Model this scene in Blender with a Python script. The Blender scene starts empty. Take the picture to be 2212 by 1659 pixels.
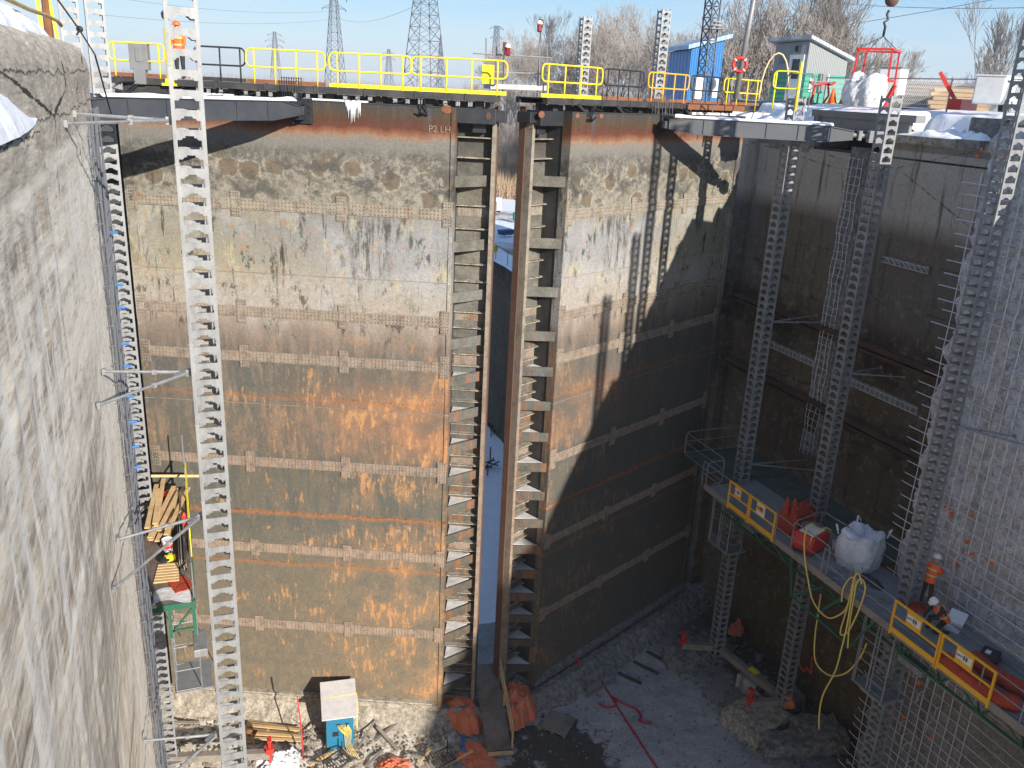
import bpy, math, random
from mathutils import Vector, Matrix, noise
random.seed(7)
SC = bpy.context.scene
COL = SC.collection
R_ = math.radians
pi = math.pi

# ------------------------------------------------------------------ camera
FW, FH, FF = 2212.0, 1659.0, 1862.0
_d = Vector((835 - FW/2, 6247 - FH/2, FF))
_dn = _d.normalized()
_X = 350 - FW/2
_Y = -(_d.x*_X + FF*FF)/_d.y
_a = Vector((_X, _Y, FF)).normalized()
_up = -_dn
_xr = _a.cross(_up)
def cam2w(v): return Vector((_xr.dot(v), _a.dot(v), _up.dot(v)))
def ray(px, py): return cam2w(Vector((px-FW/2, py-FH/2, FF)))
def on_z(px, py, z): r = ray(px, py); return r*(z/r.z)
def on_x(px, py, x): r = ray(px, py); return r*(x/r.x)
def on_y(px, py, y): r = ray(px, py); return r*(y/r.y)
def at_d(px, py, d): r = ray(px, py); return r*(d/math.hypot(r.x, r.y))   # horizontal distance

cd = bpy.data.cameras.new('camera'); cam = bpy.data.objects.new('camera', cd); COL.objects.link(cam)
cd.sensor_width = 36; cd.lens = FF/FW*36; cd.clip_start = 0.1; cd.clip_end = 5000
cx = cam2w(Vector((1, 0, 0))); cy = cam2w(Vector((0, -1, 0))); cz = cam2w(Vector((0, 0, -1)))
cam.matrix_world = Matrix(((cx.x, cy.x, cz.x, 0), (cx.y, cy.y, cz.y, 0), (cx.z, cy.z, cz.z, 0), (0, 0, 0, 1)))
SC.camera = cam

# ------------------------------------------------------------------ light
SAZ, SEL = R_(167.0), R_(20.4)
w = bpy.data.worlds.new('World'); SC.world = w; w.use_nodes = True
nt = w.node_tree; nt.nodes.clear()
out = nt.nodes.new('ShaderNodeOutputWorld'); bg = nt.nodes.new('ShaderNodeBackground')
sky = nt.nodes.new('ShaderNodeTexSky'); sky.sky_type = 'NISHITA'; sky.sun_disc = False
sky.sun_elevation = SEL; sky.sun_rotation = SAZ; sky.air_density = 1.0; sky.dust_density = 0.6; sky.ozone_density = 1.6
tc = nt.nodes.new('ShaderNodeTexCoord'); mp = nt.nodes.new('ShaderNodeMapping'); mp.inputs['Scale'].default_value = (1.2, 1.2, 9)
mp.inputs['Rotation'].default_value = (0, 0.12, 0)
ns = nt.nodes.new('ShaderNodeTexNoise'); ns.inputs['Scale'].default_value = 2.2; ns.inputs['Detail'].default_value = 7; ns.inputs['Roughness'].default_value = 0.55
rp = nt.nodes.new('ShaderNodeValToRGB'); rp.color_ramp.elements[0].position = 0.42; rp.color_ramp.elements[1].position = 0.78
mx = nt.nodes.new('ShaderNodeMixRGB'); mx.inputs['Color2'].default_value = (3.4, 3.8, 4.2, 1)
mm = nt.nodes.new('ShaderNodeMath'); mm.operation = 'MULTIPLY'; mm.inputs[1].default_value = 0.6
nt.links.new(tc.outputs['Generated'], mp.inputs['Vector']); nt.links.new(mp.outputs[0], ns.inputs['Vector'])
nt.links.new(ns.outputs['Fac'], rp.inputs['Fac']); nt.links.new(rp.outputs['Color'], mm.inputs[0]); nt.links.new(mm.outputs[0], mx.inputs['Fac'])
sp = nt.nodes.new('ShaderNodeSeparateXYZ'); nt.links.new(tc.outputs['Generated'], sp.inputs[0])
hr = nt.nodes.new('ShaderNodeValToRGB'); nt.links.new(sp.outputs[2], hr.inputs['Fac'])
he = hr.color_ramp.elements; he[0].position = 0.0; he[0].color = (2.5, 3.3, 4.1, 1); he[1].position = 0.22; he[1].color = (.75, 1.9, 3.7, 1)
for ps_, cl_ in ((0.04, (2.1, 3.1, 4.1, 1)), (0.11, (1.05, 2.4, 3.9, 1)), (0.42, (.38, .95, 2.3, 1))): q = he.new(ps_); q.color = cl_
hm = nt.nodes.new('ShaderNodeMixRGB'); hm.inputs['Fac'].default_value = 0.8; nt.links.new(sky.outputs['Color'], hm.inputs['Color1']); nt.links.new(hr.outputs['Color'], hm.inputs['Color2'])
nt.links.new(hm.outputs['Color'], mx.inputs['Color1']); nt.links.new(mx.outputs['Color'], bg.inputs['Color'])
bg.inputs['Strength'].default_value = 0.135
nt.links.new(bg.outputs[0], out.inputs['Surface'])
sl = bpy.data.lights.new('sun', 'SUN'); sun = bpy.data.objects.new('sun', sl); COL.objects.link(sun)
sl.energy = 4.9; sl.angle = R_(0.55); sl.color = (1.0, 0.93, 0.83)
SDIR = Vector((math.sin(SAZ)*math.cos(SEL), math.cos(SAZ)*math.cos(SEL), math.sin(SEL)))
sun.rotation_euler = SDIR.to_track_quat('Z', 'Y').to_euler()
SC.view_settings.view_transform = 'Standard'; SC.view_settings.look = 'None'; SC.view_settings.exposure = 0.72; SC.view_settings.gamma = 1

# ------------------------------------------------------------------ material nodes
def C4(c): return (c[0], c[1], c[2], 1)
class NT:
    def __init__(s, name):
        s.m = bpy.data.materials.new(name); s.m.use_nodes = True; s.t = s.m.node_tree
        s.b = s.t.nodes['Principled BSDF']; s.tc = s.t.nodes.new('ShaderNodeTexCoord')
        s.obj = s.tc.outputs['Object']
    def n(s, t): return s.t.nodes.new(t)
    def L(s, a, b): s.t.links.new(a, b)
    def set(s, inp, v):
        if isinstance(v, (int, float)): inp.default_value = v
        elif isinstance(v, (tuple, list)):
            inp.default_value = C4(v) if len(inp.default_value) == 4 else v
        else: s.L(v, inp)
    def map(s, sc=(1, 1, 1), rot=(0, 0, 0), loc=(0, 0, 0), vec=None):
        m = s.n('ShaderNodeMapping'); m.inputs['Scale'].default_value = sc; m.inputs['Rotation'].default_value = rot; m.inputs['Location'].default_value = loc
        s.L(vec or s.obj, m.inputs['Vector']); return m.outputs[0]
    def noise(s, scale, detail=6, rough=0.6, vec=None, dist=0.0):
        n = s.n('ShaderNodeTexNoise'); n.inputs['Scale'].default_value = scale; n.inputs['Detail'].default_value = detail
        n.inputs['Roughness'].default_value = rough; n.inputs['Distortion'].default_value = dist
        s.L(vec or s.obj, n.inputs['Vector']); return n.outputs['Fac']
    def voro(s, scale, vec=None, feat='F1', out='Distance'):
        n = s.n('ShaderNodeTexVoronoi'); n.feature = feat; n.inputs['Scale'].default_value = scale
        s.L(vec or s.obj, n.inputs['Vector']); return n.outputs[out]
    def ramp(s, fac, stops, interp='LINEAR'):
        r = s.n('ShaderNodeValToRGB'); e = r.color_ramp.elements; r.color_ramp.interpolation = interp
        while len(e) < len(stops): e.new(0.5)
        for i, (p, c) in enumerate(stops):
            e[i].position = p; e[i].color = C4(c) if isinstance(c, (tuple, list)) else (c, c, c, 1)
        s.set(r.inputs['Fac'], fac); return r.outputs['Color']
    def mix(s, fac, a, b, mode='MIX'):
        m = s.n('ShaderNodeMixRGB'); m.blend_type = mode
        s.set(m.inputs['Fac'], fac); s.set(m.inputs['Color1'], a); s.set(m.inputs['Color2'], b); return m.outputs['Color']
    def math(s, op, a, b=0.0, clamp=False):
        m = s.n('ShaderNodeMath'); m.operation = op; m.use_clamp = clamp
        s.set(m.inputs[0], a); s.set(m.inputs[1], b); return m.outputs[0]
    def xyz(s, vec=None):
        x = s.n('ShaderNodeSeparateXYZ'); s.L(vec or s.obj, x.inputs[0]); return x.outputs
    def band(s, v, a, b, soft):      # 1 inside a..b, soft edges
        r1 = s.n('ShaderNodeMapRange'); s.set(r1.inputs[0], v); r1.inputs[1].default_value = a-soft; r1.inputs[2].default_value = a+soft
        r2 = s.n('ShaderNodeMapRange'); s.set(r2.inputs[0], v); r2.inputs[1].default_value = b-soft; r2.inputs[2].default_value = b+soft
        return s.math('SUBTRACT', r1.outputs[0], r2.outputs[0], True)
    def rng(s, v, a, b, c=0.0, d=1.0):
        r = s.n('ShaderNodeMapRange'); s.set(r.inputs[0], v)
        for i, x in enumerate((a, b, c, d)): r.inputs[i+1].default_value = x
        return r.outputs[0]
    def bump(s, h, strength=0.5, dist=0.02, prev=None):
        b = s.n('ShaderNodeBump'); b.inputs['Strength'].default_value = strength; b.inputs['Distance'].default_value = dist
        s.L(h, b.inputs['Height'])
        if prev: s.L(prev, b.inputs['Normal'])
        return b.outputs[0]
    def fin(s, col, rough=0.8, metal=0.0, normal=None, spec=None):
        s.set(s.b.inputs['Base Color'], col); s.set(s.b.inputs['Roughness'], rough); s.set(s.b.inputs['Metallic'], metal)
        if normal: s.L(normal, s.b.inputs['Normal'])
        if spec is not None: s.b.inputs['Specular IOR Level'].default_value = spec
        return s.m

def paint(name, c, rough=0.5, metal=0.0, dirt=(0.12, 0.1, 0.08), amt=0.35, scale=3.0, bump=0.0):
    s = NT(name)
    f = s.ramp(s.noise(scale, 8, 0.7), [(0.42, 0.0), (0.75, 1.0)])
    f2 = s.noise(scale*9, 4, 0.6)
    col = s.mix(s.math('MULTIPLY', f, amt), c, dirt)
    col = s.mix(0.25, col, s.ramp(f2, [(0.3, 0.35), (0.7, 0.75)]), 'OVERLAY')
    nrm = s.bump(f2, bump, 0.02) if bump else None
    return s.fin(col, rough, metal, nrm)

def m_galv():
    s = NT('galvanized_steel')
    a = s.noise(5, 6, 0.6); b = s.noise(40, 3, 0.6); st = s.noise(6, 5, 0.6, s.map((1, 1, 0.12)))
    col = s.ramp(a, [(0.3, (0.11, 0.118, 0.128)), (0.7, (0.20, 0.212, 0.226))])
    col = s.mix(0.35, col, s.ramp(st, [(0.3, (0.2, 0.2, 0.2)), (0.7, (0.62, 0.62, 0.62))]), 'MIX')
    return s.fin(s.mix(0.2, col, s.ramp(b, [(0.4, 0.10), (0.6, 0.26)])), 0.5, 0.2, s.bump(b, 0.15, 0.003))

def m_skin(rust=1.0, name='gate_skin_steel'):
    s = NT(name); X, Y, Z = s.xyz(); Z = s.math('SUBTRACT', Z, 0.69)
    n1 = s.noise(0.7, 6, 0.6); n2 = s.noise(4.2, 10, 0.75); n3 = s.noise(9, 6, 0.75); st = s.noise(1.0, 8, 0.72, s.map((2.6, 2.6, 0.22)))
    fine = s.noise(30, 4, 0.7)
    warp = s.math('ADD', s.math('MULTIPLY', s.math('SUBTRACT', n1, 0.5), 1.1), s.math('MULTIPLY', s.math('SUBTRACT', st, 0.5), 1.3))
    zz = s.rng(s.math('ADD', Z, warp), -24, 0)
    def zp(z): return (z+24)/24.0
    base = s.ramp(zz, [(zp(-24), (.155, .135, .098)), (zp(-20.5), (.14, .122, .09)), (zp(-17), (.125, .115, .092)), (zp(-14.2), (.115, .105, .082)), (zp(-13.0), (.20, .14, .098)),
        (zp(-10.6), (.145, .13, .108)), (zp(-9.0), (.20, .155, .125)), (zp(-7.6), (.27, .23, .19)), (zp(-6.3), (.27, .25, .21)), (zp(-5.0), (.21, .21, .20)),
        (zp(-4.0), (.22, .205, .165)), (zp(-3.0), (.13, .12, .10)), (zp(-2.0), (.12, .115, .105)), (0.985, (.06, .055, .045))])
    # crisp top bands: paint, rust, clean grey
    ztop = s.math('ADD', Z, s.math('MULTIPLY', s.math('SUBTRACT', s.noise(1.1, 7, 0.65, s.map((1, 1, 0.4))), 0.5), 0.55))
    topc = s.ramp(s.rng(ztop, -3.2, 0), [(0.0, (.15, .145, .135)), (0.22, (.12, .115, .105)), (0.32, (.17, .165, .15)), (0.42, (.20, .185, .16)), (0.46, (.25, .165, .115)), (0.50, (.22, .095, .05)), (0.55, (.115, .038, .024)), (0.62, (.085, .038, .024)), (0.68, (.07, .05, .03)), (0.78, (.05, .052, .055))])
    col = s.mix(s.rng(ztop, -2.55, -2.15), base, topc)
    # vertical streaks near the top
    colm = s.noise(1.0, 6, 0.6, s.map((1.5, 1.5, 0.12), loc=(3, 3, 3)))
    tz = s.rng(Z, -1.85, -1.0)
    col = s.mix(s.math('MULTIPLY', tz, s.ramp(colm, [(0.36, 0.75), (0.46, 0.0)])), col, (.085, .10, .115))
    col = s.mix(s.math('MULTIPLY', tz, s.ramp(colm, [(0.54, 0.0), (0.64, 0.7)])), col, (.20, .135, .05))
    col = s.mix(s.math('MULTIPLY', s.band(Z, -2.55, -2.2, .1), s.ramp(s.noise(1.2, 6, .7, s.map((1, 1, .6))), [(.42, 0.0), (.6, .7)])), col, (.08, .078, .072))
    col = s.mix(s.math('MULTIPLY', s.rng(Z, -1.9, -0.2), s.ramp(st, [(0.55, 0.0), (0.66, 0.6)])), col, (.15, .095, .05))
    # mottled scale, tan on dark
    lich = s.ramp(s.math('ADD', n2, s.math('MULTIPLY', s.math('SUBTRACT', s.noise(1.1, 5, 0.6), 0.5), 0.35)), [(0.48, 0.0), (0.53, 1.0)])
    col = s.mix(s.math('MULTIPLY', s.math('MULTIPLY', s.band(s.math('ADD', Z, s.math('MULTIPLY', s.math('SUBTRACT', n1, 0.5), 1.6)), -4.4, -2.35, 0.3), lich), 0.65), col, (.31, .285, .235))
    wv = s.map((0.95, 0.95, 1.05)); ad = s.n('ShaderNodeVectorMath'); ad.operation = 'MULTIPLY_ADD'; nc = s.n('ShaderNodeTexNoise'); nc.inputs['Scale'].default_value = 3.5; nc.inputs['Detail'].default_value = 6; s.L(s.obj, nc.inputs['Vector'])
    s.L(nc.outputs['Color'], ad.inputs[0]); ad.inputs[1].default_value = (.38, .38, .38); s.L(wv, ad.inputs[2])
    ring = s.voro(1.0, ad.outputs[0])
    zb = s.band(s.math('ADD', Z, s.math('MULTIPLY', s.math('SUBTRACT', n1, 0.5), 1.0)), -4.15, -2.5, 0.25)
    col = s.mix(s.math('MULTIPLY', zb, s.ramp(ring, [(0.28, 0.9), (0.36, 0.0)])), col, s.mix(n2, (.10, .085, .065), (.20, .15, .095)))
    col = s.mix(s.math('MULTIPLY', zb, s.math('MULTIPLY', s.ramp(ring, [(0.0, 0.0), (0.31, 0.0), (0.36, 0.8), (0.43, 0.0)]), s.ramp(n3, [(.4, 0.0), (.55, 1.0)]))), col, (.36, .33, .27))
    dkp = s.ramp(s.noise(0.85, 10, 0.72, s.map((1.0, 1.0, 1.3), loc=(6, 0, 2))), [(0.50, 0.0), (0.57, 0.85)])
    col = s.mix(s.math('MULTIPLY', zb, dkp), col, s.mix(n3, (.045, .045, .042), (.11, .105, .095)))
    # smooth grey paint left towards the mitre end, greenish yellow towards the hinge
    gx = s.math('MULTIPLY', s.band(s.math('ADD', Z, s.math('MULTIPLY', s.math('SUBTRACT', st, 0.5), 1.5)), -6.9, -4.5, 0.4), s.rng(s.math('ADD', X, s.math('MULTIPLY', s.math('SUBTRACT', n1, 0.5), 6)), 5.0, 8.5))
    col = s.mix(s.math('MULTIPLY', gx, 0.75), col, s.mix(n3, (.23, .235, .245), (.32, .325, .335)))
    gy = s.math('MULTIPLY', s.band(Z, -7.0, -4.3, 0.4), s.rng(X, 6.0, 2.5))
    col = s.mix(s.math('MULTIPLY', gy, s.ramp(n2, [(.4, 0.0), (.55, .7)])), col, (.27, .25, .165))
    col = s.mix(s.math('MULTIPLY', s.band(Z, -8.2, -6.5, 0.3), s.ramp(n2, [(.42, 0.0), (.52, .5)])), col, (.38, .36, .32))
    # olive / slate mottling of the lower half
    mo = s.noise(3.0, 10, 0.78, s.map((1.0, 1.0, 0.6), loc=(12, 4, 4)))
    col = s.mix(s.math('MULTIPLY', s.band(Z, -24.5, -9.5, 0.5), s.ramp(mo, [(0.46, 0.0), (0.54, 0.65)])), col, (.105, .098, .082))
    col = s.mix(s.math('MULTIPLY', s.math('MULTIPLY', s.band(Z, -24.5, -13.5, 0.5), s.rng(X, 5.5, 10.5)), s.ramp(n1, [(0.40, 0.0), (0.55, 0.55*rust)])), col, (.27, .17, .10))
    if rust < 1: col = s.mix(s.rng(Z, -8.5, -11.0, 0, .6), col, s.mix(mo, (.045, .05, .052), (.10, .10, .095)))  # right leaf's shade put into the colour: darker and bluer lower down
    dk = s.ramp(s.noise(1.7, 10, 0.75, s.map((1.0, 1.0, 0.5), loc=(3, 0, 0))), [(0.56, 0.0), (0.60, 1.0)])
    col = s.mix(s.math('MULTIPLY', s.math('MULTIPLY', s.band(Z, -9.2, -2.5, 0.6), dk), 0.8), col, (.045, .042, .036))
    # pale scale patches mid height
    pale = s.ramp(s.noise(0.9, 8, 0.6, s.map((1, 1, 0.7), loc=(9, 2, 1))), [(0.5, 0.0), (0.6, 1.0)])
    col = s.mix(s.math('MULTIPLY', s.math('MULTIPLY', s.band(Z, -8.6, -4.1, 0.4), pale), 0.45), col, (.36, .36, .365))
    yel = s.ramp(s.noise(1.6, 8, 0.7, s.map((1, 1, 0.45), loc=(1, 5, 7))), [(0.55, 0.0), (0.62, 1.0)])
    col = s.mix(s.math('MULTIPLY', s.math('MULTIPLY', s.band(Z, -6.8, -4.4, 0.3), yel), 0.65), col, (.42, .37, .24))
    # dark drips
    cl = s.ramp(s.noise(0.55, 4, 0.6, s.map((1, 1, 0.6), loc=(8, 3, 1))), [(0.50, 0.0), (0.60, 1.0)])
    bs = s.ramp(s.noise(2.2, 10, 0.8, s.map((2.0, 2.0, 0.30), loc=(1, 9, 4))), [(0.49, 0.0), (0.55, 0.9)])
    col = s.mix(s.math('MULTIPLY', s.band(Z, -8.4, -4.2, 0.5), s.math('MULTIPLY', cl, bs)), col, s.mix(n3, (.035, .036, .032), (.10, .095, .075)))
    dr = s.ramp(s.noise(1.5, 9, 0.78, s.map((3.2, 3.2, 0.28), loc=(4, 1, 2))), [(0.585, 0.0), (0.63, 1.0)])
    col = s.mix(s.math('MULTIPLY', s.math('MULTIPLY', s.band(Z, -9.0, -3.9, 0.5), dr), 0.85), col, (.035, .034, .032))
    dr2 = s.ramp(s.noise(1.1, 9, 0.75, s.map((1.8, 1.8, 0.35), loc=(14, 1, 2))), [(0.44, 0.0), (0.54, 1.0)])
    col = s.mix(s.math('MULTIPLY', s.math('MULTIPLY', s.band(Z, -17.0, -9.0, 0.9), dr2), 0.8), col, (.075, .082, .078))
    # orange blooms, drips
    xr = s.rng(X, 4.0, 11.5, 0.0, 1.0)
    big = s.math('MULTIPLY', s.band(s.math('ADD', Z, s.math('MULTIPLY', s.math('SUBTRACT', n1, 0.5), 3)), -13.1, -10.3, 0.6), s.math('MULTIPLY', xr, s.ramp(n1, [(0.35, 0.2), (0.55, 1.0)])))
    col = s.mix(s.math('MULTIPLY', big, 0.85*rust), col, (.31, .155, .08))
    od = s.noise(1.0, 10, 0.78, s.map((5.5, 5.5, 1.3), loc=(7, 3, 0)))
    thr = s.math('ADD', s.math('ADD', od, s.math('MULTIPLY', s.math('SUBTRACT', n1, 0.5), 0.55)), s.rng(X, 2, 11.4, -0.06, 0.03))
    om = s.ramp(thr, [(0.555, 0.0), (0.61, 1.0)])
    col = s.mix(s.math('MULTIPLY', s.math('MULTIPLY', s.band(Z, -24.5, -9.0, 0.8), om), 0.8*rust), col, (.42, .225, .10))
    om2 = s.ramp(s.noise(2.3, 9, 0.75, s.map((2.2, 2.2, 1.0), loc=(2, 8, 5))), [(0.60, 0.0), (0.64, 1.0)])
    col = s.mix(s.math('MULTIPLY', s.band(Z, -6.9, -4.6, 0.3), om2), col, (.45, .17, .045))
    # thin rust waterlines
    wz = s.math('ADD', Z, s.math('MULTIPLY', s.math('SUBTRACT', s.noise(0.8, 4, 0.6), 0.5), 0.25))
    for zc, h, a in ((-11.15, .06, .5), (-15.9, .09, .75), (-18.1, .08, .55)):
        f = s.math('MULTIPLY', s.band(wz, zc-h, zc+h, 0.07), s.ramp(n3, [(0.35, 0.2), (0.6, 1.0)]))
        col = s.mix(s.math('MULTIPLY', f, a), col, (.33, .12, .03))
        f = s.math('MULTIPLY', s.band(wz, zc+h*0.4, zc+h*1.1, 0.03), s.ramp(n2, [(0.52, 0.0), (0.56, 1.0)]))
        col = s.mix(s.math('MULTIPLY', f, a), col, (.03, .025, .022))
    # plate seams
    for zc in (-6.55, -11.45):
        col = s.mix(s.math('MULTIPLY', s.band(Z, zc-.008, zc+.008, 0.006), 0.6), col, (.5, .46, .4))
    col = s.mix(0.8, col, s.ramp(s.math('ADD', s.math('MULTIPLY', fine, 0.6), s.math('MULTIPLY', n3, 0.4)), [(0.3, 0.2), (0.7, 0.8)]), 'OVERLAY')
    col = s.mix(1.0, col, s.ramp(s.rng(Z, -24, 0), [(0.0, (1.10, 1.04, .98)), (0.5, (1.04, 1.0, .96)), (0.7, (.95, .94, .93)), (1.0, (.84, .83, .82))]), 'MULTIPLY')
    return s.fin(col, s.ramp(n2, [(0.3, 0.55), (0.7, 0.9)]), 0.0, s.bump(s.math('ADD', n3, fine), 0.35, 0.012), 0.3)

def m_band():
    s = NT('riveted_strap_steel'); Z = s.xyz()[2]
    a = s.noise(3, 8, 0.7); b = s.noise(22, 4, 0.7)
    base = s.ramp(s.rng(Z, -24, 0), [(0.0, (.34, .27, .215)), (0.3, (.35, .27, .21)), (0.55, (.29, .235, .195)), (0.8, (.34, .30, .245)), (1.0, (.31, .285, .235))])
    col = s.mix(s.ramp(a, [(0.45, 0.0), (0.7, 0.7)]), base, (.09, .08, .068))
    col = s.mix(s.ramp(s.noise(1.4, 6, 0.7), [(0.55, 0.0), (0.7, 0.6)]), col, (.25, .11, .05))
    col = s.mix(0.5, col, s.ramp(b, [(0.3, 0.25), (0.7, 0.78)]), 'OVERLAY')
    col = s.mix(1.0, col, (.80, .78, .76), 'MULTIPLY')
    return s.fin(col, 0.85, 0, s.bump(b, 0.3, 0.01), 0.3)

def m_dark():
    s = NT('dark_gate_steel'); Z = s.xyz()[2]
    a = s.noise(1.3, 8, 0.7); b = s.noise(14, 5, 0.7); st = s.noise(1.2, 7, 0.7, s.map((2.5, 2.5, 0.3)))
    base = s.ramp(s.rng(Z, -24, 0), [(0.0, (.10, .09, .072)), (0.35, (.125, .12, .10)), (0.6, (.14, .15, .145)), (0.78, (.21, .205, .18)), (0.88, (.17, .16, .13)), (0.92, (.16, .155, .135)), (0.965, (.055, .055, .052)), (1.0, (.04, .04, .042))])
    col = s.mix(s.ramp(a, [(0.42, 0.0), (0.68, 0.8)]), base, (.06, .058, .052))
    rz = s.band(Z, -21.5, -8.6, 1.2)
    col = s.mix(s.math('MULTIPLY', rz, s.ramp(st, [(0.5, 0.0), (0.62, 0.85)])), col, (.30, .13, .05))
    col = s.mix(0.5, col, s.ramp(b, [(0.3, 0.2), (0.7, 0.8)]), 'OVERLAY')
    col = s.mix(1.0, col, (.80, .78, .76), 'MULTIPLY')
    return s.fin(col, 0.75, 0, s.bump(b, 0.3, 0.01), 0.3)

def m_concrete_left():
    s = NT('weathered_lit_concrete'); X, Y, Z = s.xyz()
    a = s.noise(0.45, 8, 0.65); b = s.noise(2.8, 10, 0.75, s.map((1, .13, 1))); c = s.noise(17, 8, 0.82, s.map((1, .14, 1)))
    st = s.noise(1.6, 8, 0.72, s.map((1, 1.9, 0.10)))
    pat = s.noise(0.9, 9, 0.7, s.map((1, 0.10, 1.0), loc=(3, 1, 7)))
    col = s.ramp(pat, [(0.34, (.24, .185, .13)), (0.43, (.46, .38, .29)), (0.52, (.68, .585, .465)), (0.64, (.88, .79, .65))])
    col = s.mix(s.ramp(b, [(0.42, 0.0), (0.56, 0.8)]), col, (.86, .79, .67))
    col = s.mix(s.ramp(s.noise(1.9, 10, 0.78, s.map((1, .12, 1), loc=(9, 9, 9))), [(0.52, 0.0), (0.60, 0.7)]), col, (.30, .255, .205))
    # horizontal pour lines and shutter ridges
    zw = s.math('ADD', Z, s.math('MULTIPLY', s.math('SUBTRACT', s.noise(0.6, 6, 0.7), 0.5), 0.55))
    sn = s.math('SINE', s.math('MULTIPLY', zw, 4.6)); sn2 = s.math('SINE', s.math('MULTIPLY', zw, 13.0))
    brk = s.ramp(s.noise(0.5, 6, 0.7, s.map((1, .4, 2.0), loc=(4, 4, 4))), [(0.38, 0.0), (0.52, 1.0)])
    col = s.mix(s.math('MULTIPLY', s.ramp(sn, [(0.80, 0.0), (0.95, 0.9)]), brk), col, (.90, .83, .70))
    col = s.mix(s.math('MULTIPLY', s.ramp(sn2, [(0.55, 0.0), (1.0, 0.35)]), brk), col, (.34, .29, .23))
    # pale lime runs near the top
    col = s.mix(s.math('MULTIPLY', s.band(Z, -6.5, -1.3, 1.0), s.ramp(st, [(0.48, 0.0), (0.56, 0.85)])), col, (.80, .76, .69))
    dz = s.band(s.math('ADD', Z, s.math('MULTIPLY', a, 5)), -7.5, -3.0, 1.2)
    col = s.mix(s.math('MULTIPLY', dz, s.ramp(s.noise(1.2, 8, 0.7, s.map((1, 1.3, 0.3), loc=(5, 5, 5))), [(0.42, 0.0), (0.56, 0.65)])), col, (.27, .24, .20))
    ylow = s.math('MULTIPLY', s.rng(Z, -8.0, -13.0), s.band(Y, 7.0, 14.0, 1.2))
    col = s.mix(s.math('MULTIPLY', ylow, s.ramp(s.noise(1.3, 8, 0.75, s.map((1, 2.2, 0.14), loc=(2, 2, 2))), [(0.49, 0.0), (0.56, 0.85)])), col, (.33, .18, .09))
    cop = s.rng(s.math('ADD', Z, s.math('MULTIPLY', b, 0.3)), -0.95, -0.8)
    col = s.mix(cop, col, s.ramp(s.noise(1.8, 9, 0.7), [(0.3, (.36, .315, .25)), (0.55, (.52, .46, .375)), (0.7, (.62, .56, .46))]))
    em = s.math('MULTIPLY', s.rng(s.math('ADD', Y, s.math('MULTIPLY', s.math('SUBTRACT', s.noise(1.3, 9, 0.75, s.map((1, .3, 1))), 0.5), 7.0)), 14.3, 15.3), s.rng(Z, -0.9, -1.2))
    col = s.mix(s.math('MULTIPLY', em, 0.85), col, s.mix(c, (.72, .65, .54), (.92, .88, .79)))
    v = s.voro(0.33, s.map((1, 0.55, 1.0)), 'DISTANCE_TO_EDGE')
    vd = s.math('ADD', v, s.math('MULTIPLY', s.math('SUBTRACT', b, 0.5), 0.10))
    col = s.mix(s.math('MULTIPLY', s.ramp(vd, [(0.001, 1.0), (0.0035, 0.0)]), s.rng(Z, -2.2, -1.0)), col, (.06, .05, .04))
    # long horizontal cracks at the coping joints
    for zc in (-0.62, -0.08):
        zz = s.math('ADD', Z, s.math('MULTIPLY', s.math('SUBTRACT', s.noise(0.9, 8, 0.7), 0.5), 0.45))
        col = s.mix(s.math('MULTIPLY', s.band(zz, zc-.012, zc+.012, .006), .9), col, (.05, .042, .034))
    col = s.mix(s.ramp(c, [(0.33, 0.8), (0.42, 0.0)]), col, (.24, .205, .165))
    col = s.mix(s.ramp(c, [(0.60, 0.0), (0.68, 0.8)]), col, (.88, .84, .76))
    col = s.mix(0.7, col, s.ramp(c, [(0.3, 0.15), (0.7, 0.85)]), 'OVERLAY')
    n = s.bump(b, 0.55, 0.04); n = s.bump(c, 0.6, 0.014, n); n = s.bump(sn, 0.3, 0.02, n)
    return s.fin(col, 0.92, 0, n, 0.2)

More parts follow.
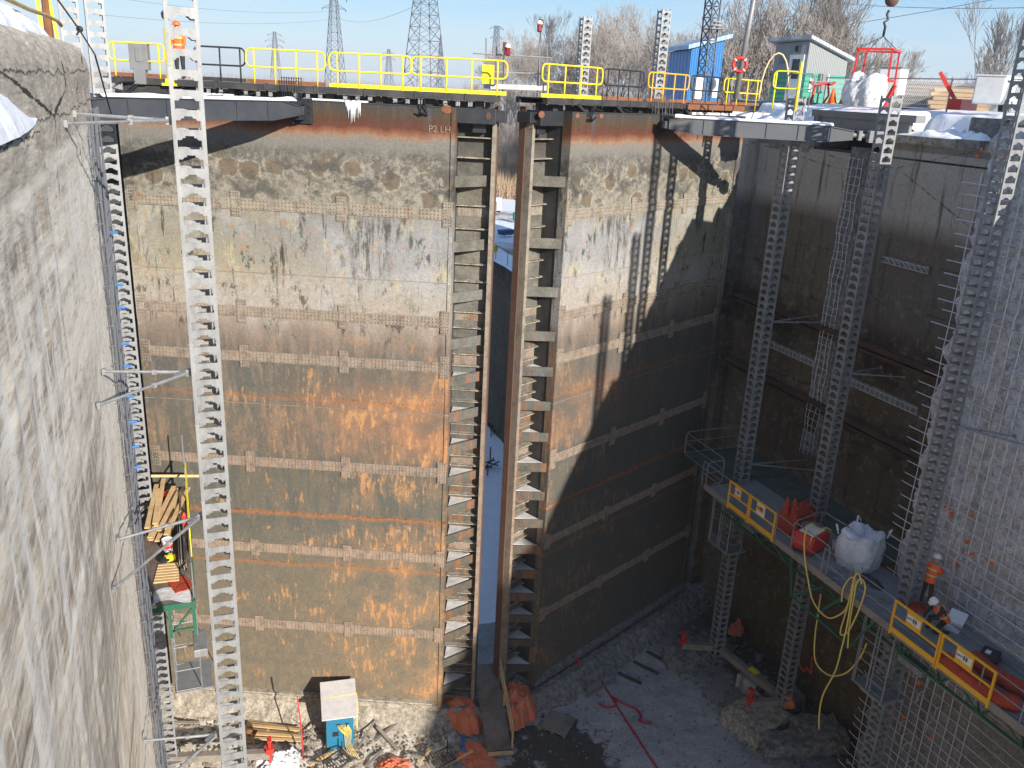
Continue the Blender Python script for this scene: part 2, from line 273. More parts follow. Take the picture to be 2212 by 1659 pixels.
def m_concrete_brown():
    s = NT('stained_brown_concrete'); X, Y, Z = s.xyz()
    a = s.noise(0.30, 8, 0.62); b = s.noise(2.6, 9, 0.75); c = s.noise(18, 6, 0.75)
    st = s.noise(1.5, 8, 0.72, s.map((1, 1.6, 0.10)))
    col = s.ramp(s.rng(Z, -25, 0), [(0.0, (.10, .072, .044)), (0.42, (.125, .086, .050)), (0.50, (.025, .019, .014)), (0.56, (.10, .07, .042)), (0.61, (.03, .022, .016)), (0.66, (.045, .035, .026)), (0.69, (.12, .105, .09)), (0.84, (.155, .14, .125)), (0.90, (0.145, 0.122, 0.093)), (0.955, (0.128, 0.105, 0.076)), (0.975, (0.374, 0.323, 0.272)), (1.0, (0.510, 0.493, 0.476))])
    col = s.mix(s.ramp(a, [(0.42, 0.0), (0.60, 0.7)]), col, (0.145, 0.116, 0.076))
    col = s.mix(s.ramp(st, [(0.50, 0.0), (0.62, 0.7)]), col, (0.076, 0.063, 0.044))
    col = s.mix(s.math('MULTIPLY', s.band(Z, -4.2, -0.9, 0.4), s.ramp(st, [(0.44, 0.75), (0.36, 0.0)][::-1])), col, (0.510, 0.476, 0.425))
    col = s.mix(s.ramp(b, [(0.52, 0.0), (0.66, 0.5)]), col, (0.289, 0.255, 0.212))
    v = s.voro(0.16, s.map((1, 0.7, 2.2)), 'DISTANCE_TO_EDGE')
    vd = s.math('ADD', v, s.math('MULTIPLY', s.math('SUBTRACT', b, 0.5), 0.06))
    col = s.mix(s.ramp(vd, [(0.0005, 0.6), (0.003, 0.0)]), col, (0.031, 0.025, 0.020))
    col = s.mix(0.5, col, s.ramp(c, [(0.3, 0.25), (0.7, 0.75)]), 'OVERLAY')
    n = s.bump(b, 0.6, 0.06); n = s.bump(c, 0.6, 0.02, n)
    return s.fin(col, 0.9, 0, n, 0.25)

def m_concrete_rough(name='hacked_grey_concrete', lo=(.64, .62, .62), hi=(.92, .90, .89), brown=0.75):
    s = NT(name); Z = s.xyz()[2]
    b = s.noise(4.5, 10, 0.8); c = s.noise(20, 8, 0.8); a = s.noise(0.5, 5, 0.6)
    col = s.ramp(b, [(0.36, tuple(x*.62 for x in lo)), (0.46, lo), (0.58, hi)])
    col = s.mix(s.ramp(s.voro(7.0), [(0.10, 0.5), (0.2, 0.0)]), col, (.16, .145, .13))
    col = s.mix(s.ramp(a, [(0.5, 0.0), (0.65, 0.35)]), col, (.33, .30, .26))
    col = s.mix(s.math('MULTIPLY', s.rng(Z, -14.5, -18.5), brown), col, s.mix(b, (.13, .11, .085), (.24, .215, .18)))
    col = s.mix(0.6, col, s.ramp(c, [(0.3, 0.15), (0.7, 0.85)]), 'OVERLAY')
    n = s.bump(b, 1.0, 0.10); n = s.bump(c, 1.0, 0.035, n)
    return s.fin(col, 0.93, 0, n, 0.2)

def m_floor():
    s = NT('dusty_chamber_floor'); X, Y, Z = s.xyz()
    a = s.noise(0.28, 8, 0.62); b = s.noise(1.6, 9, 0.75); c = s.noise(9, 7, 0.8)
    col = s.ramp(b, [(0.3, (.30, .295, .29)), (0.7, (.47, .46, .455))])
    brown = s.mix(b, (.20, .14, .09), (.42, .32, .22))
    # left half muddy, stony, its cream lightened as if sunlit; right half snow-dusted
    side = s.math('ADD', s.rng(X, 10.5, 6.0), s.math('MULTIPLY', s.math('SUBTRACT', a, 0.5), 3.0))
    col = s.mix(s.ramp(side, [(0.35, 0.0), (0.75, 1.0)]), col, s.mix(s.ramp(b, [(0.40, 0.0), (0.52, 1.0)]), brown, (.80, .74, .64)))
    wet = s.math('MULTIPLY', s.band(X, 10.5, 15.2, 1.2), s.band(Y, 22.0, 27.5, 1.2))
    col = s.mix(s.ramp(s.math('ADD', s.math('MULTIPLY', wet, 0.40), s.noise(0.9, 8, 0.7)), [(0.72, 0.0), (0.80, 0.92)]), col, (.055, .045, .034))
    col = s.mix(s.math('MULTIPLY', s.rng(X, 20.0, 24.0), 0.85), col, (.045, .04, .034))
    col = s.mix(s.ramp(s.voro(3.3), [(0.06, 0.8), (0.11, 0.0)]), col, (.58, .56, .53))
    col = s.mix(0.5, col, s.ramp(c, [(0.3, 0.2), (0.7, 0.8)]), 'OVERLAY')
    rgh = s.ramp(wet, [(0.2, 0.9), (0.8, 0.6)])
    return s.fin(col, rgh, 0, s.bump(c, 0.8, 0.04, s.bump(b, 0.8, 0.12)), 0.3)

def m_snow(name='snow', c1=(.80, .82, .85), c2=(.9, .9, .91), brush=0.0):
    s = NT(name)
    b = s.noise(2.0, 8, 0.6); c = s.noise(25, 6, 0.7)
    col = s.ramp(b, [(0.3, c1), (0.7, c2)])
    if brush:
        col = s.mix(s.ramp(s.noise(0.05, 9, 0.7), [(0.5, 0.0), (0.58, brush)]), col, (.24, .19, .14))
    return s.fin(col, 0.75, 0, s.bump(c, 0.4, 0.02, s.bump(b, 0.5, 0.12)), 0.3)

def m_wood(name, c1, c2, sc=(1, 14, 14)):
    s = NT(name)
    a = s.noise(2.5, 7, 0.7, s.map(sc)); b = s.noise(1.2, 5, 0.6)
    col = s.ramp(a, [(0.3, c1), (0.7, c2)])
    col = s.mix(s.ramp(b, [(0.5, 0.0), (0.7, 0.5)]), col, tuple(x*0.45 for x in c1))
    return s.fin(col, 0.8, 0, s.bump(a, 0.4, 0.01), 0.3)

def m_tarp(name, c, d):
    s = NT(name)
    a = s.noise(2.2, 8, 0.7); b = s.noise(9, 7, 0.75)
    col = s.mix(s.ramp(a, [(0.4, 0.0), (0.7, 0.6)]), c, d)
    col = s.mix(s.ramp(s.noise(3.0, 9, 0.75, s.map(loc=(4, 4, 4))), [(0.60, 0.0), (0.66, 0.85)]), col, (.36, .33, .30))
    return s.fin(col, 0.7, 0, s.bump(b, 1.0, 0.06, s.bump(a, 1.0, 0.15)), 0.3)

def m_ribbed(name, c, axis='X', sc=26.0, dirt=0.2):
    s = NT(name); o = s.xyz()
    v = {'X': o[0], 'Y': o[1], 'Z': o[2]}[axis]
    wv = s.math('SINE', s.math('MULTIPLY', v, sc))
    n = s.noise(3, 6, 0.6)
    col = s.mix(s.math('MULTIPLY', s.ramp(n, [(0.4, 0.0), (0.7, 1.0)]), dirt), c, (.2, .19, .17))
    return s.fin(col, 0.5, 0.1, s.bump(wv, 0.9, 0.03))

M = dict(
    galv=m_galv(), skin=m_skin(), skinr=m_skin(0.4, 'gate_skin_steel_shaded'), band=m_band(), dark=m_dark(), cleft=m_concrete_left(), cbrown=m_concrete_brown(), crough=m_concrete_rough(),
    cgrey=m_concrete_rough('grey_concrete', (.20, .19, .18), (.36, .345, .33), 0.0), cpale=m_concrete_rough('pale_chipped_concrete', (.34, .295, .235), (.60, .535, .44), 0.0),
    floor=m_floor(), snow=m_snow(), snowfield=m_snow('snow_field', (.72, .74, .78), (.86, .87, .89), 0.85), dirtysnow=m_snow('dirty_snow', (.52, .50, .47), (.74, .73, .72)),
    yellow=paint('yellow_paint', (.85, .66, .02), 0.45, amt=0.12), yelloworange=paint('amber_guard_paint', (.80, .40, .015), 0.5, amt=0.15), black=paint('black_paint', (.018, .02, .026), 0.45, amt=0.2, dirt=(.1, .09, .08)),
    blacksteel=paint('black_beam_steel', (.028, .028, .030), 0.6, amt=0.6, dirt=(.10, .09, .08), scale=2),
    rust=paint('rusty_steel', (.22, .085, .035), 0.85, amt=0.7, dirt=(.08, .045, .03), scale=4, bump=0.3), rustdark=paint('dark_rust_steel', (.10, .045, .025), 0.85, amt=0.6, scale=3, bump=0.3),
    strutdark=paint('black_blue_beam_paint', (.035, .042, .052), 0.5, amt=0.4, dirt=(.09, .085, .08), scale=2), strut=paint('blue_grey_beam_paint', (.085, .095, .11), 0.55, amt=0.4, dirt=(.16, .14, .12), scale=2), beamgrey=paint('grey_beam_paint', (.20, .205, .21), 0.6, amt=0.4, scale=2),
    orangetarp=m_tarp('orange_tarp', (.88, .23, .10), (.70, .28, .20)), redroll=m_tarp('red_insulating_blanket', (.55, .075, .03), (.33, .04, .025)), white=paint('white_paint', (.75, .75, .73), 0.5, amt=0.25),
    bag=m_tarp('white_woven_bag', (.84, .84, .87), (.74, .74, .78)), red=paint('red_paint', (.60, .03, .02), 0.5, amt=0.25), orange=paint('orange_plastic', (.85, .15, .02), 0.5, amt=0.1), blue=paint('blue_paint', (.008, .15, .27), 0.5, amt=0.2),
    green=paint('dark_green_paint', (.012, .11, .065), 0.5, amt=0.35), grating=paint('deck_plate', (.20, .21, .215), 0.7, amt=0.5, scale=2, bump=0.2), rebardark=paint('shaded_rebar_steel', (.13, .14, .165), 0.6, 0.2, amt=0.3), rebar=paint('rebar_steel', (.60, .61, .64), 0.5, 0.3, amt=0.3),
    timber=m_wood('fresh_timber', (.52, .34, .16), (.70, .50, .27)), oldwood=m_wood('weathered_wood', (.17, .145, .115), (.33, .30, .26)), darkwood=m_wood('dark_wet_wood', (.055, .045, .034), (.12, .10, .075)),
    ply=paint('plywood_sheet', (.12, .085, .055), 0.8, amt=0.7, dirt=(.28, .26, .24), scale=1.2, bump=0.2), plygreen=paint('green_deck_plate', (.05, .075, .06), 0.7, amt=0.5, dirt=(.18, .17, .16), scale=1.5),
    hose=paint('yellow_hose_rubber', (.72, .52, .12), 0.6, amt=0.2), redhose=paint('red_hose_rubber', (.45, .012, .05), 0.5, amt=0.1), cable=paint('black_cable_rubber', (.02, .02, .022), 0.5, amt=0.1),
    bark=paint('grey_bark', (.17, .145, .12), 0.9, amt=0.5, dirt=(.09, .07, .055), scale=6), twig=paint('brown_twigs', (.27, .235, .21), 0.9, amt=0.4, dirt=(.15, .12, .10), scale=1),
    reed=paint('tan_reeds', (.46, .34, .22), 0.9, amt=0.5, dirt=(.24, .16, .10), scale=1), glass=paint('dark_window_glass', (.03, .035, .04), 0.1, amt=0.0), roofgrey=m_ribbed('grey_roof_metal', (.42, .44, .46), 'X', 20),
    sidewhite=m_ribbed('ribbed_white_cladding', (.27, .29, .29), 'X', 40), sidegreen=m_ribbed('lapped_green_siding', (.07, .34, .23), 'Z', 26), sideblue=m_ribbed('ribbed_blue_cladding', (.012, .16, .42), 'X', 30), roofblue=m_ribbed('pale_blue_roof', (.30, .42, .55), 'X', 14),
    pylon=paint('weathered_lattice_steel', (.11, .12, .15), 0.6, 0.2, amt=0.2), skinp=paint('face_skin', (.45, .26, .18), 0.6, amt=0.1), hivis=paint('orange_work_jacket', (.95, .15, .03), 0.7, amt=0.1), lime=paint('lime_reflective_tape', (.62, .72, .25), 0.5, amt=0.1),
    pants=paint('brown_work_trousers', (.09, .05, .03), 0.85, amt=0.3), darkcloth=paint('dark_work_cloth', (.018, .024, .022), 0.85, amt=0.3), helmet=paint('white_hard_hat', (.78, .78, .74), 0.35, amt=0.1), roof=paint('grey_shed_roof', (.50, .48, .47), 0.75, amt=0.3),
    redlens=paint('dark_red_lens', (.22, .01, .02), 0.3, amt=0.1), chalk=paint('chalk_marks', (.24, .18, .11), 0.9, amt=0.3), steel=paint('bare_steel', (.30, .30, .31), 0.5, 0.5, amt=0.4), teal=paint('teal_paint', (.02, .30, .22), 0.6, amt=0.2),
    sprayorange=paint('orange_spray_marks', (.80, .13, .03), 0.8, amt=0.2), bluepl=paint('blue_cap_plastic', (.02, .16, .62), 0.4, amt=0.1), slatbrown=paint('dark_slat', (.06, .03, .02), 0.8, amt=0.4), ice=paint('ice', (.75, .76, .78), 0.25, amt=0.1),
    yellowobj=paint('bright_yellow_plastic', (.85, .60, .0), 0.5, amt=0.05), signgrey=paint('black_sign_ink', (.06, .06, .05), 0.7, amt=0.1))

# ------------------------------------------------------------------ mesh helpers
class MB:
    def __init__(s): s.v = []; s.f = []
    def add(s, vs, fs):
        k = len(s.v); s.v += [tuple(v) for v in vs]; s.f += [tuple(i+k for i in f) for f in fs]; return s
    def box(s, c, d, rz=0.0, rx=0.0, ry=0.0):
        m = Matrix.Rotation(rz, 3, 'Z') @ Matrix.Rotation(ry, 3, 'Y') @ Matrix.Rotation(rx, 3, 'X')
        h = Vector(d)/2; c = Vector(c)
        vs = [c + m @ Vector((sx*h.x, sy*h.y, sz*h.z)) for sz in (-1, 1) for sy in (-1, 1) for sx in (-1, 1)]
        return s.add(vs, [(0, 2, 3, 1), (4, 5, 7, 6), (0, 1, 5, 4), (2, 6, 7, 3), (0, 4, 6, 2), (1, 3, 7, 5)])
    def bb(s, x0, x1, y0, y1, z0, z1): return s.box(((x0+x1)/2, (y0+y1)/2, (z0+z1)/2), (abs(x1-x0), abs(y1-y0), abs(z1-z0)))
    def beam(s, a, b, w_, h_, up=(0, 0, 1)):
        a = Vector(a); b = Vector(b); t = (b-a).normalized(); u = Vector(up)
        if abs(t.dot(u)) > 0.98: u = Vector((1, 0, 0))
        x = t.cross(u).normalized(); y = x.cross(t).normalized()
        vs = [p + x*(sx*w_/2) + y*(sy*h_/2) for p in (a, b) for sy in (-1, 1) for sx in (-1, 1)]
        return s.add(vs, [(0, 1, 3, 2), (4, 6, 7, 5), (0, 4, 5, 1), (2, 3, 7, 6), (0, 2, 6, 4), (1, 5, 7, 3)])
    def tube(s, pts, r, n=8, cap=True):
        pts = [Vector(p) for p in pts]; rs = r if isinstance(r, (list, tuple)) else [r]*len(pts)
        base = len(s.v); prev = None
        for i, p in enumerate(pts):
            t = (pts[min(i+1, len(pts)-1)] - pts[max(i-1, 0)])
            t = t.normalized() if t.length > 1e-9 else Vector((0, 0, 1))
            if prev is None:
                u = Vector((0, 0, 1)) if abs(t.z) < 0.9 else Vector((1, 0, 0)); x = t.cross(u).normalized()
            else:
                x = (prev - t*prev.dot(t)); x = x.normalized() if x.length > 1e-6 else t.orthogonal().normalized()
            prev = x; y = t.cross(x)
            for k in range(n):
                a = 2*pi*k/n; s.v.append(tuple(p + (x*math.cos(a) + y*math.sin(a))*rs[i]))
        for i in range(len(pts)-1):
            for k in range(n):
                a = base+i*n+k; b = base+i*n+(k+1) % n; s.f.append((a, b, b+n, a+n))
        if cap and n > 2:
            s.f.append(tuple(base+k for k in reversed(range(n)))); s.f.append(tuple(base+(len(pts)-1)*n+k for k in range(n)))
        return s
    def prism(s, poly, o, ux, uy, depth):      # poly in (a,b) on axes ux,uy extruded by vector depth
        o = Vector(o); ux = Vector(ux); uy = Vector(uy); dv = Vector(depth); n = len(poly)
        vs = [o + ux*a + uy*b for a, b in poly] + [o + ux*a + uy*b + dv for a, b in poly]
        return s.add(vs, [tuple(reversed(range(n))), tuple(range(n, 2*n))] + [(i, (i+1) % n, (i+1) % n+n, i+n) for i in range(n)])
    def ball(s, c, r, nu=10, nv=6, sq=(1, 1, 1)):
        c = Vector(c); vs = []; fs = []
        for j in range(nv+1):
            th = pi*j/nv
            for i in range(nu):
                ph = 2*pi*i/nu; vs.append(c + Vector((r*sq[0]*math.sin(th)*math.cos(ph), r*sq[1]*math.sin(th)*math.sin(ph), r*sq[2]*math.cos(th))))
        for j in range(nv):
            for i in range(nu): fs.append((j*nu+i, (j+1)*nu+i, (j+1)*nu+(i+1) % nu, j*nu+(i+1) % nu))
        return s.add(vs, fs)
    def lathe(s, c, prof, n=12):
        c = Vector(c); vs = []; fs = []
        for (r, z) in prof:
            for i in range(n):
                a = 2*pi*i/n; vs.append(c + Vector((r*math.cos(a), r*math.sin(a), z)))
        for j in range(len(prof)-1):
            for i in range(n): fs.append((j*n+i, j*n+(i+1) % n, (j+1)*n+(i+1) % n, (j+1)*n+i))
        fs.append(tuple(reversed(range(n)))); fs.append(tuple((len(prof)-1)*n+i for i in range(n)))
        return s.add(vs, fs)
    def grid(s, fn, nu, nv):
        vs = [fn(i/nu, j/nv) for j in range(nv+1) for i in range(nu+1)]
        return s.add(vs, [(j*(nu+1)+i, j*(nu+1)+i+1, (j+1)*(nu+1)+i+1, (j+1)*(nu+1)+i) for j in range(nv) for i in range(nu)])
    def mesh(s, name, mat, smooth=False):
        me = bpy.data.meshes.new(name); me.from_pydata(s.v, [], s.f); me.materials.append(mat if not isinstance(mat, str) else M[mat])
        if smooth: me.polygons.foreach_set('use_smooth', [True]*len(me.polygons))
        me.update(); return me
    def build(s, name, mat, parent=None, loc=None, smooth=False, bevel=0.0, fix=False):
        me = s.mesh(name, mat, smooth)
        if fix:
            import bmesh
            bm = bmesh.new(); bm.from_mesh(me); bmesh.ops.recalc_face_normals(bm, faces=bm.faces); bm.to_mesh(me); bm.free()
        o = bpy.data.objects.new(name, me); COL.objects.link(o)
        if parent: o.parent = parent
        if loc is not None: o.location = loc
        if bevel:
            b = o.modifiers.new('bevel', 'BEVEL'); b.width = bevel; b.segments = 2; b.limit_method = 'ANGLE'
        return o
def tag(o, label=None, cat=None, group=None, kind=None):
    if label: o['label'] = label
    if cat: o['category'] = cat
    if group: o['group'] = group
    if kind: o['kind'] = kind
    return o
def empty(name, loc=(0, 0, 0), rz=0.0, label=None, cat=None, group=None):
    o = bpy.data.objects.new(name, None); COL.objects.link(o); o.location = loc; o.rotation_euler = (0, 0, rz); o.empty_display_size = 0.3
    return tag(o, label, cat, group)
def linked(me, name, parent, loc=(0, 0, 0), rot=(0, 0, 0), sc=None):
    o = bpy.data.objects.new(name, me); COL.objects.link(o); o.parent = parent; o.location = loc; o.rotation_euler = rot
    if sc: o.scale = sc
    return o
def kids(o): return [c for c in bpy.data.objects if c.parent == o]
def copy_tree(o, children, loc, rz=0.0, label=None, sc=None):
    c = o.copy(); COL.objects.link(c); c.location = loc; c.rotation_euler = (0, 0, rz)
    if sc: c.scale = sc
    if label: c['label'] = label
    for ch in children:
        d = ch.copy(); COL.objects.link(d); d.parent = c
    return c
def nz(x, y, z=0.0): return noise.noise(Vector((x, y, z)))
def fbm(x, y, z=0.0, o=4): return noise.fractal(Vector((x, y, z)), 1.0, 2.1, o)
def arc(c, r, a0, a1, n, ax, ay):
    c = Vector(c); ax = Vector(ax); ay = Vector(ay)
    return [c + ax*(r*math.cos(a0+(a1-a0)*i/n)) + ay*(r*math.sin(a0+(a1-a0)*i/n)) for i in range(n+1)]
def rounded_loop(p0, p1, h0, h1, r, n=5):     # closed tube path: rectangle between p0-p1 (base points), heights h0..h1, rounded corners
    p0 = Vector(p0); p1 = Vector(p1); t = (p1-p0).normalized(); Lh = (p1-p0).length; Zv = Vector((0, 0, 1)); pts = []
    def P(a, z): return p0 + t*a + Zv*z
    for (ca, cz_, a0) in ((Lh-r, h1-r, 0), (r, h1-r, pi/2), (r, h0+r, pi), (Lh-r, h0+r, 3*pi/2)):
        for i in range(n+1):
            a = a0 + (pi/2)*i/n; pts.append(P(ca + r*math.cos(a), cz_ + r*math.sin(a)))
    return pts + [pts[0]]
# ================================================================== THE SETTING
FZ = -25.4
# chamber floor
def ffl(u, v):
    x = -4 + 31*u; y = -2 + 36.5*v
    h = 0.10*fbm(x*0.5, y*0.5, 1) + 0.05*fbm(x*1.7, y*1.7, 4)
    if x < 9: h += 0.10*fbm(x*1.1, y*1.1, 9)*min(1, (9-x)/3)
    return (x, y, FZ + h)
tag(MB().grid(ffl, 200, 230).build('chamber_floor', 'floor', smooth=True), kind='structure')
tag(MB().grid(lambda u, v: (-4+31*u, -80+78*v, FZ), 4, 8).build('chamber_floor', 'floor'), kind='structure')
# snow covered bed behind the gate
def fbed(u, v):
    x = -14 + 37*u; y = 34.5 + 90*v
    return (x, y, FZ - 0.4 + 0.10*fbm(x*0.6, y*0.6, 2) + 0.05*fbm(x*2, y*2, 5))
tag(MB().grid(fbed, 110, 200).build('snowy_bed', 'snow', smooth=True), kind='structure')
# land downstream : one sheet to the horizon, lower behind the gate, plateau on the right and left
def smooth(a, b, x):
    t = max(0.0, min(1.0, (x-a)/(b-a))); return t*t*(3-2*t)
def land_h(x, y):
    low = -12.6 + 3.0*smooth(120, 260, y) + 4*smooth(260, 500, y)
    pr = max(smooth(0, 9, x - (0.50*y + 5))*(1-smooth(42, 52, y)), smooth(0, 14, x - (0.78*y + 12))) if y > 36 else 1.0
    plL = smooth(0, 30, -x - 16 - 0.02*y)*(1 - smooth(90, 160, y))
    k = max(pr, plL)
    h = low*(1-k) + (-0.55)*k
    h += 0.30*fbm(x*0.06, y*0.06, 3)*(1-smooth(400, 1500, y)) * (0.3 if pr > 0.9 else 1)
    if 110 < y < 200 and k < 0.5: h += 1.6*max(0, fbm(x*0.05, y*0.05, 8))
    return h
ys = [36, 40, 46, 54, 62, 70, 78, 86, 95, 105, 116, 128, 142, 160, 180, 205, 235, 270, 310, 360, 430, 520, 650, 850, 1150, 1600, 2400, 3600]
mb = MB()
def strip_land(xs, ys):
    k = len(mb.v); n = len(xs)
    for y in ys:
        for x in xs: mb.v.append((x, y, land_h(x, y)))
    for j in range(len(ys)-1):
        for i in range(n-1): mb.f.append((k+j*n+i, k+j*n+i+1, k+(j+1)*n+i+1, k+(j+1)*n+i))
strip_land([22.6 + 0.0 + 2.2*i for i in range(60)] + [170+30*i for i in range(1, 14)] + [1100, 1700, 2600], ys)
strip_land([-1800, -1000, -600, -400, -280, -200, -150, -110, -80, -60, -45, -34, -25, -18, -14], ys)
k0 = [y for y in ys if y >= 116]
strip_land([-14, -6, 2, 10, 16, 22.6], k0)
tag(mb.build('snowy_ground', 'snowfield', smooth=True), kind='structure')
# plateau beside the lock (right) as far back as the camera, and left bank
tag(MB().grid(lambda u, v: (27.4+120*u, -60+96.2*v, -0.55 + 0.12*fbm(u*30, v*30, 2)), 60, 60).build('snowy_yard', 'snowfield', smooth=True), kind='structure')
tag(MB().grid(lambda u, v: (-90+83*u, -40+76.2*v, -0.1 + 0.15*fbm(u*20, v*20, 2)), 40, 40).build('snowy_yard', 'snowfield', smooth=True), kind='structure')

# ---------------- downstream walls
wr = tag(MB().bb(22.3, 24.2, 37.5, 112, FZ-.6, -12.45).bb(22.3, 24.6, 36.2, 46, -12.4, -0.7).build('retaining_wall', 'cbrown'), 'dark stained concrete wall behind the gate with snow along its top', 'wall')
MB().grid(lambda u, v: (22.28+2.2*u, 46.1+66*v, -12.4 + 0.10*math.sin(pi*u)+0.05*fbm(u*3, v*40)), 6, 80).build('snow_cap', 'snow', wr, smooth=True)
tag(MB().bb(-15.5, -14, 36.2, 112, FZ-.6, -12.4).bb(-15, -3, 36.2, 37.0, FZ, -.2).build('retaining_wall', 'cgrey'), 'concrete wall on the far left of the channel behind the gate', 'wall')

# ---------------- left lock wall
XL = -1.35
YC = 20.0
ANCH = []
def prof_left(v):
    # returns (dx,z) along profile: 0..0.08 flat top, rounded coping, then down
    if v < 0.06: return (-3.5 + 3.02*v/0.06, 0.44)
    if v < 0.16:
        a = (v-0.06)/0.10*pi/2; return (-0.48 + 0.48*math.sin(a)**.8, -0.20 + 0.64*max(0,math.cos(a))**.8)
    return (0.0, -0.20 + (FZ-0.3+0.20)*(v-0.16)/0.84)
def fleft(u, v):
    y = -16 + (YC+16)*u; dx, z = prof_left(v)
    d = 0.016*fbm(y*0.5, z*0.5, 3) + 0.007*fbm(y*3, z*2.2, 7)
    if z < -0.3:
        d += 0.012*max(0, fbm(y*0.45, z*0.2, 11, 3))
        lower = fbm(y*0.35, 1.5, 21) * 0.25
        if z < -1.15 + lower*1.2: d -= 0.02
        if y > 15.8 + 0.5*fbm(z*0.8, 2, 5): d += 0.018*fbm(y*5, z*5, 13) - 0.02
        if y < 11.0 + 0.5*fbm(z, 3, 2) and z < -0.52: d += 0.17*smooth(0, .9, 11.0-y)*smooth(-.52, -.6, z) + 0.02*fbm(y*2, z*2, 31)
        # layered horizontal shutter marks fading downwards
        d += 0.003*math.sin(z*4.2 + 2*fbm(y*0.2, z*0.2, 2))
    return (XL + dx + d, y, z + 0.02*fbm(y*1.1, dx*2, 6))
lw = empty('lock_wall', (XL, 0, FZ), 0, 'tall sunlit weathered concrete lock wall with cracked coping filling the left side', 'wall')
def build_at(mb, name, mat, root, smooth=False, bevel=0.0, fix=False):
    o = mb.build(name, mat, root, smooth=smooth, bevel=bevel, fix=fix)
    me = o.data; lx = root.location
    rz = -root.rotation_euler.z; ca, sa = math.cos(rz), math.sin(rz)
    for vt in me.vertices:
        p = vt.co - lx; vt.co = (p.x*ca - p.y*sa, p.x*sa + p.y*ca, p.z)
    me.update(); return o
# keep left wall in world coords for its material
lw.location = (0, 0, 0)
MB().grid(fleft, 330, 300).build('wall_face', 'cleft', lw, smooth=True, fix=False)
MB().bb(-5, XL-0.12, YC-0.35, YC, FZ, -0.25).bb(-6.0, -3.3, 20.0, 36.4, FZ, -1.3).bb(-6.0, -2.3, 31.0, 36.4, FZ, -1.3).build('recess_face', 'cpale', lw)
MB().bb(-2.9, -1.44, 33.3, 36.4, FZ, -.9).build('shaded_quoin', 'black', lw)  # black colour stands in for the shade of the gap beside the hinge
mb = MB()
for i in range(13):
    y = 18.05 + 0.165*i; x = XL + 0.09 + random.uniform(-.015, .03)
    pts = [(x + 0.02*math.sin(z*1.3+i), y + 0.015*math.sin(z*2.1+i*2), z) for z in [-0.75 - 0.6*k for k in range(41)]]
    mb.tube(pts, 0.017, 5)
for k in range(60):
    z = -1.2 - 0.4*k; mb.tube([(XL-0.02, 18.0, z), (XL+0.11, 18.05, z), (XL+0.11, 20.1, z), (XL+0.05, 20.25, z-.08)], 0.010, 4)
    if k % 2: mb.tube([(XL+0.02, 19.6, z+.1), (XL+0.17, 19.75, z+.1), (XL+0.18, 19.8, z-.02), (XL+.05, 19.9, z-.06)], 0.009, 4)
mb.build('reinforcing_bars', 'rebardark', lw)
mb = MB(); rnd = random.Random(3)
for k, z in enumerate((-3.2, -4.3, -4.8, -5.6, -6.1, -6.8, -7.4, -8.0, -8.5)):
    mb.tube([(XL+0.08, 19.5, z), (XL+0.24, 19.55, z-.01)], 0.028, 6)
mb.build('bar_caps', 'bluepl', lw)
# snow on the coping and on the broken ledge
SNP = [(-.22, .22), (-.27, .45), (-.36, .60), (-.55, .74), (-.9, .83), (-1.6, .88), (-2.6, .80), (-3.7, .1)]
def fsn(u, v):
    y = -14 + 33.4*u; q = v*(len(SNP)-1); i = min(int(q), len(SNP)-2); f = q-i
    dx = SNP[i][0]*(1-f)+SNP[i+1][0]*f; z = SNP[i][1]*(1-f)+SNP[i+1][1]*f
    e = smooth(0.90, 1.0, u)
    k = 0.10*fbm(y*0.45, 3.3) + 0.035*fbm(y*1.8, 7.1)
    return (XL + dx*(1-.0*e) - k - .35*e*(v < .9), y, .30 + (z-.30)*(1-.75*e) + .05*fbm(y*.7, dx*1.5, 4))
MB().grid(fsn, 220, 28).build('snow_cap', 'snow', lw, smooth=True)
def fled(u, v):
    y = 4.0 + 7.2*u; a = v
    k = 1-smooth(8.2, 11.2, y)
    return (XL - 0.05 + 0.27*a*(.25+.75*k**.5) + .02*fbm(y*2, 3), y, -0.54 + 0.36*k*math.cos(a*pi/2)**.8*(1+.15*fbm(y*1.5, a*2)) - .03*a)
MB().grid(fled, 60, 12).build('snow_heap', 'snow', lw, smooth=True)
# ---------------- right lock wall (hacked face with bars) and recess
XR = 23.1; YR = 20.1; XB = 25.2
rw = empty('lock_wall', (0, 0, 0), 0, 'shaded rough grey concrete lock wall with exposed reinforcing grid on the right', 'wall')
def frt(u, v):
    y = 1 + (YR-1)*u; z = FZ-.3 + (-0.2-FZ)*v
    d = 0.10*fbm(y*1.3, z*1.3, 3) + 0.06*fbm(y*4.5, z*4.5, 8)
    e = 0.0
    je = 0.28*fbm(z*0.7, 4, 2) + 0.10*fbm(z*3, 7, 1)
    if u > 0.985: e = je - 0.1
    if y > 17.6 + je*1.5: d += 0.12 + 0.06*fbm(y*6, z*6, 2)
    if 13.4 + .4*fbm(z*.7, 2) < y < 15.6 + .4*fbm(z*.7, 9) and z < -9: d += 0.22
    if 9.6 < y < 11.0 and z < -9: d += 0.25
    return (XR + d + (0.35*smooth(-0.9, -0.2, z)), y + e, z)
MB().grid(frt, 210, 280).build('wall_face', 'crough', rw, smooth=True)
MB().bb(XR+0.35, 27, 1, YR-0.25, FZ, -0.32).bb(XR+.05, 27.4, -80, 1.0, FZ-.3, -0.2).build('wall_core', 'cgrey', rw)
mb = MB(); rnd = random.Random(5)
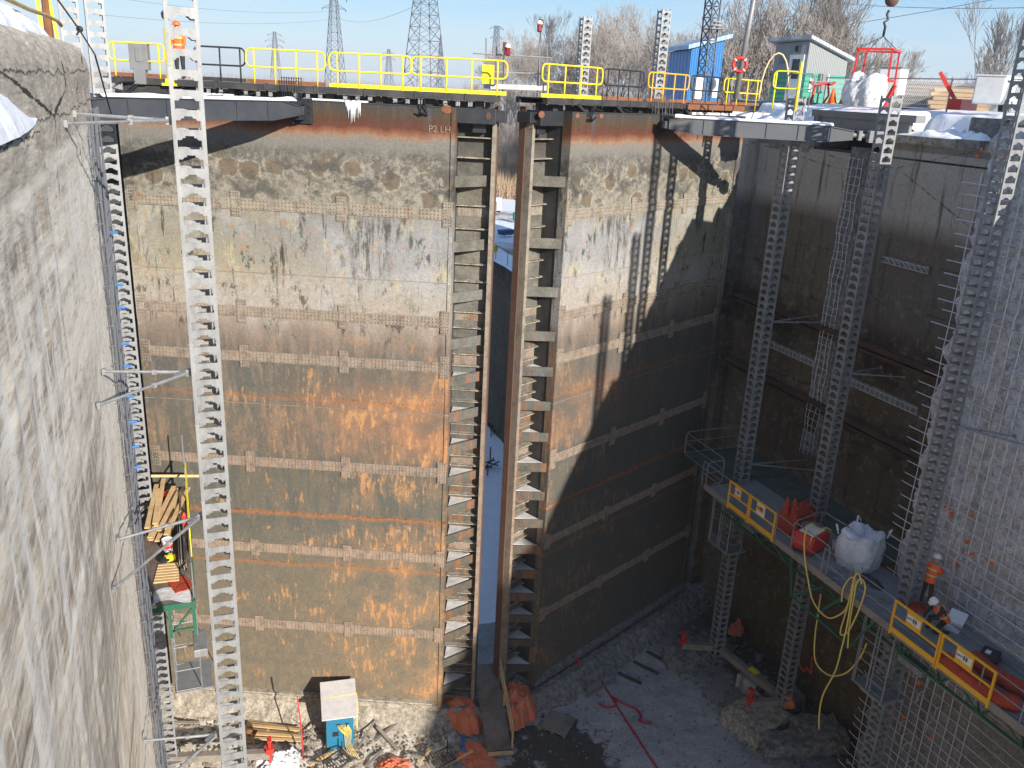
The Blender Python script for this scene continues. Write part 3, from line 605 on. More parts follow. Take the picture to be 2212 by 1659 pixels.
for i in range(44):      # vertical bars
    y = 4.0 + 0.37*i; x = XR - 0.10 - rnd.uniform(0, .05)
    if 13.2 < y < 15.7 or 9.4 < y < 11.1: continue
    z0 = -1.6 - rnd.random()*0.6; z = z0
    pts = []
    while z > FZ: pts.append((x + rnd.uniform(-.015, .015), y + rnd.uniform(-.02, .02), z)); z -= 1.1
    mb.tube(pts, 0.017, 4)
for k in range(56):     # horizontal bars, sticking out past the corner
    z = -2.0 - 0.41*k - rnd.uniform(0,.12); x = XR - 0.13
    y1 = YR + rnd.uniform(0.15, 0.6)
    mb.tube([(x+rnd.uniform(-.03, .03), 3.5 + 2*j + 0, z + rnd.uniform(-.03, .03)) for j in range(8)] + [(x, y1-.15, z), (x+.06, y1, z-.02), (x+.12, y1, z-.06)], 0.017, 4)
for k in range(420):    # hooks
    y = rnd.uniform(5, 19.5); z = rnd.uniform(-24, -2.2)
    if 13.2 < y < 15.7: continue
    mb.tube([(XR+.1, y, z), (XR-0.2, y, z), (XR-0.26, y+.02, z-0.06), (XR-0.25, y+.03, z-0.42)], 0.011, 4)
mb.build('reinforcing_bars', 'rebar', rw)
mb = MB(); rnd = random.Random(8)
for (px, py) in ((2115, 330), (2165, 345), (2100, 1105), (2050, 1105), (2090, 1170), (2065, 1220), (2047, 1095), (2105, 1196), (2137, 1218), (1985, 1470), (1968, 1485), (1930, 1530), (1955, 1550), (1900, 1500), (2010, 1590), (1975, 1445)):
    p = on_x(px, py, XR-0.02)
    for q in range(2): mb.ball(p + Vector((0, rnd.uniform(-.1, .1), rnd.uniform(-.12, .12))), rnd.uniform(.04, .09), 6, 4, (0.4, 1, 1.2))
mb.build('spray_mark', 'sprayorange', rw)
# recess wall
rc = empty('recess_wall', (0, 0, 0), 0, 'dark brown stained concrete recess wall in shade behind the scaffold masts', 'wall')
def frc(u, v):
    y = YR-0.3 + 16.4*u; z = FZ-.3 + (24.0-.12)*v
    d = 0.03*fbm(y*0.8, z*0.8, 3)
    if -10.2 < z < -9.0: d += 0.25*smooth(-10.2, -10.0, z)
    return (XB + d, y, z)
MB().grid(frc, 120, 170).build('wall_face', 'cbrown', rc, smooth=True)
MB().bb(XB-0.0, XB+0.4, YR-.3, 26.3, -1.75, -1.0).build('wall_head', 'cbrown', rc)
# protruding ledges (old timber/steel fenders) and band
mb = MB()
for z, h in ((-8.9, .20), (-12.15, .22)):
    mb.bb(XB-0.22, XB+.05, YR+.2, 35.3, z-h/2, z+h/2); mb.bb(XB-0.12, XB+.05, YR+.2, 35.3, z-h/2-0.26, z-h/2-0.12)
mb.bb(XB-0.10, XB+.05, 27.3, 28.2, -13.5, -12.5)
mb.build('fender_ledge', 'slatbrown', rc)
# hacked strip with bars
mb = MB()
def fst(u, v):
    z = -1.55 - 12.9*v
    e = 0.16*fbm(z*1.3, u*3, 2)
    y = 27.0 + 1.05*u + e*(1 if u < .5 else -1)*0.6
    return (XB - 0.05 - 0.06*abs(fbm(y*4, z*4, 5)), y, z)
MB().grid(fst, 14, 160).build('hacked_strip', 'cgrey', rc, smooth=False)
mb = MB()
for i, y in enumerate((27.2, 27.45, 27.75, 27.95)):
    mb.tube([(XB-0.16 + .03*math.sin(k*1.7+i), y + 0.03*math.sin(k*2.2+i), -1.9-0.55*k) for k in range(24)], 0.013, 4)
for k in range(38):
    z = -2.0 - 0.33*k; mb.tube([(XB-.17, 27.15, z), (XB-.17, 28.0, z + random.uniform(-.04, .04))], 0.011, 4)
    if k % 2: mb.tube([(XB-.05, 27.6, z), (XB-.27, 27.62, z), (XB-.28, 27.62, z-.3), (XB-.05, 27.64, z-.32)], 0.011, 4)
mb.build('reinforcing_bars', 'rebar', rc)
# long slots with ladder-like bars
mb = MB(); mc = MB()
for (y0, y1, z0, dz) in ((22.3, 26.9, -10.6, .38), (28.1, 31.1, -10.55, .36), (23.1, 25.35, -5.50, .30)):
    mb.bb(XB-0.06, XB+.03, y0, y1, z0-dz/2, z0+dz/2)
    for zz in (z0-dz*.35, z0+dz*.30): mc.tube([(XB-0.12, y0, zz), (XB-0.12, y1, zz)], 0.014, 4)
    n = int((y1-y0)/0.26)
    for i in range(n):
        y = y0 + 0.26*i; mc.tube([(XB-0.09, y, z0-dz*.4), (XB-0.15, y+.02, z0-dz*.1), (XB-0.14, y+(.22 if dz < .32 else .03), z0+dz*.4)], 0.012, 4)
mb.build('hacked_slot', 'cgrey', rc); mc.build('slot_bars', 'rebar', rc)
# hinge end return wall and quoin
MB().bb(24.75, 26.5, 34.2, 36.6, FZ-.4, -1.0).build('quoin', 'cbrown', rc)
# upper works : niche, lintel, ledges and slab
up_ = empty('wall_top', (0, 0, 0), 0, 'snow covered broken concrete top of the right lock wall with dark machinery niche', 'wall top')
MB().bb(27.3, 27.9, 19.8, 36.2, -3.0, -0.35).bb(25.2, 27.3, 30.6, 36.2, -2.0, -0.95).bb(25.2, 27.3, 20.0, 26.15, -1.5, -1.28).bb(25.0, 27.3, 36.2, 37.5, -14, -.5).build('concrete_tier', 'cgrey', up_)
MB().bb(25.1, 27.4, 26.15, 26.5, -3.0, -.95).bb(25.22, 27.4, 30.35, 30.62, -3.0, -.5).build('niche_cheek', 'cgrey', up_)
MB().bb(27.0, 27.3, 26.4, 30.5, -3.0, -0.4).bb(25.25, 27.2, 26.4, 30.5, -3.0, -1.75).build('niche_back', 'black', up_)  # black paints in the darkness inside the niche
MB().bb(25.3, 25.75, 25.2, 30.9, -0.52, -0.26).bb(25.35, 25.5, 25.5, 30.6, -0.92, -0.5).bb(25.25, 25.5, 25.5, 30.6, -0.97, -0.93).build('lintel_beam', 'beamgrey', up_)
MB().bb(25.05, 26.4, 23.05, 26.1, -1.24, -0.95).build('ledge_block', 'cpale', up_, bevel=.02)
MB().bb(24.95, 25.7, 21.95, 22.75, -1.22, -0.92).build('ledge_block', 'cgrey', up_, bevel=.02)
MB().bb(25.9, 27.2, 21.9, 23.4, -1.3, -0.2).build('ledge_block', 'cgrey', up_, bevel=.05)
MB().bb(25.15, 26.4, 19.8, 21.2, -1.6, -0.15).build('ledge_block', 'crough', up_, bevel=.03)
def fslab(u, v):
    y = -8 + 45*u; a = v
    x = 27.9 - 1.1*a + 0.15*fbm(y*.8, 2)*a
    z = -0.10 + 0.12*fbm(y*0.5, 4) - (0.16*a + 0.75*smooth(0.55, 1, a))
    if 26.4 < y < 31: x = 27.9 - 2.45*a; z = -0.08 - 0.22*a*a + 0.05*fbm(y, 3)
    return (x, y, z)
MB().grid(fslab, 260, 16).build('snow_cap', 'snow', up_, smooth=True)
def heap(x0, x1, y0, y1, z, h, seed):
    def f(u, v):
        e = max(0, math.sin(pi*u))**0.6 * max(0, math.sin(pi*v))**0.6
        x = x0+(x1-x0)*u; y = y0+(y1-y0)*v
        return (x, y, z + h*e*(0.75+0.5*fbm(x*1.8+seed, y*1.8, seed)) - 0.01)
    return MB().grid(f, 26, 34)
for i, a in enumerate(((25.08, 26.5, 23.1, 26.0, -.95, .28), (24.97, 25.68, 21.97, 22.73, -.92, .25), (25.3, 27.4, 30.7, 35.4, -.95, .45), (25.9, 27.1, 21.2, 23.3, -.2, .14), (25.3, 27.3, 20.8, 26.1, -1.28, .75), (25.95, 27.4, 30.7, 36, -.9, .75))):
    heap(*a, i+1).build('snow_heap', 'snow', up_, smooth=True)

# ---------------- sill below the leaves and blocks at the wall foot
P2 = Vector((-1.49, 32.70, 0)); P1 = Vector((8.84, 28.19, 0)); P3 = Vector((13.11, 28.40, 0)); P4 = Vector((23.67, 33.25, 0))
HB = -24.5
mb = MB()
def fsill(side):
    A, B = (Vector((-2.3, 33.3, 0)), Vector((11.4, 27.35, 0))) if side == 0 else (Vector((11.4, 27.35, 0)), Vector((25.2, 33.6, 0)))
    nrm_ = Vector((-.40, -.9165, 0)) if side == 0 else Vector((.417, -.9085, 0))
    def f(u, v):
        p = A.lerp(B, u)
        if v < 0.5: off = 0.0 + 0.35*(v/0.5); z = HB - 0.10
        else: t = (v-.5)/.5; off = 0.35 + 0.75*t; z = HB - 0.10 - (HB-0.10-FZ)*t - 0.08*t
        r = 0.07*fbm(p.x*2.2, v*4, 3+side) + 0.04*fbm(p.x*7, v*9, 5)
        off *= 1 - .75*smooth(2.6, 1.2, abs(p.x-11.4)) if False else (0.3 + 0.7*smooth(1.2, 2.8, abs(p.x-11.4)))
        q = p + nrm_*(off+r-.1)
        return (q.x, q.y, z + r*0.6*(v > .2))
    return f
for sd in (0, 1):
    tag(MB().grid(fsill(sd), 190, 22).build('sill_slope', 'cpale' if sd == 0 else 'cgrey', smooth=True), kind='structure')  # sunlight painted in: pale concrete on the sunny side, grey on the shaded side
tag(MB().prism([(-2.6, 33.6), (11.4, 27.7), (25.3, 33.8), (25.3, 36), (11.4, 30.2), (-2.6, 36)], (0, 0, FZ-.4), (1, 0, 0), (0, 1, 0), (0, 0, 0.78)).build('sill_step', 'cgrey'), kind='structure')
# ================================================================== SCAFFOLD MASTS
SEC = 1.5; MW = 0.5
def section_mb(w_=MW, h_=SEC, pitch=0.3):
    mb = MB(); hw = w_/2
    for sx in (-1, 1):
        for sy in (-1, 1):
            cx_, cy_ = sx*(hw-0.03), sy*(hw-0.03)
            mb.box((cx_, cy_, h_/2), (0.06, 0.06, h_))
    n = round(h_/pitch); W2 = hw-0.06
    for k in range(n):
        zc = k*pitch + pitch*0.5
        h0, h1 = zc-0.085, zc+0.075
        # plate whose lower edge carries a stepped notch
        poly = [(-W2, h1), (-W2, h0), (-0.13, h0), (-0.10, h0+0.035), (-0.065, h0+0.035), (-0.065, h0+0.065), (0.065, h0+0.065), (0.065, h0+0.035), (0.10, h0+0.035), (0.13, h0), (W2, h0), (W2, h1)]
        for (o, ux, dp) in (((0, -hw+0.004, 0), (1, 0, 0), (0, 0.012, 0)), ((0, hw-0.016, 0), (1, 0, 0), (0, 0.012, 0)), ((-hw+0.004, 0, 0), (0, 1, 0), (0.012, 0, 0)), ((hw-0.016, 0, 0), (0, 1, 0), (0.012, 0, 0))):
            mb.prism(poly, o, ux, (0, 0, 1), dp)
    for sx in (-1, 1):
        for sy in (-1, 1): mb.box((sx*(hw-0.03), sy*(hw-0.03), h_-0.012), (0.085, 0.085, 0.02))
    return mb
sec_me = section_mb().mesh('mast_section', 'galv')
def mast(x, y, z0, ztop, label, rz=0.0, red=None):
    r = empty('scaffold_mast', (x, y, z0), rz, label, 'mast', 'galvanized climbing scaffold masts')
    n = max(1, math.ceil((ztop-z0)/SEC-0.01))
    start = ztop - z0 - n*SEC
    for k in range(n):
        o = linked(sec_me, 'mast_section', r, (0, 0, start+k*SEC))
    b = MB(); b.bb(-.4, .4, -.4, .4, start, start+.06); b.tube([(-.3, 0, start+.05), (-.3, 0, start+.35)], .03, 6); b.tube([(.3, 0, start+.05), (.3, 0, start+.35)], .03, 6)
    b.build('base_plate', 'galv', r)
    return r
def wall_tie(p_m, p_a, p_b, label):
    r = empty('wall_tie', p_m, 0, label, 'wall tie', 'wall ties bracing the scaffold masts')
    a = Vector(p_a)-Vector(p_m); b = Vector(p_b)-Vector(p_m)
    for q in (a, b):
        MB().tube([Vector((0, 0, 0)), q*0.45], .032, 6).tube([q*0.42, q], .026, 6).box(q*0.42, (.08, .05, .08)).box(q, (.05, .09, .10)).build('tie_tube', 'galv', r)
    MB().box((0, 0, 0), (.14, .10, .12)).box(a*0.06+b*0.06, (.2, .06, .07), math.atan2(a.y, a.x)).build('clamp', 'steel', r)
    return r
NEAR = Vector((0.335, 15.4, 0))
mast(NEAR.x, NEAR.y, FZ, 4.6, 'large galvanized mast nearest the camera crossing the left gate leaf')
LM = Vector((-1.64, 28.6, 0))
mast(LM.x, LM.y, -24.3, 4.0, 'galvanized mast standing at the edge of the left lock wall, right of its twin', 0.10)
mast(LM.x-0.66, LM.y+0.1, -24.3, 4.0, 'galvanized mast left of its twin, seen only above the left coping', 0.10)
mast(22.15, 28.0, -24.0, 0.2, 'shaded mast nearest the hinge of the right gate leaf', 0.0)
mast(23.05, 24.2, -24.5, 0.35, 'shaded mast in the middle of the recess wall, behind the white bulk bag', 0.0)
mast(21.95, 18.3, -25.2, 3.3, 'shaded mast in front of the rough reinforced corner, beside the standing worker', 0.0)
p = on_z(1925, 1659, -24)
mast(20.05, 42.5, -12.5, 3.55, 'distant mast behind the right walkway, left of its neighbour')
mast(22.7, 39.4, -12.5, 3.9, 'distant mast behind the right walkway beside the blue shed')
for (yy, zt, tx) in ((9.15, 2.8, 'shaded mast on the right wall just outside the frame, first one nearer the camera'), (2.1, 2.9, 'shaded mast on the right wall outside the frame, second one'), (12.6, 5.4, 'tall unseen mast added on the right wall for its shadow band on the right gate leaf')):  # the tall one is added to cast the broad crane shadow
    mast(22.05, yy, -25.2, zt, tx, 0.0)
# ties of the near mast
for (py, zl, nm) in ((262, 0, 'silver wall tie of the near mast just below the coping'), (805, 1, 'silver wall tie of the near mast at mid height'), (1117, 2, 'silver wall tie of the near mast above the lumber platform'), (1590, 3, 'silver wall tie of the near mast close to the floor')):
    pm = at_d((402, 425, 440, 470)[zl], py, 15.35); zc = pm.z
    wall_tie((NEAR.x-0.27, 15.4, zc), (XL+.03, 13.3 if zl == 2 else 14.1, zc-0.02), (XL+.03, 15.6 if zl != 2 else 14.8, zc+0.05), nm)
for (mx, my, pz, y2, nm) in ((22.4, 28.0, -8.55, 27.2, 'thin wall tie on the shaded mast nearest the hinge, upper one'), (22.4, 28.0, -14.9, 26.4, 'thin wall tie on the shaded mast nearest the hinge, just above the platform'), (23.3, 24.2, -9.6, 23.2, 'thin wall tie on the middle shaded mast'), (22.05, 18.0, -9.2, 15.6, 'thin wall tie on the mast at the rough corner')):
    xw = 25.1 if mx > 22.1 and my > 20 else 23.0
    wall_tie((mx, my, pz), (xw, y2, pz+.05), (xw, y2+1.2, pz+.05), nm)
# ================================================================== GATE LEAVES
ROWS = [-3.48, -7.26, -8.93, -13.08, -16.75, -20.22]
BAND_TOPS = [-2.2, -4.4, -6.2, -7.9, -9.3, -10.7, -12.0, -13.3, -14.55, -15.8, -17.0, -18.15, -19.25, -20.3, -21.5, -22.8]
HL = -23.8        # local bottom
def rivet(mb, u, z, V, w0, r=0.036, h=0.034):
    k = len(mb.v)
    ring = [V(u + r*math.cos(a), w0, z + r*math.sin(a)) for a in (0, pi/3, 2*pi/3, pi, 4*pi/3, 5*pi/3)]
    top = [V(u + r*.55*math.cos(a), w0+h*.8, z + r*.55*math.sin(a)) for a in (0, pi/3, 2*pi/3, pi, 4*pi/3, 5*pi/3)]
    mb.v += ring + top + [V(u, w0+h, z)]
    for i in range(6):
        j = (i+1) % 6; mb.f.append((k+i, k+j, k+6+j, k+6+i)); mb.f.append((k+6+i, k+6+j, k+12))
def make_leaf(A, B, flip, label, splices, rails_f, rails_b, extra):
    ang = math.atan2(B.y-A.y, B.x-A.x); uS = (B-A).length
    s = 1 if flip else -1          # local y of the viewer side
    def V(u, w_, z): return (u, s*w_, z)
    r = empty('mitre_gate_leaf', (A.x, A.y, -0.69), ang, label, 'gate leaf')
    def bx(mb, u0, u1, w0, w1, z0, z1): return mb.bb(u0, u1, s*w0, s*w1, z0, z1)
    # skin sheet, gently uneven
    def fs(a, b):
        u = uS*a; z = HL*b
        return V(u, 0.018*fbm(u*0.35, z*0.35, 4) + 0.006*fbm(u*1.5, z*1.5, 3), z)
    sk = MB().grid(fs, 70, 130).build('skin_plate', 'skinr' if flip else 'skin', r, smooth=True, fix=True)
    # body behind
    mb = MB(); bx(mb, 0, uS-.02, -1.25, -0.05, HL, -0.02); mb.build('leaf_body', 'dark', r, bevel=0)
    # hinge side angle strip
    mb = MB(); bx(mb, 0.02, 0.34, 0.0, 0.06, HL, 0); bx(mb, uS-0.13, uS+0.02, 0.0, 0.045, HL, 0); bx(mb, uS-0.0, uS+0.03, -0.35, 0.045, HL, 0); mb.build('edge_angle', 'skinr' if flip else 'skin', r)
    # straps
    for k, z in enumerate(ROWS):
        zb = z - (0.0 if not flip else 0.05)
        mb = MB(); bx(mb, 0.05, uS-0.02, 0.012, 0.036, zb-0.19, zb+0.19)
        n = int((uS-.1)/0.127)
        for i in range(n):
            if i % 13 == 0: continue
            u = 0.12 + i*0.127
            for q in (-0.125, 0, 0.125): rivet(mb, u, zb+q, V, 0.036, .040, .040)
        mb.build('riveted_strap', 'band', r, fix=True)
        for us in splices:
            mb = MB(); h = 0.42 if k < 4 else 0.34
            us2 = min(us, uS-0.18)
            bx(mb, us2-0.17, us2+0.17, 0.03, 0.058, zb-h, zb+h)
            zz = -h+0.06
            while zz < h-0.03:
                for q in ((-0.12, -0.045, 0.045, 0.12) if abs(zz) > 0.12 else (-0.12, 0.12)): rivet(mb, us2+q, zb+zz, V, 0.058)
                zz += 0.105
            mb.build('splice_plate', 'band', r, fix=True)
    # plate seams
    mb = MB()
    for z in (-5.85, -10.75): bx(mb, 0.3, uS-.13, 0.012, 0.022, z-.012, z+.012)
    mb.build('seam_bead', 'band', r)
    # bottom seal strips
    mb = MB(); bx(mb, 0.0, uS-.35, 0.0, 0.22, HL+.28, HL+.36); bx(mb, 0.0, uS-.30, 0.0, 0.16, HL+.14, HL+.20); bx(mb, 0.0, uS-.02, 0.0, .06, HL-.12, HL+.14)
    mb.build('bottom_seal', 'cpale' if not flip else 'cgrey', r)
    # mitre bay : recessed back plate, shelves, girders and post
    uE = uS + (1.20 if not flip else 1.08); wB = -1.12
    mb = MB(); bx(mb, uS-.02, uE, wB-.06, wB, HL, -0.5); mb.build('bay_back_plate', 'dark', r)
    mb = MB(); bx(mb, uS-.06, uS, wB, -0.02, HL, -0.02); mb.build('bay_side_plate', 'blacksteel', r)  # black steel stands in for the shadow inside the bay
    for k, z in enumerate(ROWS):
        mb = MB(); bx(mb, uS+.04, uE-.02, wB, wB+.02, z-.17, z+.17)
        u = uS + .1
        while u < uE-.05:
            for q in (-0.12, -0.04, 0.04, 0.12): rivet(mb, u, z+q, V, wB+.02, .026, .02)
            u += 0.105
        mb.build('bay_strap', 'band', r, fix=True)
    tops = BAND_TOPS
    for i, zt in enumerate(tops):
        h = 0.37; e = 0.02
        a0, w0, a1, w1 = uS+.0, -0.05, uE-.05, wB+.06
        poly = [(a0, s*w0), (a0+e, s*(w0+.0)), (a1, s*w1), (a1-.03, s*(w1-.05)), (a0, s*(w0-.06))]
        mb = MB(); mb.prism([(a0, s*w0), (a1, s*(w1+.04)), (a1, s*(w1-.02)), (a0, s*(w0-.06))], (0, 0, zt-h), (1, 0, 0), (0, 1, 0), (0, 0, h))
        mb.prism([(a0, s*(w0-.02)), (a1, s*w1), (a0, s*wB)], (0, 0, zt-0.20), (1, 0, 0), (0, 1, 0), (0, 0, 0.03))
        g = mb.build('end_girder', 'dark', r, fix=True)
        if zt < -8.5:
            hh = 0.05 + 0.02*random.random()
            mb = MB(); mb.prism([(a0+.06, s*(w0-.16)), (a1-.25, s*(w1+.02)), (a0+.05, s*(wB+.03))], (0, 0, zt-0.168), (1, 0, 0), (0, 1, 0), (0, 0, hh + (0.08 if zt < -12 else 0)))
            mb.build('lodged_snow', 'dirtysnow', g, fix=True)
        # thin shelves between
        nx = tops[i+1] if i+1 < len(tops) else HL-.2
        gap = (zt-h) - nx
        for q in (0.36, 0.80) if gap > 0.6 else (0.5,):
            zz = zt - h - gap*q
            m2 = MB(); bx(m2, uS, uE-.03, wB, wB+.20, zz-.022, zz+.0); bx(m2, uS, uE-.03, wB+.18, wB+.20, zz-.05, zz)
            m2.build('shelf_rib', 'cpale', r)  # pale colour imitates sunlight on the rib's top edge
            m2 = MB(); bx(m2, uE-.1, uE+.05, wB+.1, wB+.14, zz-.19, zz-.16); m2.build('bolt', 'black', r)
    for zz in (-0.95, -1.62):
        m2 = MB(); bx(m2, uS, uE-.03, wB, wB+.34, zz-.03, zz); m2.build('shelf_rib', 'cpale', r)  # same painted sunlit tone on the upper ribs
    # head box and post
    mb = MB(); bx(mb, uS, uE+.1, wB-.02, -0.35, -0.5, -0.0); bx(mb, uE+.05, uE+.42, wB-.05, -0.55, -0.42, -0.05); bx(mb, uS+.5, uS+.95, wB+.1, wB+.4, -.8, -.45); mb.build('head_box', 'black', r, bevel=.02)
    mb = MB(); bx(mb, uE-.02, uE+.12, wB-.1, wB+.42, HL-.1, -0.3); mb.build('mitre_post', 'band', r)
    mb = MB(); bx(mb, uE+.12, uE+.16, wB-.1, wB+.10, HL-.1, 0.1); bx(mb, uE-.02, uE+.16, wB-.20, wB-.1, HL-.1, 0.1); mb.build('post_seal', 'rustdark', r)
    # top plate, walkway carriers
    mb = MB(); bx(mb, 0, uS, -1.25, 0.03, -0.03, 0.0); mb.build('top_plate', 'blacksteel', r)
    Wd = 0.42
    mb = MB()
    bx(mb, -0.4, uE+.15, -0.30, -0.05, Wd-0.20, Wd); bx(mb, -.4, uE+.15, -1.55, -1.35, Wd-.2, Wd); bx(mb, -.4, uE+.15, -1.4, -.2, Wd-.04, Wd-.0)
    for i in range(8): bx(mb, 0.3+i*1.65, 0.55+i*1.65, -1.3, -0.45, 0, Wd-.2); bx(mb, 0.0+i*1.65, 0.05+i*1.65, -0.36, -0.02, Wd-.24, Wd+.03)
    mb.build('walkway_beam', 'blacksteel', r, bevel=.01)
    mb = MB()
    n = int(uE/0.42)
    for i in range(n+1):      # slotted lower channel
        u = i*0.42; bx(mb, u, u+.27, -0.7, -0.66, .03, .17)
    bx(mb, 0, uE, -0.7, -0.66, .17, .20); bx(mb, 0, uE, -0.7, -0.66, .0, .03)
    mb.build('slotted_channel', 'blacksteel', r)
    for (u0, u1, mat, wv, toe) in rails_f:
        p0 = Vector(V(u0, wv, Wd)); p1 = Vector(V(u1, wv, Wd)); t = (p1-p0).normalized()
        mb = MB().tube(rounded_loop(p0, p1, .52, 1.07, .17), .029, 7, False)
        nn = max(2, round((u1-u0)/0.95))
        for i in range(nn+1):
            f = 0.10 + 0.80*i/nn; q = p0.lerp(p1, f); mb.tube([q + Vector((0, 0, -.22 if wv > -1 else 0)), q + Vector((0, 0, 1.07))], .027, 6)
        o = mb.build('guardrail', mat, r, smooth=True)
        if toe: MB().beam(p0 + Vector((0, 0, .09)), p1 + Vector((0, 0, .09)), .012, .10).beam(p0+Vector((0, 0, .03)), p1+Vector((0, 0, .03)), .05, .02).build('toe_board', toe, o)
    extra(r, V, bx, uS, uE, Wd)
    return r
def plane_u(A, B, px, py, w_=0.0, zl=None):
    d = (B-A).normalized(); n = Vector((d.y, -d.x, 0))
    if n.y > 0: n = -n
    r = ray(px, py); q = A + n*w_; t = q.dot(n)/r.dot(n); p = r*t
    return (p-A).dot(d), p.z+0.69
def uL(px, py, w_=0): return plane_u(P2, P1, px, py, w_)[0]
def uR(px, py, w_=0): return plane_u(P4, P3, px, py, w_)[0]
def text_mesh(body, size, ext=0.004):
    c = bpy.data.curves.new('lettering', 'FONT'); c.body = body; c.size = size; c.extrude = ext; c.align_x = 'CENTER'; c.align_y = 'CENTER'
    o = bpy.data.objects.new('lettering', c); COL.objects.link(o)
    dg = bpy.context.evaluated_depsgraph_get(); me = bpy.data.meshes.new_from_object(o.evaluated_get(dg)); bpy.data.objects.remove(o); return me
def add_text(body, size, mat, parent, loc, rot, name='lettering'):
    me = text_mesh(body, size); me.materials.clear(); me.materials.append(M[mat])
    return linked(me, name, parent, loc, rot)
def cleat(r, V, u, z):
    mb = MB()
    mb.tube([V(u-.08, .05, z-.05), V(u-.06, .3, z+.35), V(u+.06, .3, z+.35), V(u+.08, .05, z-.05)], .022, 6)
    mb.lathe(V(u, .16, z-.12), [(.09, -.03), (.12, 0), (.09, .03)], 10); mb.tube([V(u-.12, .05, z-.2), V(u-.12, .25, z-.05)], .03, 6); mb.tube([V(u+.12, .05, z-.2), V(u+.12, .25, z-.05)], .03, 6)
    mb.build('shackle_bracket', 'black', r)
def warn_lamp(r, V, u, w_, base, h):
    pz = base
    o = MB().tube([V(u, w_, pz), V(u, w_, pz+h)], .022, 6).bb(V(u, w_, 0)[0]-.06, V(u, w_, 0)[0]+.06, V(u, w_, 0)[1]-.06, V(u, w_, 0)[1]+.06, pz+h-.05, pz+h+.22).build('lamp_post', 'rustdark', r)
    x, y, _ = V(u+.12, w_+.05, 0)
    MB().lathe((x, y, pz+h-.18), [(.05, -.02), (.085, .02), (.085, .2), (.06, .24)], 10).build('red_lens', 'redlens', o)
    MB().lathe((x, y, pz+h+.05), [(.09, 0), (.11, .03), (.08, .10), (.03, .13)], 10).build('lamp_cap', 'white', o)
def extra_left(r, V, bx, uS, uE, Wd):
    # icicles over the skin
    mb = MB(); rnd = random.Random(4)
    u0 = uL(748, 225); u1 = uL(778, 225)
    for i in range(20):
        u = u0 + (u1-u0)*i/19 + rnd.uniform(-.01, .01); l = rnd.uniform(.15, .75)*(1-.3*abs(i-9)/9)
        mb.tube([V(u, .05, .0), V(u+.005, .05, -l*.5), V(u, .045, -l)], [.022, .014, .003], 5)
    x0 = min(V(u0, 0, 0)[0], V(u1, 0, 0)[0])
    bx(mb, u0-.03, u1+.03, -.1, .07, -.03, .03); mb.build('icicles', 'ice', r)
    cleat(r, V, uL(915, 240), -.1)
    add_text('P2 LH', .30, 'chalk', r, V(uL(950, 276), .03, -.72), (pi/2, 0, 0))
    add_text('8', .30, 'rust', r, V(uE-.15, -.32, -.24), (pi/2, 0.3, 0))
    MB().ball(V(uL(965, 236), .01, -.08), .17, 10, 6, (1.2, .15, .8)).build('primer_patch', 'rust', r)
    # strut bracket
    ub = uL(655, 250)
    mb = MB(); bx(mb, ub-.28, ub+.32, 0.0, .10, -.75, .05); bx(mb, ub-.22, ub+.1, .1, .5, -.62, -.50); bx(mb, ub-.22, ub+.1, .1, .5, -.15, -.05); bx(mb, ub-.28, ub-.22, .1, .3, -.75, 0)
    for zz in (-.65, -.4, -.2, -.02): mb.tube([V(ub+.24, .08, zz), V(ub+.24, .14, zz)], .035, 6)
    mb.build('strut_bracket', 'black', r)
    # crank pedestal, control box, hoses
    ug = uL(860*0.576, 255); 
    a = uL(507, 105, -.2)
    e = uL(302, 120, -.1); bx0 = MB(); bx(bx0, e-.32, e+.28, -.25, .0, Wd+.25, Wd+1.05); bx(bx0, e-.2, e+.18, -.2, .05, Wd-.2, Wd+.3); bx(bx0, e-.1, e+.1, .0, .03, Wd+.5, Wd+.95); bx0.build('control_cabinet', 'beamgrey', r, bevel=.02)
    MB().tube([V(e-.1, 0, Wd-.1), V(e-.5, .1, Wd-.45), V(e-.9, .15, Wd-.35), V(e-.6, .1, Wd-.15), V(e+.0, 0, Wd-.1)], .03, 6).tube([V(e, 0, Wd-.1), V(e-.4, .12, Wd-.5), V(e-.8, .15, Wd-.42)], .03, 6).build('cable_loops', 'cable', r)
    e = uL(363, 100, -.1)
    c = MB(); c.tube([V(e, -.1, Wd-.2), V(e, -.1, Wd+1.55)], .10, 10); bx(c, e-.22, e+.22, -.3, .1, Wd-.2, Wd-.12); bx(c, e-.14, e+.14, -.2, .0, Wd-.12, Wd+.02); c.build('yellow_pillar', 'yellow', r)
    MB().tube([V(e, -.1, Wd+1.55), V(e, -.1, Wd+1.8)], .05, 8).lathe(V(e, -.1, Wd+1.8), [(.06, 0), (.13, .06), (.15, .2), (.09, .28)], 10).build('search_lamp', 'black', r)
    # sloping housing on the beam
    h = MB(); e0 = uL(262, 205); e1 = uL(365, 205)
    h.prism([(e0, -.1), (e1+.6, -.1), (e1+.4, .12), (e1-.5, .2), (e0, .52)], V(0, -.15, 0), (1, 0, 0), (0, 0, 1), V(0, -.6, 0)); h.build('hinge_housing', 'blacksteel', r, fix=True)
    # bridge plank end railing at the mitre and lamp
    warn_lamp(r, V, uL(1090, 110, -1.2), -1.0, Wd, 1.45)
    MB().bb(*sorted((V(uL(1050, 130, -.9), 0, 0)[0]-.12, V(uL(1050, 130, -.9), 0, 0)[0]+.28)), *sorted((V(0, -1.0, 0)[1], V(0, -.9, 0)[1])), Wd+.35, Wd+.95).build('sign_plate', 'yellow', r)
    # vertical studs near the strut (icicle like rods)
    st = MB()
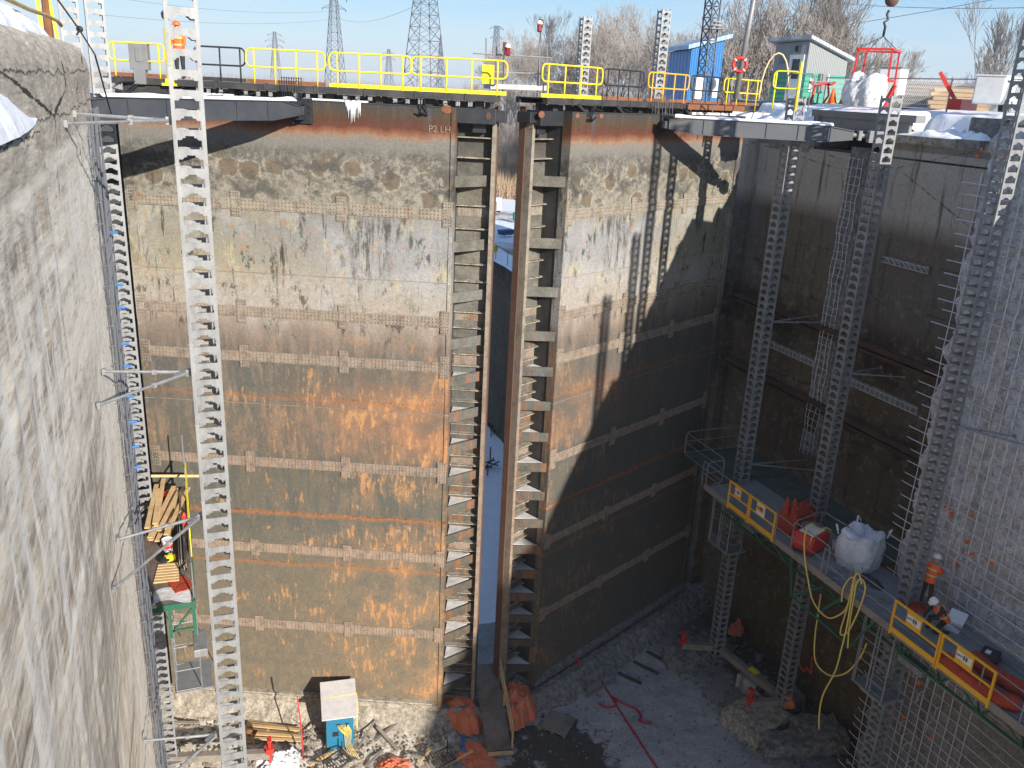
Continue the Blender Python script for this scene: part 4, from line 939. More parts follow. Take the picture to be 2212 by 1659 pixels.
    for i in range(9): 
        u = uL(612+i*5.2, 215); st.tube([V(u, .1+.03*(i % 3), .0), V(u, .1, .62)], .014, 5); st.ball(V(u, .1, .65), .03, 6, 4)
    st.build('grease_lines', 'black', r)
    k = MB(); rnd = random.Random(2)
    for i in range(7):
        u = 1.5+i*1.5+rnd.uniform(-.3, .3); k.tube([V(u, .0, Wd-.2), V(u+.15, .15, .05), V(u+.4, .1, .12), V(u+.5, -.2, Wd-.2)], .014, 5)
    k.build('conduit', 'cable', r)
    w1 = MB()
    for (p, q) in ((0.4, 3.8), (6.2, 8.3)): bx(w1, p, q, -1.2, -.2, .0, .05)
    w1.build('snow_patch', 'snow', r)
def extra_right(r, V, bx, uS, uE, Wd):
    cleat(r, V, uR(1272, 245), -.1)
    for (px, py, rr) in ((1248, 236, .10), (1185, 235, .13), (1300, 240, .10)):
        MB().ball(V(uR(px, py), .01 if px > 1240 else -.3, -.12), rr, 8, 5, (1.2, .15, .9)).build('primer_patch', 'rust', r)
    ub = uR(1434, 262)
    mb = MB(); bx(mb, ub-.3, ub+.3, 0.0, .10, -.75, .05); bx(mb, ub-.1, ub+.2, .1, .55, -.62, -.50); bx(mb, ub-.1, ub+.2, .1, .55, -.15, -.05)
    mb.build('strut_bracket', 'black', r)
    warn_lamp(r, V, uR(1172, 75, -1.2), -1.3, Wd, 2.3)
    k = MB(); rnd = random.Random(6)
    for i in range(6):
        u = 1.5+i*1.7; k.tube([V(u, .0, Wd-.2), V(u+.15, .15, .05), V(u+.4, .1, .12), V(u+.5, -.2, Wd-.2)], .014, 5)
    for i in range(4):
        u = uS - .4 - i*2.2
        k.prism([(u-.5, 0), (u-.3, 0), (u+.15, .26), (u-.05, .26)], V(0, -.05, 0), (1, 0, 0), (0, 0, 1), V(0, -.25, 0))
    k.build('conduit', 'cable', r)
    w1 = MB(); bx(w1, 1.2, 5.2, -1.1, -.3, Wd+.01, Wd+.06); bx(w1, .6, 4, -1.2, -.1, 0, .10); w1.build('snow_patch', 'dirtysnow', r)
    o = MB(); bx(o, .2, 4.6, .02, .06, Wd-.22, Wd-.02); o.build('rusty_fascia', 'rust', r)
    st = MB()
    for i in range(9):
        u = uR(1409+i*5.2, 190); st.tube([V(u, .1+.03*(i % 3), .0), V(u, .1, .72)], .014, 5)
    st.build('grease_lines', 'black', r)
    MB().tube([V(uR(1588, 180), -.2, Wd-.1), V(uR(1588, 180), -.2, Wd+1.35)], .09, 10).build('grey_pillar', 'beamgrey', r)
fL = [(uL(236, 100, -.2), uL(357, 110, -.2), 'yellow', -.1, 'rust'), (uL(420, 120, -.2), uL(529, 120, -.2), 'black', -.2, 'blacksteel'), (uL(531, 130, -.1), uL(702, 130, -.1), 'yellow', -.1, 'rust'),
      (uL(711, 140, -.1), uL(888, 140, -.1), 'yellow', -.1, 'yellow'), (uL(889, 140, -.1), uL(1096, 150, -.1), 'yellow', -.1, 'yellow')]
bL = [(u0+.12, u1+.12, 'yellow', -1.42, None) for (u0, u1) in ((-.3, 1.7), (3.6, 5.4), (5.55, 8.1), (8.3, 10.4), (10.5, 12.0))]
fR = [(uR(1172, 150, -.1), uR(1303, 150, -.1), 'yellow', -.1, 'yellow'), (uR(1306, 150, -.1), uR(1392, 160, -.1), 'black', -.1, 'rust'), (uR(1402, 160, -.1), uR(1490, 165, -.1), 'yelloworange', -.1, 'rust'),
      (uR(1494, 165, -.1), uR(1562, 170, -.1), 'black', -.1, 'rust'), (uR(1566, 170, -.1), uR(1645, 180, -.1), 'yellow', -.1, 'rust')]
fR = [(min(a, b), max(a, b), c, d, e) for a, b, c, d, e in fR]; fL = [(min(a, b), max(a, b), c, d, e) for a, b, c, d, e in fL]
bR = [(10.6, 12.6, 'yellow', -1.42, None), (8.3, 10.3, 'black', -1.42, None), (5.8, 8.1, 'yelloworange', -1.42, None), (3.3, 5.6, 'black', -1.42, None), (.5, 3.2, 'yellow', -1.42, None)]
leafL = make_leaf(P2, P1, False, 'left steel gate leaf, fully sunlit, streaked grey and orange with riveted straps', [0.23, 3.83, 7.46, 11.1], fL, bL, extra_left)
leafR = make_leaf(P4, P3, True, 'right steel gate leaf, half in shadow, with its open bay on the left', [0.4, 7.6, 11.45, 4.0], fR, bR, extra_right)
# foot bridge spanning the gap between the leaves
fb = empty('foot_bridge', (10.4, 28.3, 0.0), 0, 'short galvanized plank bridge with scaffold tube rails over the gap between the leaves', 'foot bridge')
pa = on_y(1052, 186, 28.6); pb = on_y(1172, 190, 28.6)
build_at(MB().beam(pa, pb, .7, .16), 'deck_plank', 'steel', fb)
mb = MB(); 
for (x0, y0, x1, y1) in ((1022, 115, 1190, 125), (1052, 155, 1180, 160)): mb.tube([on_y(x0, y0, 28.9), on_y(x1, y1, 28.9)], .026, 6)
for px in (1050, 1073, 1165, 1182): mb.tube([on_y(px, 190, 28.9), on_y(px, 82 if px in (1050, 1073) else 92, 28.9)], .024, 6)
build_at(mb, 'tube_rail', 'steel', fb)
# ---------------- gate struts
def strut(a, b, label, mat):
    a = Vector(a); b = Vector(b); Lh = (b-a).length; ang = math.atan2(b.y-a.y, b.x-a.x)
    r = empty('gate_strut', a, ang, label, 'strut arm', 'strut arms pushing the gate leaves')
    hw, hh = .20, .27
    mb = MB(); prof = [(0.15, -.10), (1.3, -hh), (Lh-1.1, -hh), (Lh-.1, -.14), (Lh-.1, .14), (Lh-1.1, hh), (0.9, hh), (.15, .12)]
    mb.prism(prof, (0, -hw+.03, 0), (1, 0, 0), (0, 0, 1), (0, .02, 0)); mb.prism(prof, (0, hw-.05, 0), (1, 0, 0), (0, 0, 1), (0, .02, 0))
    for (a0, z0), (a1, z1) in zip(prof[:4], prof[1:4]): mb.beam((a0, 0, z0-.015), (a1, 0, z1-.015), 2*hw+.04, .03)
    for (a0, z0), (a1, z1) in zip(prof[4:], prof[5:]): mb.beam((a0, 0, z0+.015), (a1, 0, z1+.015), 2*hw+.04, .03)
    n = int(Lh/1.15)
    for i in range(1, n): mb.box((i*1.15+.3, 0, 0), (.02, 2*hw+.01, 2*hh-.02))
    mb.build('box_girder', mat, r, fix=True)
    e = MB().tube([(0, 0, -.12), (0, 0, .14)], .16, 12).tube([(-.05, 0, 0), (.3, 0, 0)], .09, 8); e.build('leaf_pin', 'black', r)
    e = MB().tube([(Lh-.15, 0, 0), (Lh+.5, 0, 0)], .10, 10).box((Lh+.15, 0, 0), (.12, .34, .34)).box((Lh+.75, 0, -.02), (.6, .5, .42)); e.build('drive_coupling', 'steel', r, bevel=.01)
    def f(u, v):
        x = .35 + (Lh-1.2)*u; y = (v-.5)*2*(hw+.04)
        return (x, y + .02*fbm(x*2, 3), hh+.03 + .10*max(0, math.sin(pi*v))**.5*(0.85+.5*fbm(x*1.1, v*2, 4)))
    MB().grid(f, 90, 10).build('snow_cap', 'snow', r, smooth=True)
    return r
strut((4.10, 29.75, -1.02), (-2.35, 25.7, -1.02), 'dark strut arm capped with old snow reaching left to the lit wall', 'strutdark')
strut((17.75, 29.95, -1.06), (23.7, 26.35, -1.0), 'blue grey strut arm capped with snow reaching right into the wall niche', 'strut')
# ================================================================== WORK PLATFORM (right)
DZ = -15.7; XF = 20.3; XD = 22.93
def yf(px):      # y on the front edge for a pixel column
    return on_x(px, 1048 + 0.749*(px-1515), XF).y
pf = empty('work_platform', (XF, 18, DZ), 0, 'long aluminium work platform with green truss hung on the shaded right wall masts', 'platform')
Y0, Y1 = 7.5, 28.0
build_at(MB().bb(XF+.02, XD, Y0, Y1, DZ-.06, DZ), 'deck', 'grating', pf)
build_at(MB().bb(21.3, 24.6, 28.02, 31.2, DZ+.0, DZ+.06).bb(XD+.01, 24.9, 20.5, 28.0, DZ-.05, DZ+.02), 'rear_deck', 'plygreen', pf)
build_at(MB().bb(XF-.03, XF+.02, Y0, Y1, DZ-.12, DZ+.14), 'edge_board', 'oldwood', pf)
mb = MB(); zt, zb_ = DZ-.12, DZ-1.05
for x in (XF+.25, XF+1.15):
    mb.beam((x, Y0, zt), (x, Y1, zt), .07, .07)
mb.beam((XF+.7, Y0, zb_), (XF+.7, Y1, zb_), .07, .07)
y = Y0; k = 0
while y < Y1-.8:
    for x in (XF+.25, XF+1.15):
        a, b = ((x, y, zt), (XF+.7, y+.75, zb_)) if k % 2 == 0 else ((XF+.7, y, zb_), (x, y+.75, zt)); mb.beam(a, b, .045, .045)
    mb.beam((XF+.25, y, zt), (XF+1.15, y, zt), .045, .045); y += .75; k += 1
build_at(mb, 'truss', 'green', pf)
mb = MB()      # lower outrigger frame in the middle
ya, yb = yf(1775), yf(1850)
for (p, q) in (((XF-.1, ya+1.5, DZ-.1), (XF-.1, ya+1.2, DZ-1.5)), ((XF-.1, ya+1.2, DZ-1.5), (XF+.1, yb, DZ-1.75)), ((XF-.1, ya+1.2, DZ-1.5), (XF, ya-.2, DZ-.3)), ((XF, ya, DZ-1.6), (XF, ya-1.1, DZ-.2)), ((XF+.1, yb, DZ-1.75), (XF+.1, yb-.8, DZ-.2)), ((XF+1.1, ya+1.2, DZ-1.5), (XF-.1, ya+1.2, DZ-1.5))): mb.beam(p, q, .06, .06)
build_at(mb, 'outrigger_frame', 'green', pf)
# grey front rails
for (p0, p1) in ((1515, 1570), (1672, 1706), (1772, 1828), (1832, 1922), (2112, 2300)):
    a, b = yf(p0), yf(p1); mb = MB()
    for h in (.55, 1.07): mb.tube([(XF, a, DZ+h), (XF, b, DZ+h)], .02, 5)
    n = max(1, int(abs(b-a)/1.1))
    for i in range(n+1): mb.tube([(XF, a+(b-a)*i/n, DZ-.05), (XF, a+(b-a)*i/n, DZ+1.07)], .02, 5)
    build_at(mb, 'front_rail', 'galv', pf)
ya, yb = yf(1706), yf(1770)
for (p, q, z1) in (((XF, ya, DZ), (XF, yb-.3, DZ), 1.25), ((XF+1.6, ya+.4, DZ), (XF+1.7, yb+.6, DZ), 1.25), ((XF, ya, DZ), (XF+1.6, ya+.4, DZ), 1.25), ((21.3, 31.2, DZ+.05), (24.5, 31.2, DZ+.05), 1.1), ((XF+.9, 28.05, DZ+.05), (21.2, 31.1, DZ+.05), 1.1), ((XF+.05, 28.0, DZ), (21.2, 28.05, DZ), 1.1)):
    mb = MB().tube(rounded_loop(p, q, .05, z1, .17), .022, 6, False); mb.tube([Vector(p)+Vector((0, 0, .62)), Vector(q)+Vector((0, 0, .62))], .018, 5)
    build_at(mb, 'loop_rail', 'galv', pf)
def guard(px0, px1, bc, label):
    a, b = yf(px0), yf(px1); Lh = abs(a-b)
    r = empty('safety_barrier', (XF-.06, a, DZ), -pi/2, label, 'safety barrier', 'amber guard panels with banners on the platform edge')
    mb = MB()
    mb.bb(0, .06, -.03, .03, -.1, 1.12).bb(Lh-.06, Lh, -.03, .03, -.1, 1.12).bb(.06, Lh-.06, -.03, .03, 1.06, 1.12).bb(.06, Lh-.06, -.025, .025, .55, .60).bb(.06, Lh-.06, -.02, .02, 0, .17)
    mb.build('frame', 'yelloworange', r)
    x0, x1 = (Lh*.30, Lh*.62)
    bn = MB().bb(x0, x1, -.045, -.032, .60, 1.06).build('banner', bc, r)
    MB().bb(x0+.05, x1-.05, -.052, -.046, .74, .98).build('banner_field', 'white' if bc != 'white' else 'yelloworange', bn)
    m2 = MB(); c = (x0+x1)/2
    m2.bb(c-.24, c+.14, -.058, -.053, .86, .885).bb(c-.02, c+.02, -.058, -.053, .79, .95).bb(c+.06, c+.10, -.058, -.053, .79, .95).bb(c-.25, c-.12, -.058, -.053, .845, .87)
    m2.build('emblem', 'signgrey', bn)
    return r
guard(1573, 1616, 'yelloworange', 'amber guard panel with yellow banner, farthest along the platform edge')
guard(1617, 1671, 'white', 'guard panel with pale banner, second from the far end of the platform')
guard(1925, 2024, 'yelloworange', 'amber guard panel in front of the kneeling worker')
guard(2026, 2140, 'yelloworange', 'amber guard panel in front of the long red blanket rolls')
# access ladder cages hanging under the platform
def cage(cx0, cy0, ztop, zbot, label):
    r = empty('ladder_cage', (cx0, cy0, ztop), 0, label, 'ladder cage', 'ladder cages hanging below the platform')
    for y in (-.35, .35):
        mb = MB(); mb.tube([(0, y-.28, 0), (0, y-.28, zbot-ztop)], .025, 6); mb.tube([(0, y+.28, 0), (0, y+.28, zbot-ztop)], .025, 6)
        if y < 0:
            z = -.25
            while z > zbot-ztop: mb.tube([(0, y-.30, z), (0, y+.30, z)], .018, 5); z -= .32
        mb.build('ladder', 'galv', r)
    mb = MB()
    for z in (-.5, -1.3, -2.1, zbot-ztop): mb.tube([(0, -.65, z), (-.05, .66, z), (.7, .66, z), (.7, -.65, z), (0, -.65, z)], .018, 5)
    for (x_, y_) in ((0, -.65), (.7, .66), (.7, -.65), (-.05, .66)): mb.tube([(x_, y_, -.1), (x_, y_, zbot-ztop)], .018, 5)
    mb.build('cage_hoops', 'galv', r)
    MB().bb(-.05, 1.0, -.7, .7, zbot-ztop-.05, zbot-ztop).build('landing', 'grating', r)
    MB().box((.75, -.9, -1.1), (.38, 1.0, .25)).build('drive_box', 'galv', r, bevel=.02)
    return r
pA = on_z(1570, 1085, DZ-.2); cage(21.0, on_x(1562, 1100, 21.0).y, DZ-.2, on_x(1560, 1180, 21.2).z, 'grey ladder cage below the far end of the platform')
cage(20.6, on_x(1905, 1345, 20.6).y, DZ-.3, on_x(1895, 1500, 20.8).z, 'grey ladder cage below the platform near the amber panels')
# hoses hanging from the edge
def hose(pts, x, label, mat='hose', r_=.028, name='hanging_hose'):
    P = [on_x(a, b, x if not callable(x) else x(i)) for i, (a, b) in enumerate(pts)]
    Q = []
    for i in range(len(P)-1):
        p0 = P[max(0, i-1)]; p1 = P[i]; p2 = P[i+1]; p3 = P[min(len(P)-1, i+2)]
        for k in range(5):
            t = k/5; Q.append(0.5*((2*p1)+(p2-p0)*t+(2*p0-5*p1+4*p2-p3)*t*t+(3*p1-p0-3*p2+p3)*t*t*t))
    Q.append(P[-1])
    return tag(MB().tube(Q, r_, 7).build(name, mat, smooth=True), label, 'hose', 'yellow hoses draped over the platform edge')
hose([(1745, 1140), (1738, 1160), (1738, 1200), (1745, 1250), (1757, 1300), (1785, 1333), (1810, 1330), (1830, 1310), (1842, 1260), (1850, 1235)], XF-.14, 'yellow hose hanging from the red compressor in one long sag')
hose([(1862, 1262), (1855, 1240), (1845, 1250), (1838, 1300), (1830, 1350), (1818, 1400), (1804, 1450), (1778, 1500), (1770, 1540), (1769, 1575)], XF-.18, 'yellow hose hanging lowest, ending far below the platform')
hose([(1818, 1300), (1822, 1270), (1838, 1248), (1848, 1255), (1838, 1290), (1825, 1330), (1815, 1368), (1830, 1367), (1850, 1330), (1865, 1290), (1869, 1265), (1860, 1250), (1850, 1262), (1843, 1300), (1835, 1350), (1831, 1400)], XF-.10, 'coiled yellow hose looped twice over the edge rail')
hose([(1773, 1283), (1768, 1320), (1760, 1380), (1762, 1430), (1790, 1458), (1825, 1455), (1855, 1425), (1872, 1390)], XF+.35, 'brown tinted hose swagging under the platform to the ladder cage')
# ------------------------------------------------ things on the deck
def lump(nu, nv, fn): return MB().grid(fn, nu, nv)
def cloth_blob(name, c, rx, ry, h, seed, mat, label, cat, rz=0.0, group=None, flat=0.5, nu=44, nv=22, folds=1.0, drop=0.0):
    o_ = Vector(c)
    def f(u, v):
        a = 2*pi*u; t = v
        e = 1 + 0.35*fbm(math.cos(a)*1.3+seed, math.sin(a)*1.3, seed)
        rr = t*e
        x = rx*rr*math.cos(a); y = ry*rr*math.sin(a)
        hh = h*(1-t**2.2)**.7 if t < 1 else 0
        z = hh*(0.75+0.6*fbm(x*2.2/rx+seed, y*2.2/ry, 2)) + folds*0.05*h*fbm(x*4/rx, y*4/ry, seed)*(1-.5*t) + 0.09*folds*(.5-abs(fbm(x*1.6/rx+2*y/ry, y*.8/ry, seed+4)))*(1-t*t)
        if t >= 1: z = 0.0
        return (x, y, max(z, 0) + .01 - drop*t**4*(1 if y < 0 else .1))
    o = MB().grid(f, nu, nv).build(name, mat, smooth=True); o.location = o_; o.rotation_euler = (0, 0, rz)
    return tag(o, label, cat, group)
# white bulk bag
def bulk_bag(loc, s_, label, rz=0.0, slump=0.0, loops=True):
    r = empty('bulk_bag', loc, rz, label, 'bulk bag', 'white woven bulk bags')
    def f(u, v):
        a = 2*pi*u; q = abs(math.cos(a))**4 + abs(math.sin(a))**4
        rad = .5*s_*(1/q)**.25*.92
        if v < .7:
            t = v/.7; rr = rad*(0.88 + 0.15*math.sin(pi*min(1, t*0.9+.05))); z = s_*0.80*t
        else:
            t = (v-.7)/.3; rr = rad*(0.95*(1-t)+.001); z = s_*(0.80 + .16*abs(math.sin(2*a+.0))**3*(1-t)*min(1, t*6+.3)*(1 if loops else 0) + 0.10*math.sin(t*pi)*(.4) - .12*t + 0.12*fbm(math.cos(a)*2, math.sin(a)*2+t*3, 3))
        rr *= 1 + 0.07*fbm(math.cos(a)*3, math.sin(a)*3 + z*3, 5) + .02*math.sin(a*9+z*3) + slump*.2*fbm(math.cos(a)*1.3, math.sin(a)*1.3, 9)
        return (rr*math.cos(a), rr*math.sin(a), max(0.0, z*(1-slump*.3*(.5+fbm(math.cos(a), math.sin(a), 7)))))
    MB().grid(f, 56, 30).build('bag_body', 'bag', r, smooth=True)
    if loops:
        for (sx, sy) in ((1, 1), (1, -1), (-1, 1), (-1, -1)):
            p = Vector((sx*.40*s_, sy*.40*s_, .76*s_)); q = p + Vector((sx*.12, sy*.06, .30*s_*(0.6+.4*random.random())))
            MB().beam(p, q, .07, .02).beam(q, q+Vector((sx*.05, -sy*.12, -.12*s_)), .07, .02).build('lifting_loop', 'bag', r)
    return r
pb_ = on_z(1868, 1232, DZ); bulk_bag((pb_.x+.05, pb_.y+.45, DZ), 1.5, 'full white bulk bag standing on the right platform', .3)
# compressor under the rail
pc_ = on_z(1745, 1196, DZ)
r = empty('compressor', (pc_.x+.3, pc_.y+.3, DZ), .35, 'red machine with dusty lid and hoses on the platform', 'compressor')
MB().prism([(-.6, .12), (.6, .12), (.62, .55), (.45, .72), (-.5, .74), (-.62, .5)], (0, -.42, 0), (1, 0, 0), (0, 0, 1), (0, .84, 0)).build('housing', 'red', r, bevel=.03, fix=True)
MB().box((0, 0, .76), (.8, .6, .05)).build('lid', 'white', r, bevel=.02)
MB().bb(-.65, .65, -.36, -.28, 0, .12).bb(-.65, .65, .28, .36, 0, .12).build('skid', 'rust', r)
MB().tube([(-.6, -.3, .5), (-.75, -.4, .9), (-.5, -.5, 1.15), (0, -.5, 1.1), (.55, -.45, .8), (.65, -.3, .4)], .03, 7).tube([(-.5, 0, .76), (-.3, .1, 1.0), (.1, .1, .98), (.4, 0, .76)], .03, 7).build('hose_loop', 'hose', r, smooth=True)
p = on_z(1712, 1160, DZ); cloth_blob('protective_blanket', (p.x+.2, p.y+.5, DZ), .45, .55, 1.25, 3, 'redroll', 'upright crumpled red blanket left of the red machine', 'blanket')
p = on_z(1740, 1140, DZ); cloth_blob('protective_blanket', (p.x+.7, p.y+.9, DZ), .9, .5, .6, 6, 'redroll', 'low crumpled red blanket behind the red machine', 'blanket')
p = on_z(1804, 1188, DZ)
r = empty('bucket', p, 0, 'white bucket lying with rubbish left of the bulk bag', 'bucket')
MB().lathe((0, 0, 0), [(.12, 0), (.16, .36), (.15, .36), (.11, .03)], 12).build('pail', 'white', r); MB().tube(arc((0, 0, .34), .16, 0, pi, 8, (1, 0, 0), (0, .5, .6)), .008, 4).build('handle', 'steel', r)
p = on_z(1785, 1180, DZ); cloth_blob('rubbish_heap', p, .35, .3, .22, 12, 'oldwood', 'small heap of torn paper beside the white bucket', 'rubbish')
p = on_z(1812, 1196, DZ)
r = empty('fuel_can', p, 0, 'small red fuel can beside the white bucket', 'fuel can'); MB().box((0, 0, .13), (.22, .16, .26)).build('tank', 'red', r, bevel=.03); MB().tube([(-.07, 0, .26), (-.05, 0, .33), (.05, 0, .33), (.07, 0, .26)], .012, 5).build('handle', 'red', r)
rnd = random.Random(11)
mb = MB()
for i in range(60):
    y = rnd.uniform(yf(1870), yf(1770)); x = rnd.uniform(XF+.15, XF+1.2); a = rnd.uniform(-.9, .9)+pi/2; l = rnd.uniform(.12, .4)
    mb.beam((x, y, DZ+.03+rnd.random()*.05), (x+l*math.cos(a), y+l*math.sin(a), DZ+.03+rnd.random()*.05), rnd.uniform(.02, .05), .02)
tag(mb.build('tool_scatter', 'steel'), 'scatter of steel offcuts and tools on the deck below the bulk bag', 'offcuts', kind='stuff')
def bar_bundle(x0, ya, yb, n, label, spread=.02):
    mb = MB(); rr = random.Random(int(ya*10))
    for i in range(n):
        dx = i*spread*1.7; mb.tube([(x0+dx, ya+rr.uniform(-.4, .4), DZ+.03+rr.random()*.03), (x0+dx+rr.uniform(-.05, .05), (ya+yb)/2, DZ+.03+rr.random()*.02), (x0+dx+rr.uniform(-.12, .12), yb+rr.uniform(-.4, .4), DZ+.03)], .012, 5)
    return tag(mb.build('bar_bundle', 'steel'), label, 'steel bars', 'bundles of steel bars on the platform')
bar_bundle(XF+.30, yf(1880), yf(2060), 10, 'bundle of steel bars along the edge behind the amber panels', .03)
bar_bundle(XD-.55, 17.3, 8.5, 6, 'bundle of long bars near the wall behind the black case', .03)
bar_bundle(XF+.12, yf(2140), yf(2330), 8, 'bundle of bars under the grey rail at the near end', .03)
# black case
p = on_z(2128, 1432, DZ)
r = empty('tool_case', (p.x+.1, p.y, DZ), .45, 'open backed black plastic case on the near part of the platform', 'tool case')
MB().box((0, 0, .17), (.72, .50, .34)).build('case_body', 'black', r, bevel=.04); MB().tube([(-.12, -.26, .2), (-.12, -.33, .22), (.12, -.33, .22), (.12, -.26, .2)], .015, 5).build('handle', 'black', r); MB().box((.0, .05, .345), (.22, .14, .006)).build('paper_note', 'white', r)
p = on_z(2055, 1357, DZ); r = empty('document_box', p, .4, 'open white box lying beside the kneeling worker', 'box')
MB().bb(-.2, .2, -.26, .26, 0, .02).bb(-.2, -.18, -.26, .26, 0, .14).bb(.18, .2, -.26, .26, 0, .14).build('tray', 'white', r); MB().prism([(0, 0), (.38, .25), (.37, .27), (0, .02)], (.2, -.26, .12), (1, 0, 0), (0, 0, 1), (0, .52, 0)).build('lid', 'white', r)
def roll(pts, x_, label, rad, seed):
    P = [on_z(a, b, DZ) + Vector((0, 0, rad*.8)) for a, b in pts]; Q = []; rs = []
    for i in range(len(P)-1):
        for k in range(8): Q.append(P[i].lerp(P[i+1], k/8)); rs.append(rad*(0.95 + 0.12*fbm(i+k/8+seed, seed)))
    Q.append(P[-1]); rs.append(rad*.6); rs[0] = rad*.4; rs[1] = rad*.8
    o = MB().tube(Q, rs, 18).build('blanket_roll', 'redroll', smooth=True)
    for i, vt in enumerate(o.data.vertices): vt.co.z = max(DZ+.01, DZ+(vt.co.z-DZ)*.9 + .05*fbm(vt.co.x*6, vt.co.y*6, seed))
    return tag(o, label, 'blanket roll', 'red insulating blanket rolls')
roll([(2030, 1428), (2060, 1452), (2095, 1480), (2130, 1505), (2165, 1527), (2200, 1535)], 0, 'red blanket roll nearest the platform edge', .27, 1)
roll([(2095, 1425), (2120, 1450), (2150, 1472), (2185, 1490), (2225, 1512), (2260, 1535)], 0, 'red blanket roll lying behind the other one', .26, 4)
p = on_z(1855, 1262, DZ); cloth_blob('tarp_scrap', (p.x+.5, p.y, DZ), .3, .5, .12, 5, 'black', 'crumpled black sheet between the hoses and the mast', 'sheet')
p = on_z(1985, 1322, DZ); cloth_blob('tarp_scrap', (p.x+.1, p.y+.3, DZ), .35, .45, .15, 8, 'redroll', 'crumpled dark red sheet beside the kneeling worker', 'sheet')
# ================================================================== PEOPLE
def skin_person(name, joints, edges, radii, mat, root_i=0, sub=2):
    me = bpy.data.meshes.new('tmp'); me.from_pydata([tuple(j) for j in joints], edges, [])
    o = bpy.data.objects.new('tmp', me); COL.objects.link(o)
    m = o.modifiers.new('s', 'SKIN'); m.use_smooth_shade = True
    for i, sv in enumerate(me.skin_vertices[0].data):
        rr = radii[i]; sv.radius = rr if isinstance(rr, tuple) else (rr, rr); sv.use_root = (i == root_i)
    u = o.modifiers.new('u', 'SUBSURF'); u.levels = sub; u.render_levels = sub
    dg = bpy.context.evaluated_depsgraph_get(); me2 = bpy.data.meshes.new_from_object(o.evaluated_get(dg)); bpy.data.objects.remove(o)
    me2.materials.clear(); me2.materials.append(M[mat]); return me2
def person(loc, rz, J, label, top, legs, vest=None, helmet='helmet', group=None):
    """J: dict of joints in body space (x right, y forward, z up)"""
    r = empty('person', loc, rz, label, 'person', group)
    names = ['pelvis', 'waist', 'chest', 'neck', 'head', 'headtop', 'shL', 'elL', 'wrL', 'shR', 'elR', 'wrR', 'hipL', 'knL', 'anL', 'toeL', 'hipR', 'knR', 'anR', 'toeR']
    E_ = [(0, 1), (1, 2), (2, 3), (3, 4), (4, 5), (2, 6), (6, 7), (7, 8), (2, 9), (9, 10), (10, 11), (0, 12), (12, 13), (13, 14), (14, 15), (0, 16), (16, 17), (17, 18), (18, 19)]
    rad = dict(pelvis=(.15, .12), waist=(.15, .12), chest=(.19, .13), neck=.06, head=(.085, .10), headtop=.07, shL=.085, elL=.058, wrL=.038, shR=.085, elR=.058, wrR=.038, hipL=.105, knL=.072, anL=.05, toeL=.045, hipR=.105, knR=.072, anR=.05, toeR=.045)
    jl = [Vector(J[n]) for n in names]; rl = [rad[n] for n in names]
    for sd in ('L', 'R'):      # palm and five fingers
        w_ = Vector(J['wr'+sd]); e_ = Vector(J['el'+sd]); d = (w_-e_).normalized(); x = d.cross(Vector((0, 0, 1))); x = x.normalized() if x.length > .1 else Vector((1, 0, 0)); n = x.cross(d)
        k = len(jl); jl.append(w_ + d*.07); rl.append((.038, .022)); E_.append((names.index('wr'+sd), k))
        for q, (off, l) in enumerate(((-.03, .07), (-.01, .08), (.012, .075), (.032, .06))):
            a = len(jl); jl.append(w_ + d*.11 + x*off); rl.append(.011); E_.append((k, a)); jl.append(w_ + d*(.11+l*.5) + x*off - n*.012); rl.append(.010); E_.append((a, a+1)); jl.append(w_ + d*(.11+l*.8) + x*off - n*.035); rl.append(.009); E_.append((a+1, a+2))
        a = len(jl); jl.append(w_ + d*.06 - x*.05); rl.append(.013); E_.append((k, a)); jl.append(w_ + d*.10 - x*.065 - n*.015); rl.append(.010); E_.append((a, a+1))
    me = skin_person('body', jl, E_, rl, 'skinp'); 
    # one continuous body; clothing coloured by region through material slots
    for mm_ in (top, legs, 'pants', 'darkcloth'): me.materials.append(M[mm_])
    hip = Vector(J['pelvis']); nk = Vector(J['neck'])
    segs = []
    def near(p, a, b):
        ab = b-a; t = max(0, min(1, (p-a).dot(ab)/max(1e-9, ab.dot(ab)))); return (p-(a+ab*t)).length
    V_ = {n: Vector(J[n]) for n in names}
    for pl in me.polygons:
        c = pl.center
        d_ = {'head': near(c, V_['neck']+(V_['head']-V_['neck'])*.4, V_['headtop'])-.09, 'torso': near(c, V_['waist'], V_['chest'])-.15,
              'armL': min(near(c, V_['shL'], V_['elL']), near(c, V_['elL'], V_['wrL']))-.06, 'armR': min(near(c, V_['shR'], V_['elR']), near(c, V_['elR'], V_['wrR']))-.06,
              'leg': min(near(c, V_['pelvis'], V_['pelvis']+Vector((0, 0, .01)))-.12, near(c, V_['hipL'], V_['knL'])-.09, near(c, V_['knL'], V_['anL'])-.06, near(c, V_['hipR'], V_['knR'])-.09, near(c, V_['knR'], V_['anR'])-.06),
              'foot': min(near(c, V_['anL'], V_['toeL']), near(c, V_['anR'], V_['toeR']))-.045,
              'hand': min(near(c, V_['wrL'], V_['wrL']+(V_['wrL']-V_['elL']).normalized()*.18), near(c, V_['wrR'], V_['wrR']+(V_['wrR']-V_['elR']).normalized()*.18))-.03}
        k = min(d_, key=d_.get); pl.material_index = {'head': 0, 'torso': 1, 'armL': 1, 'armR': 1, 'leg': 2, 'foot': 4, 'hand': 0}[k]
    linked(me, 'body', r)
    hd = (V_['headtop']-V_['head']).normalized(); hc = V_['head'] + hd*.03
    f = Vector(J.get('face', (0, 1, 0))).normalized()
    q = f.to_track_quat('Y', 'Z').to_matrix()
    def hp(x, y, z): return hc + q @ Vector((x, y, z))
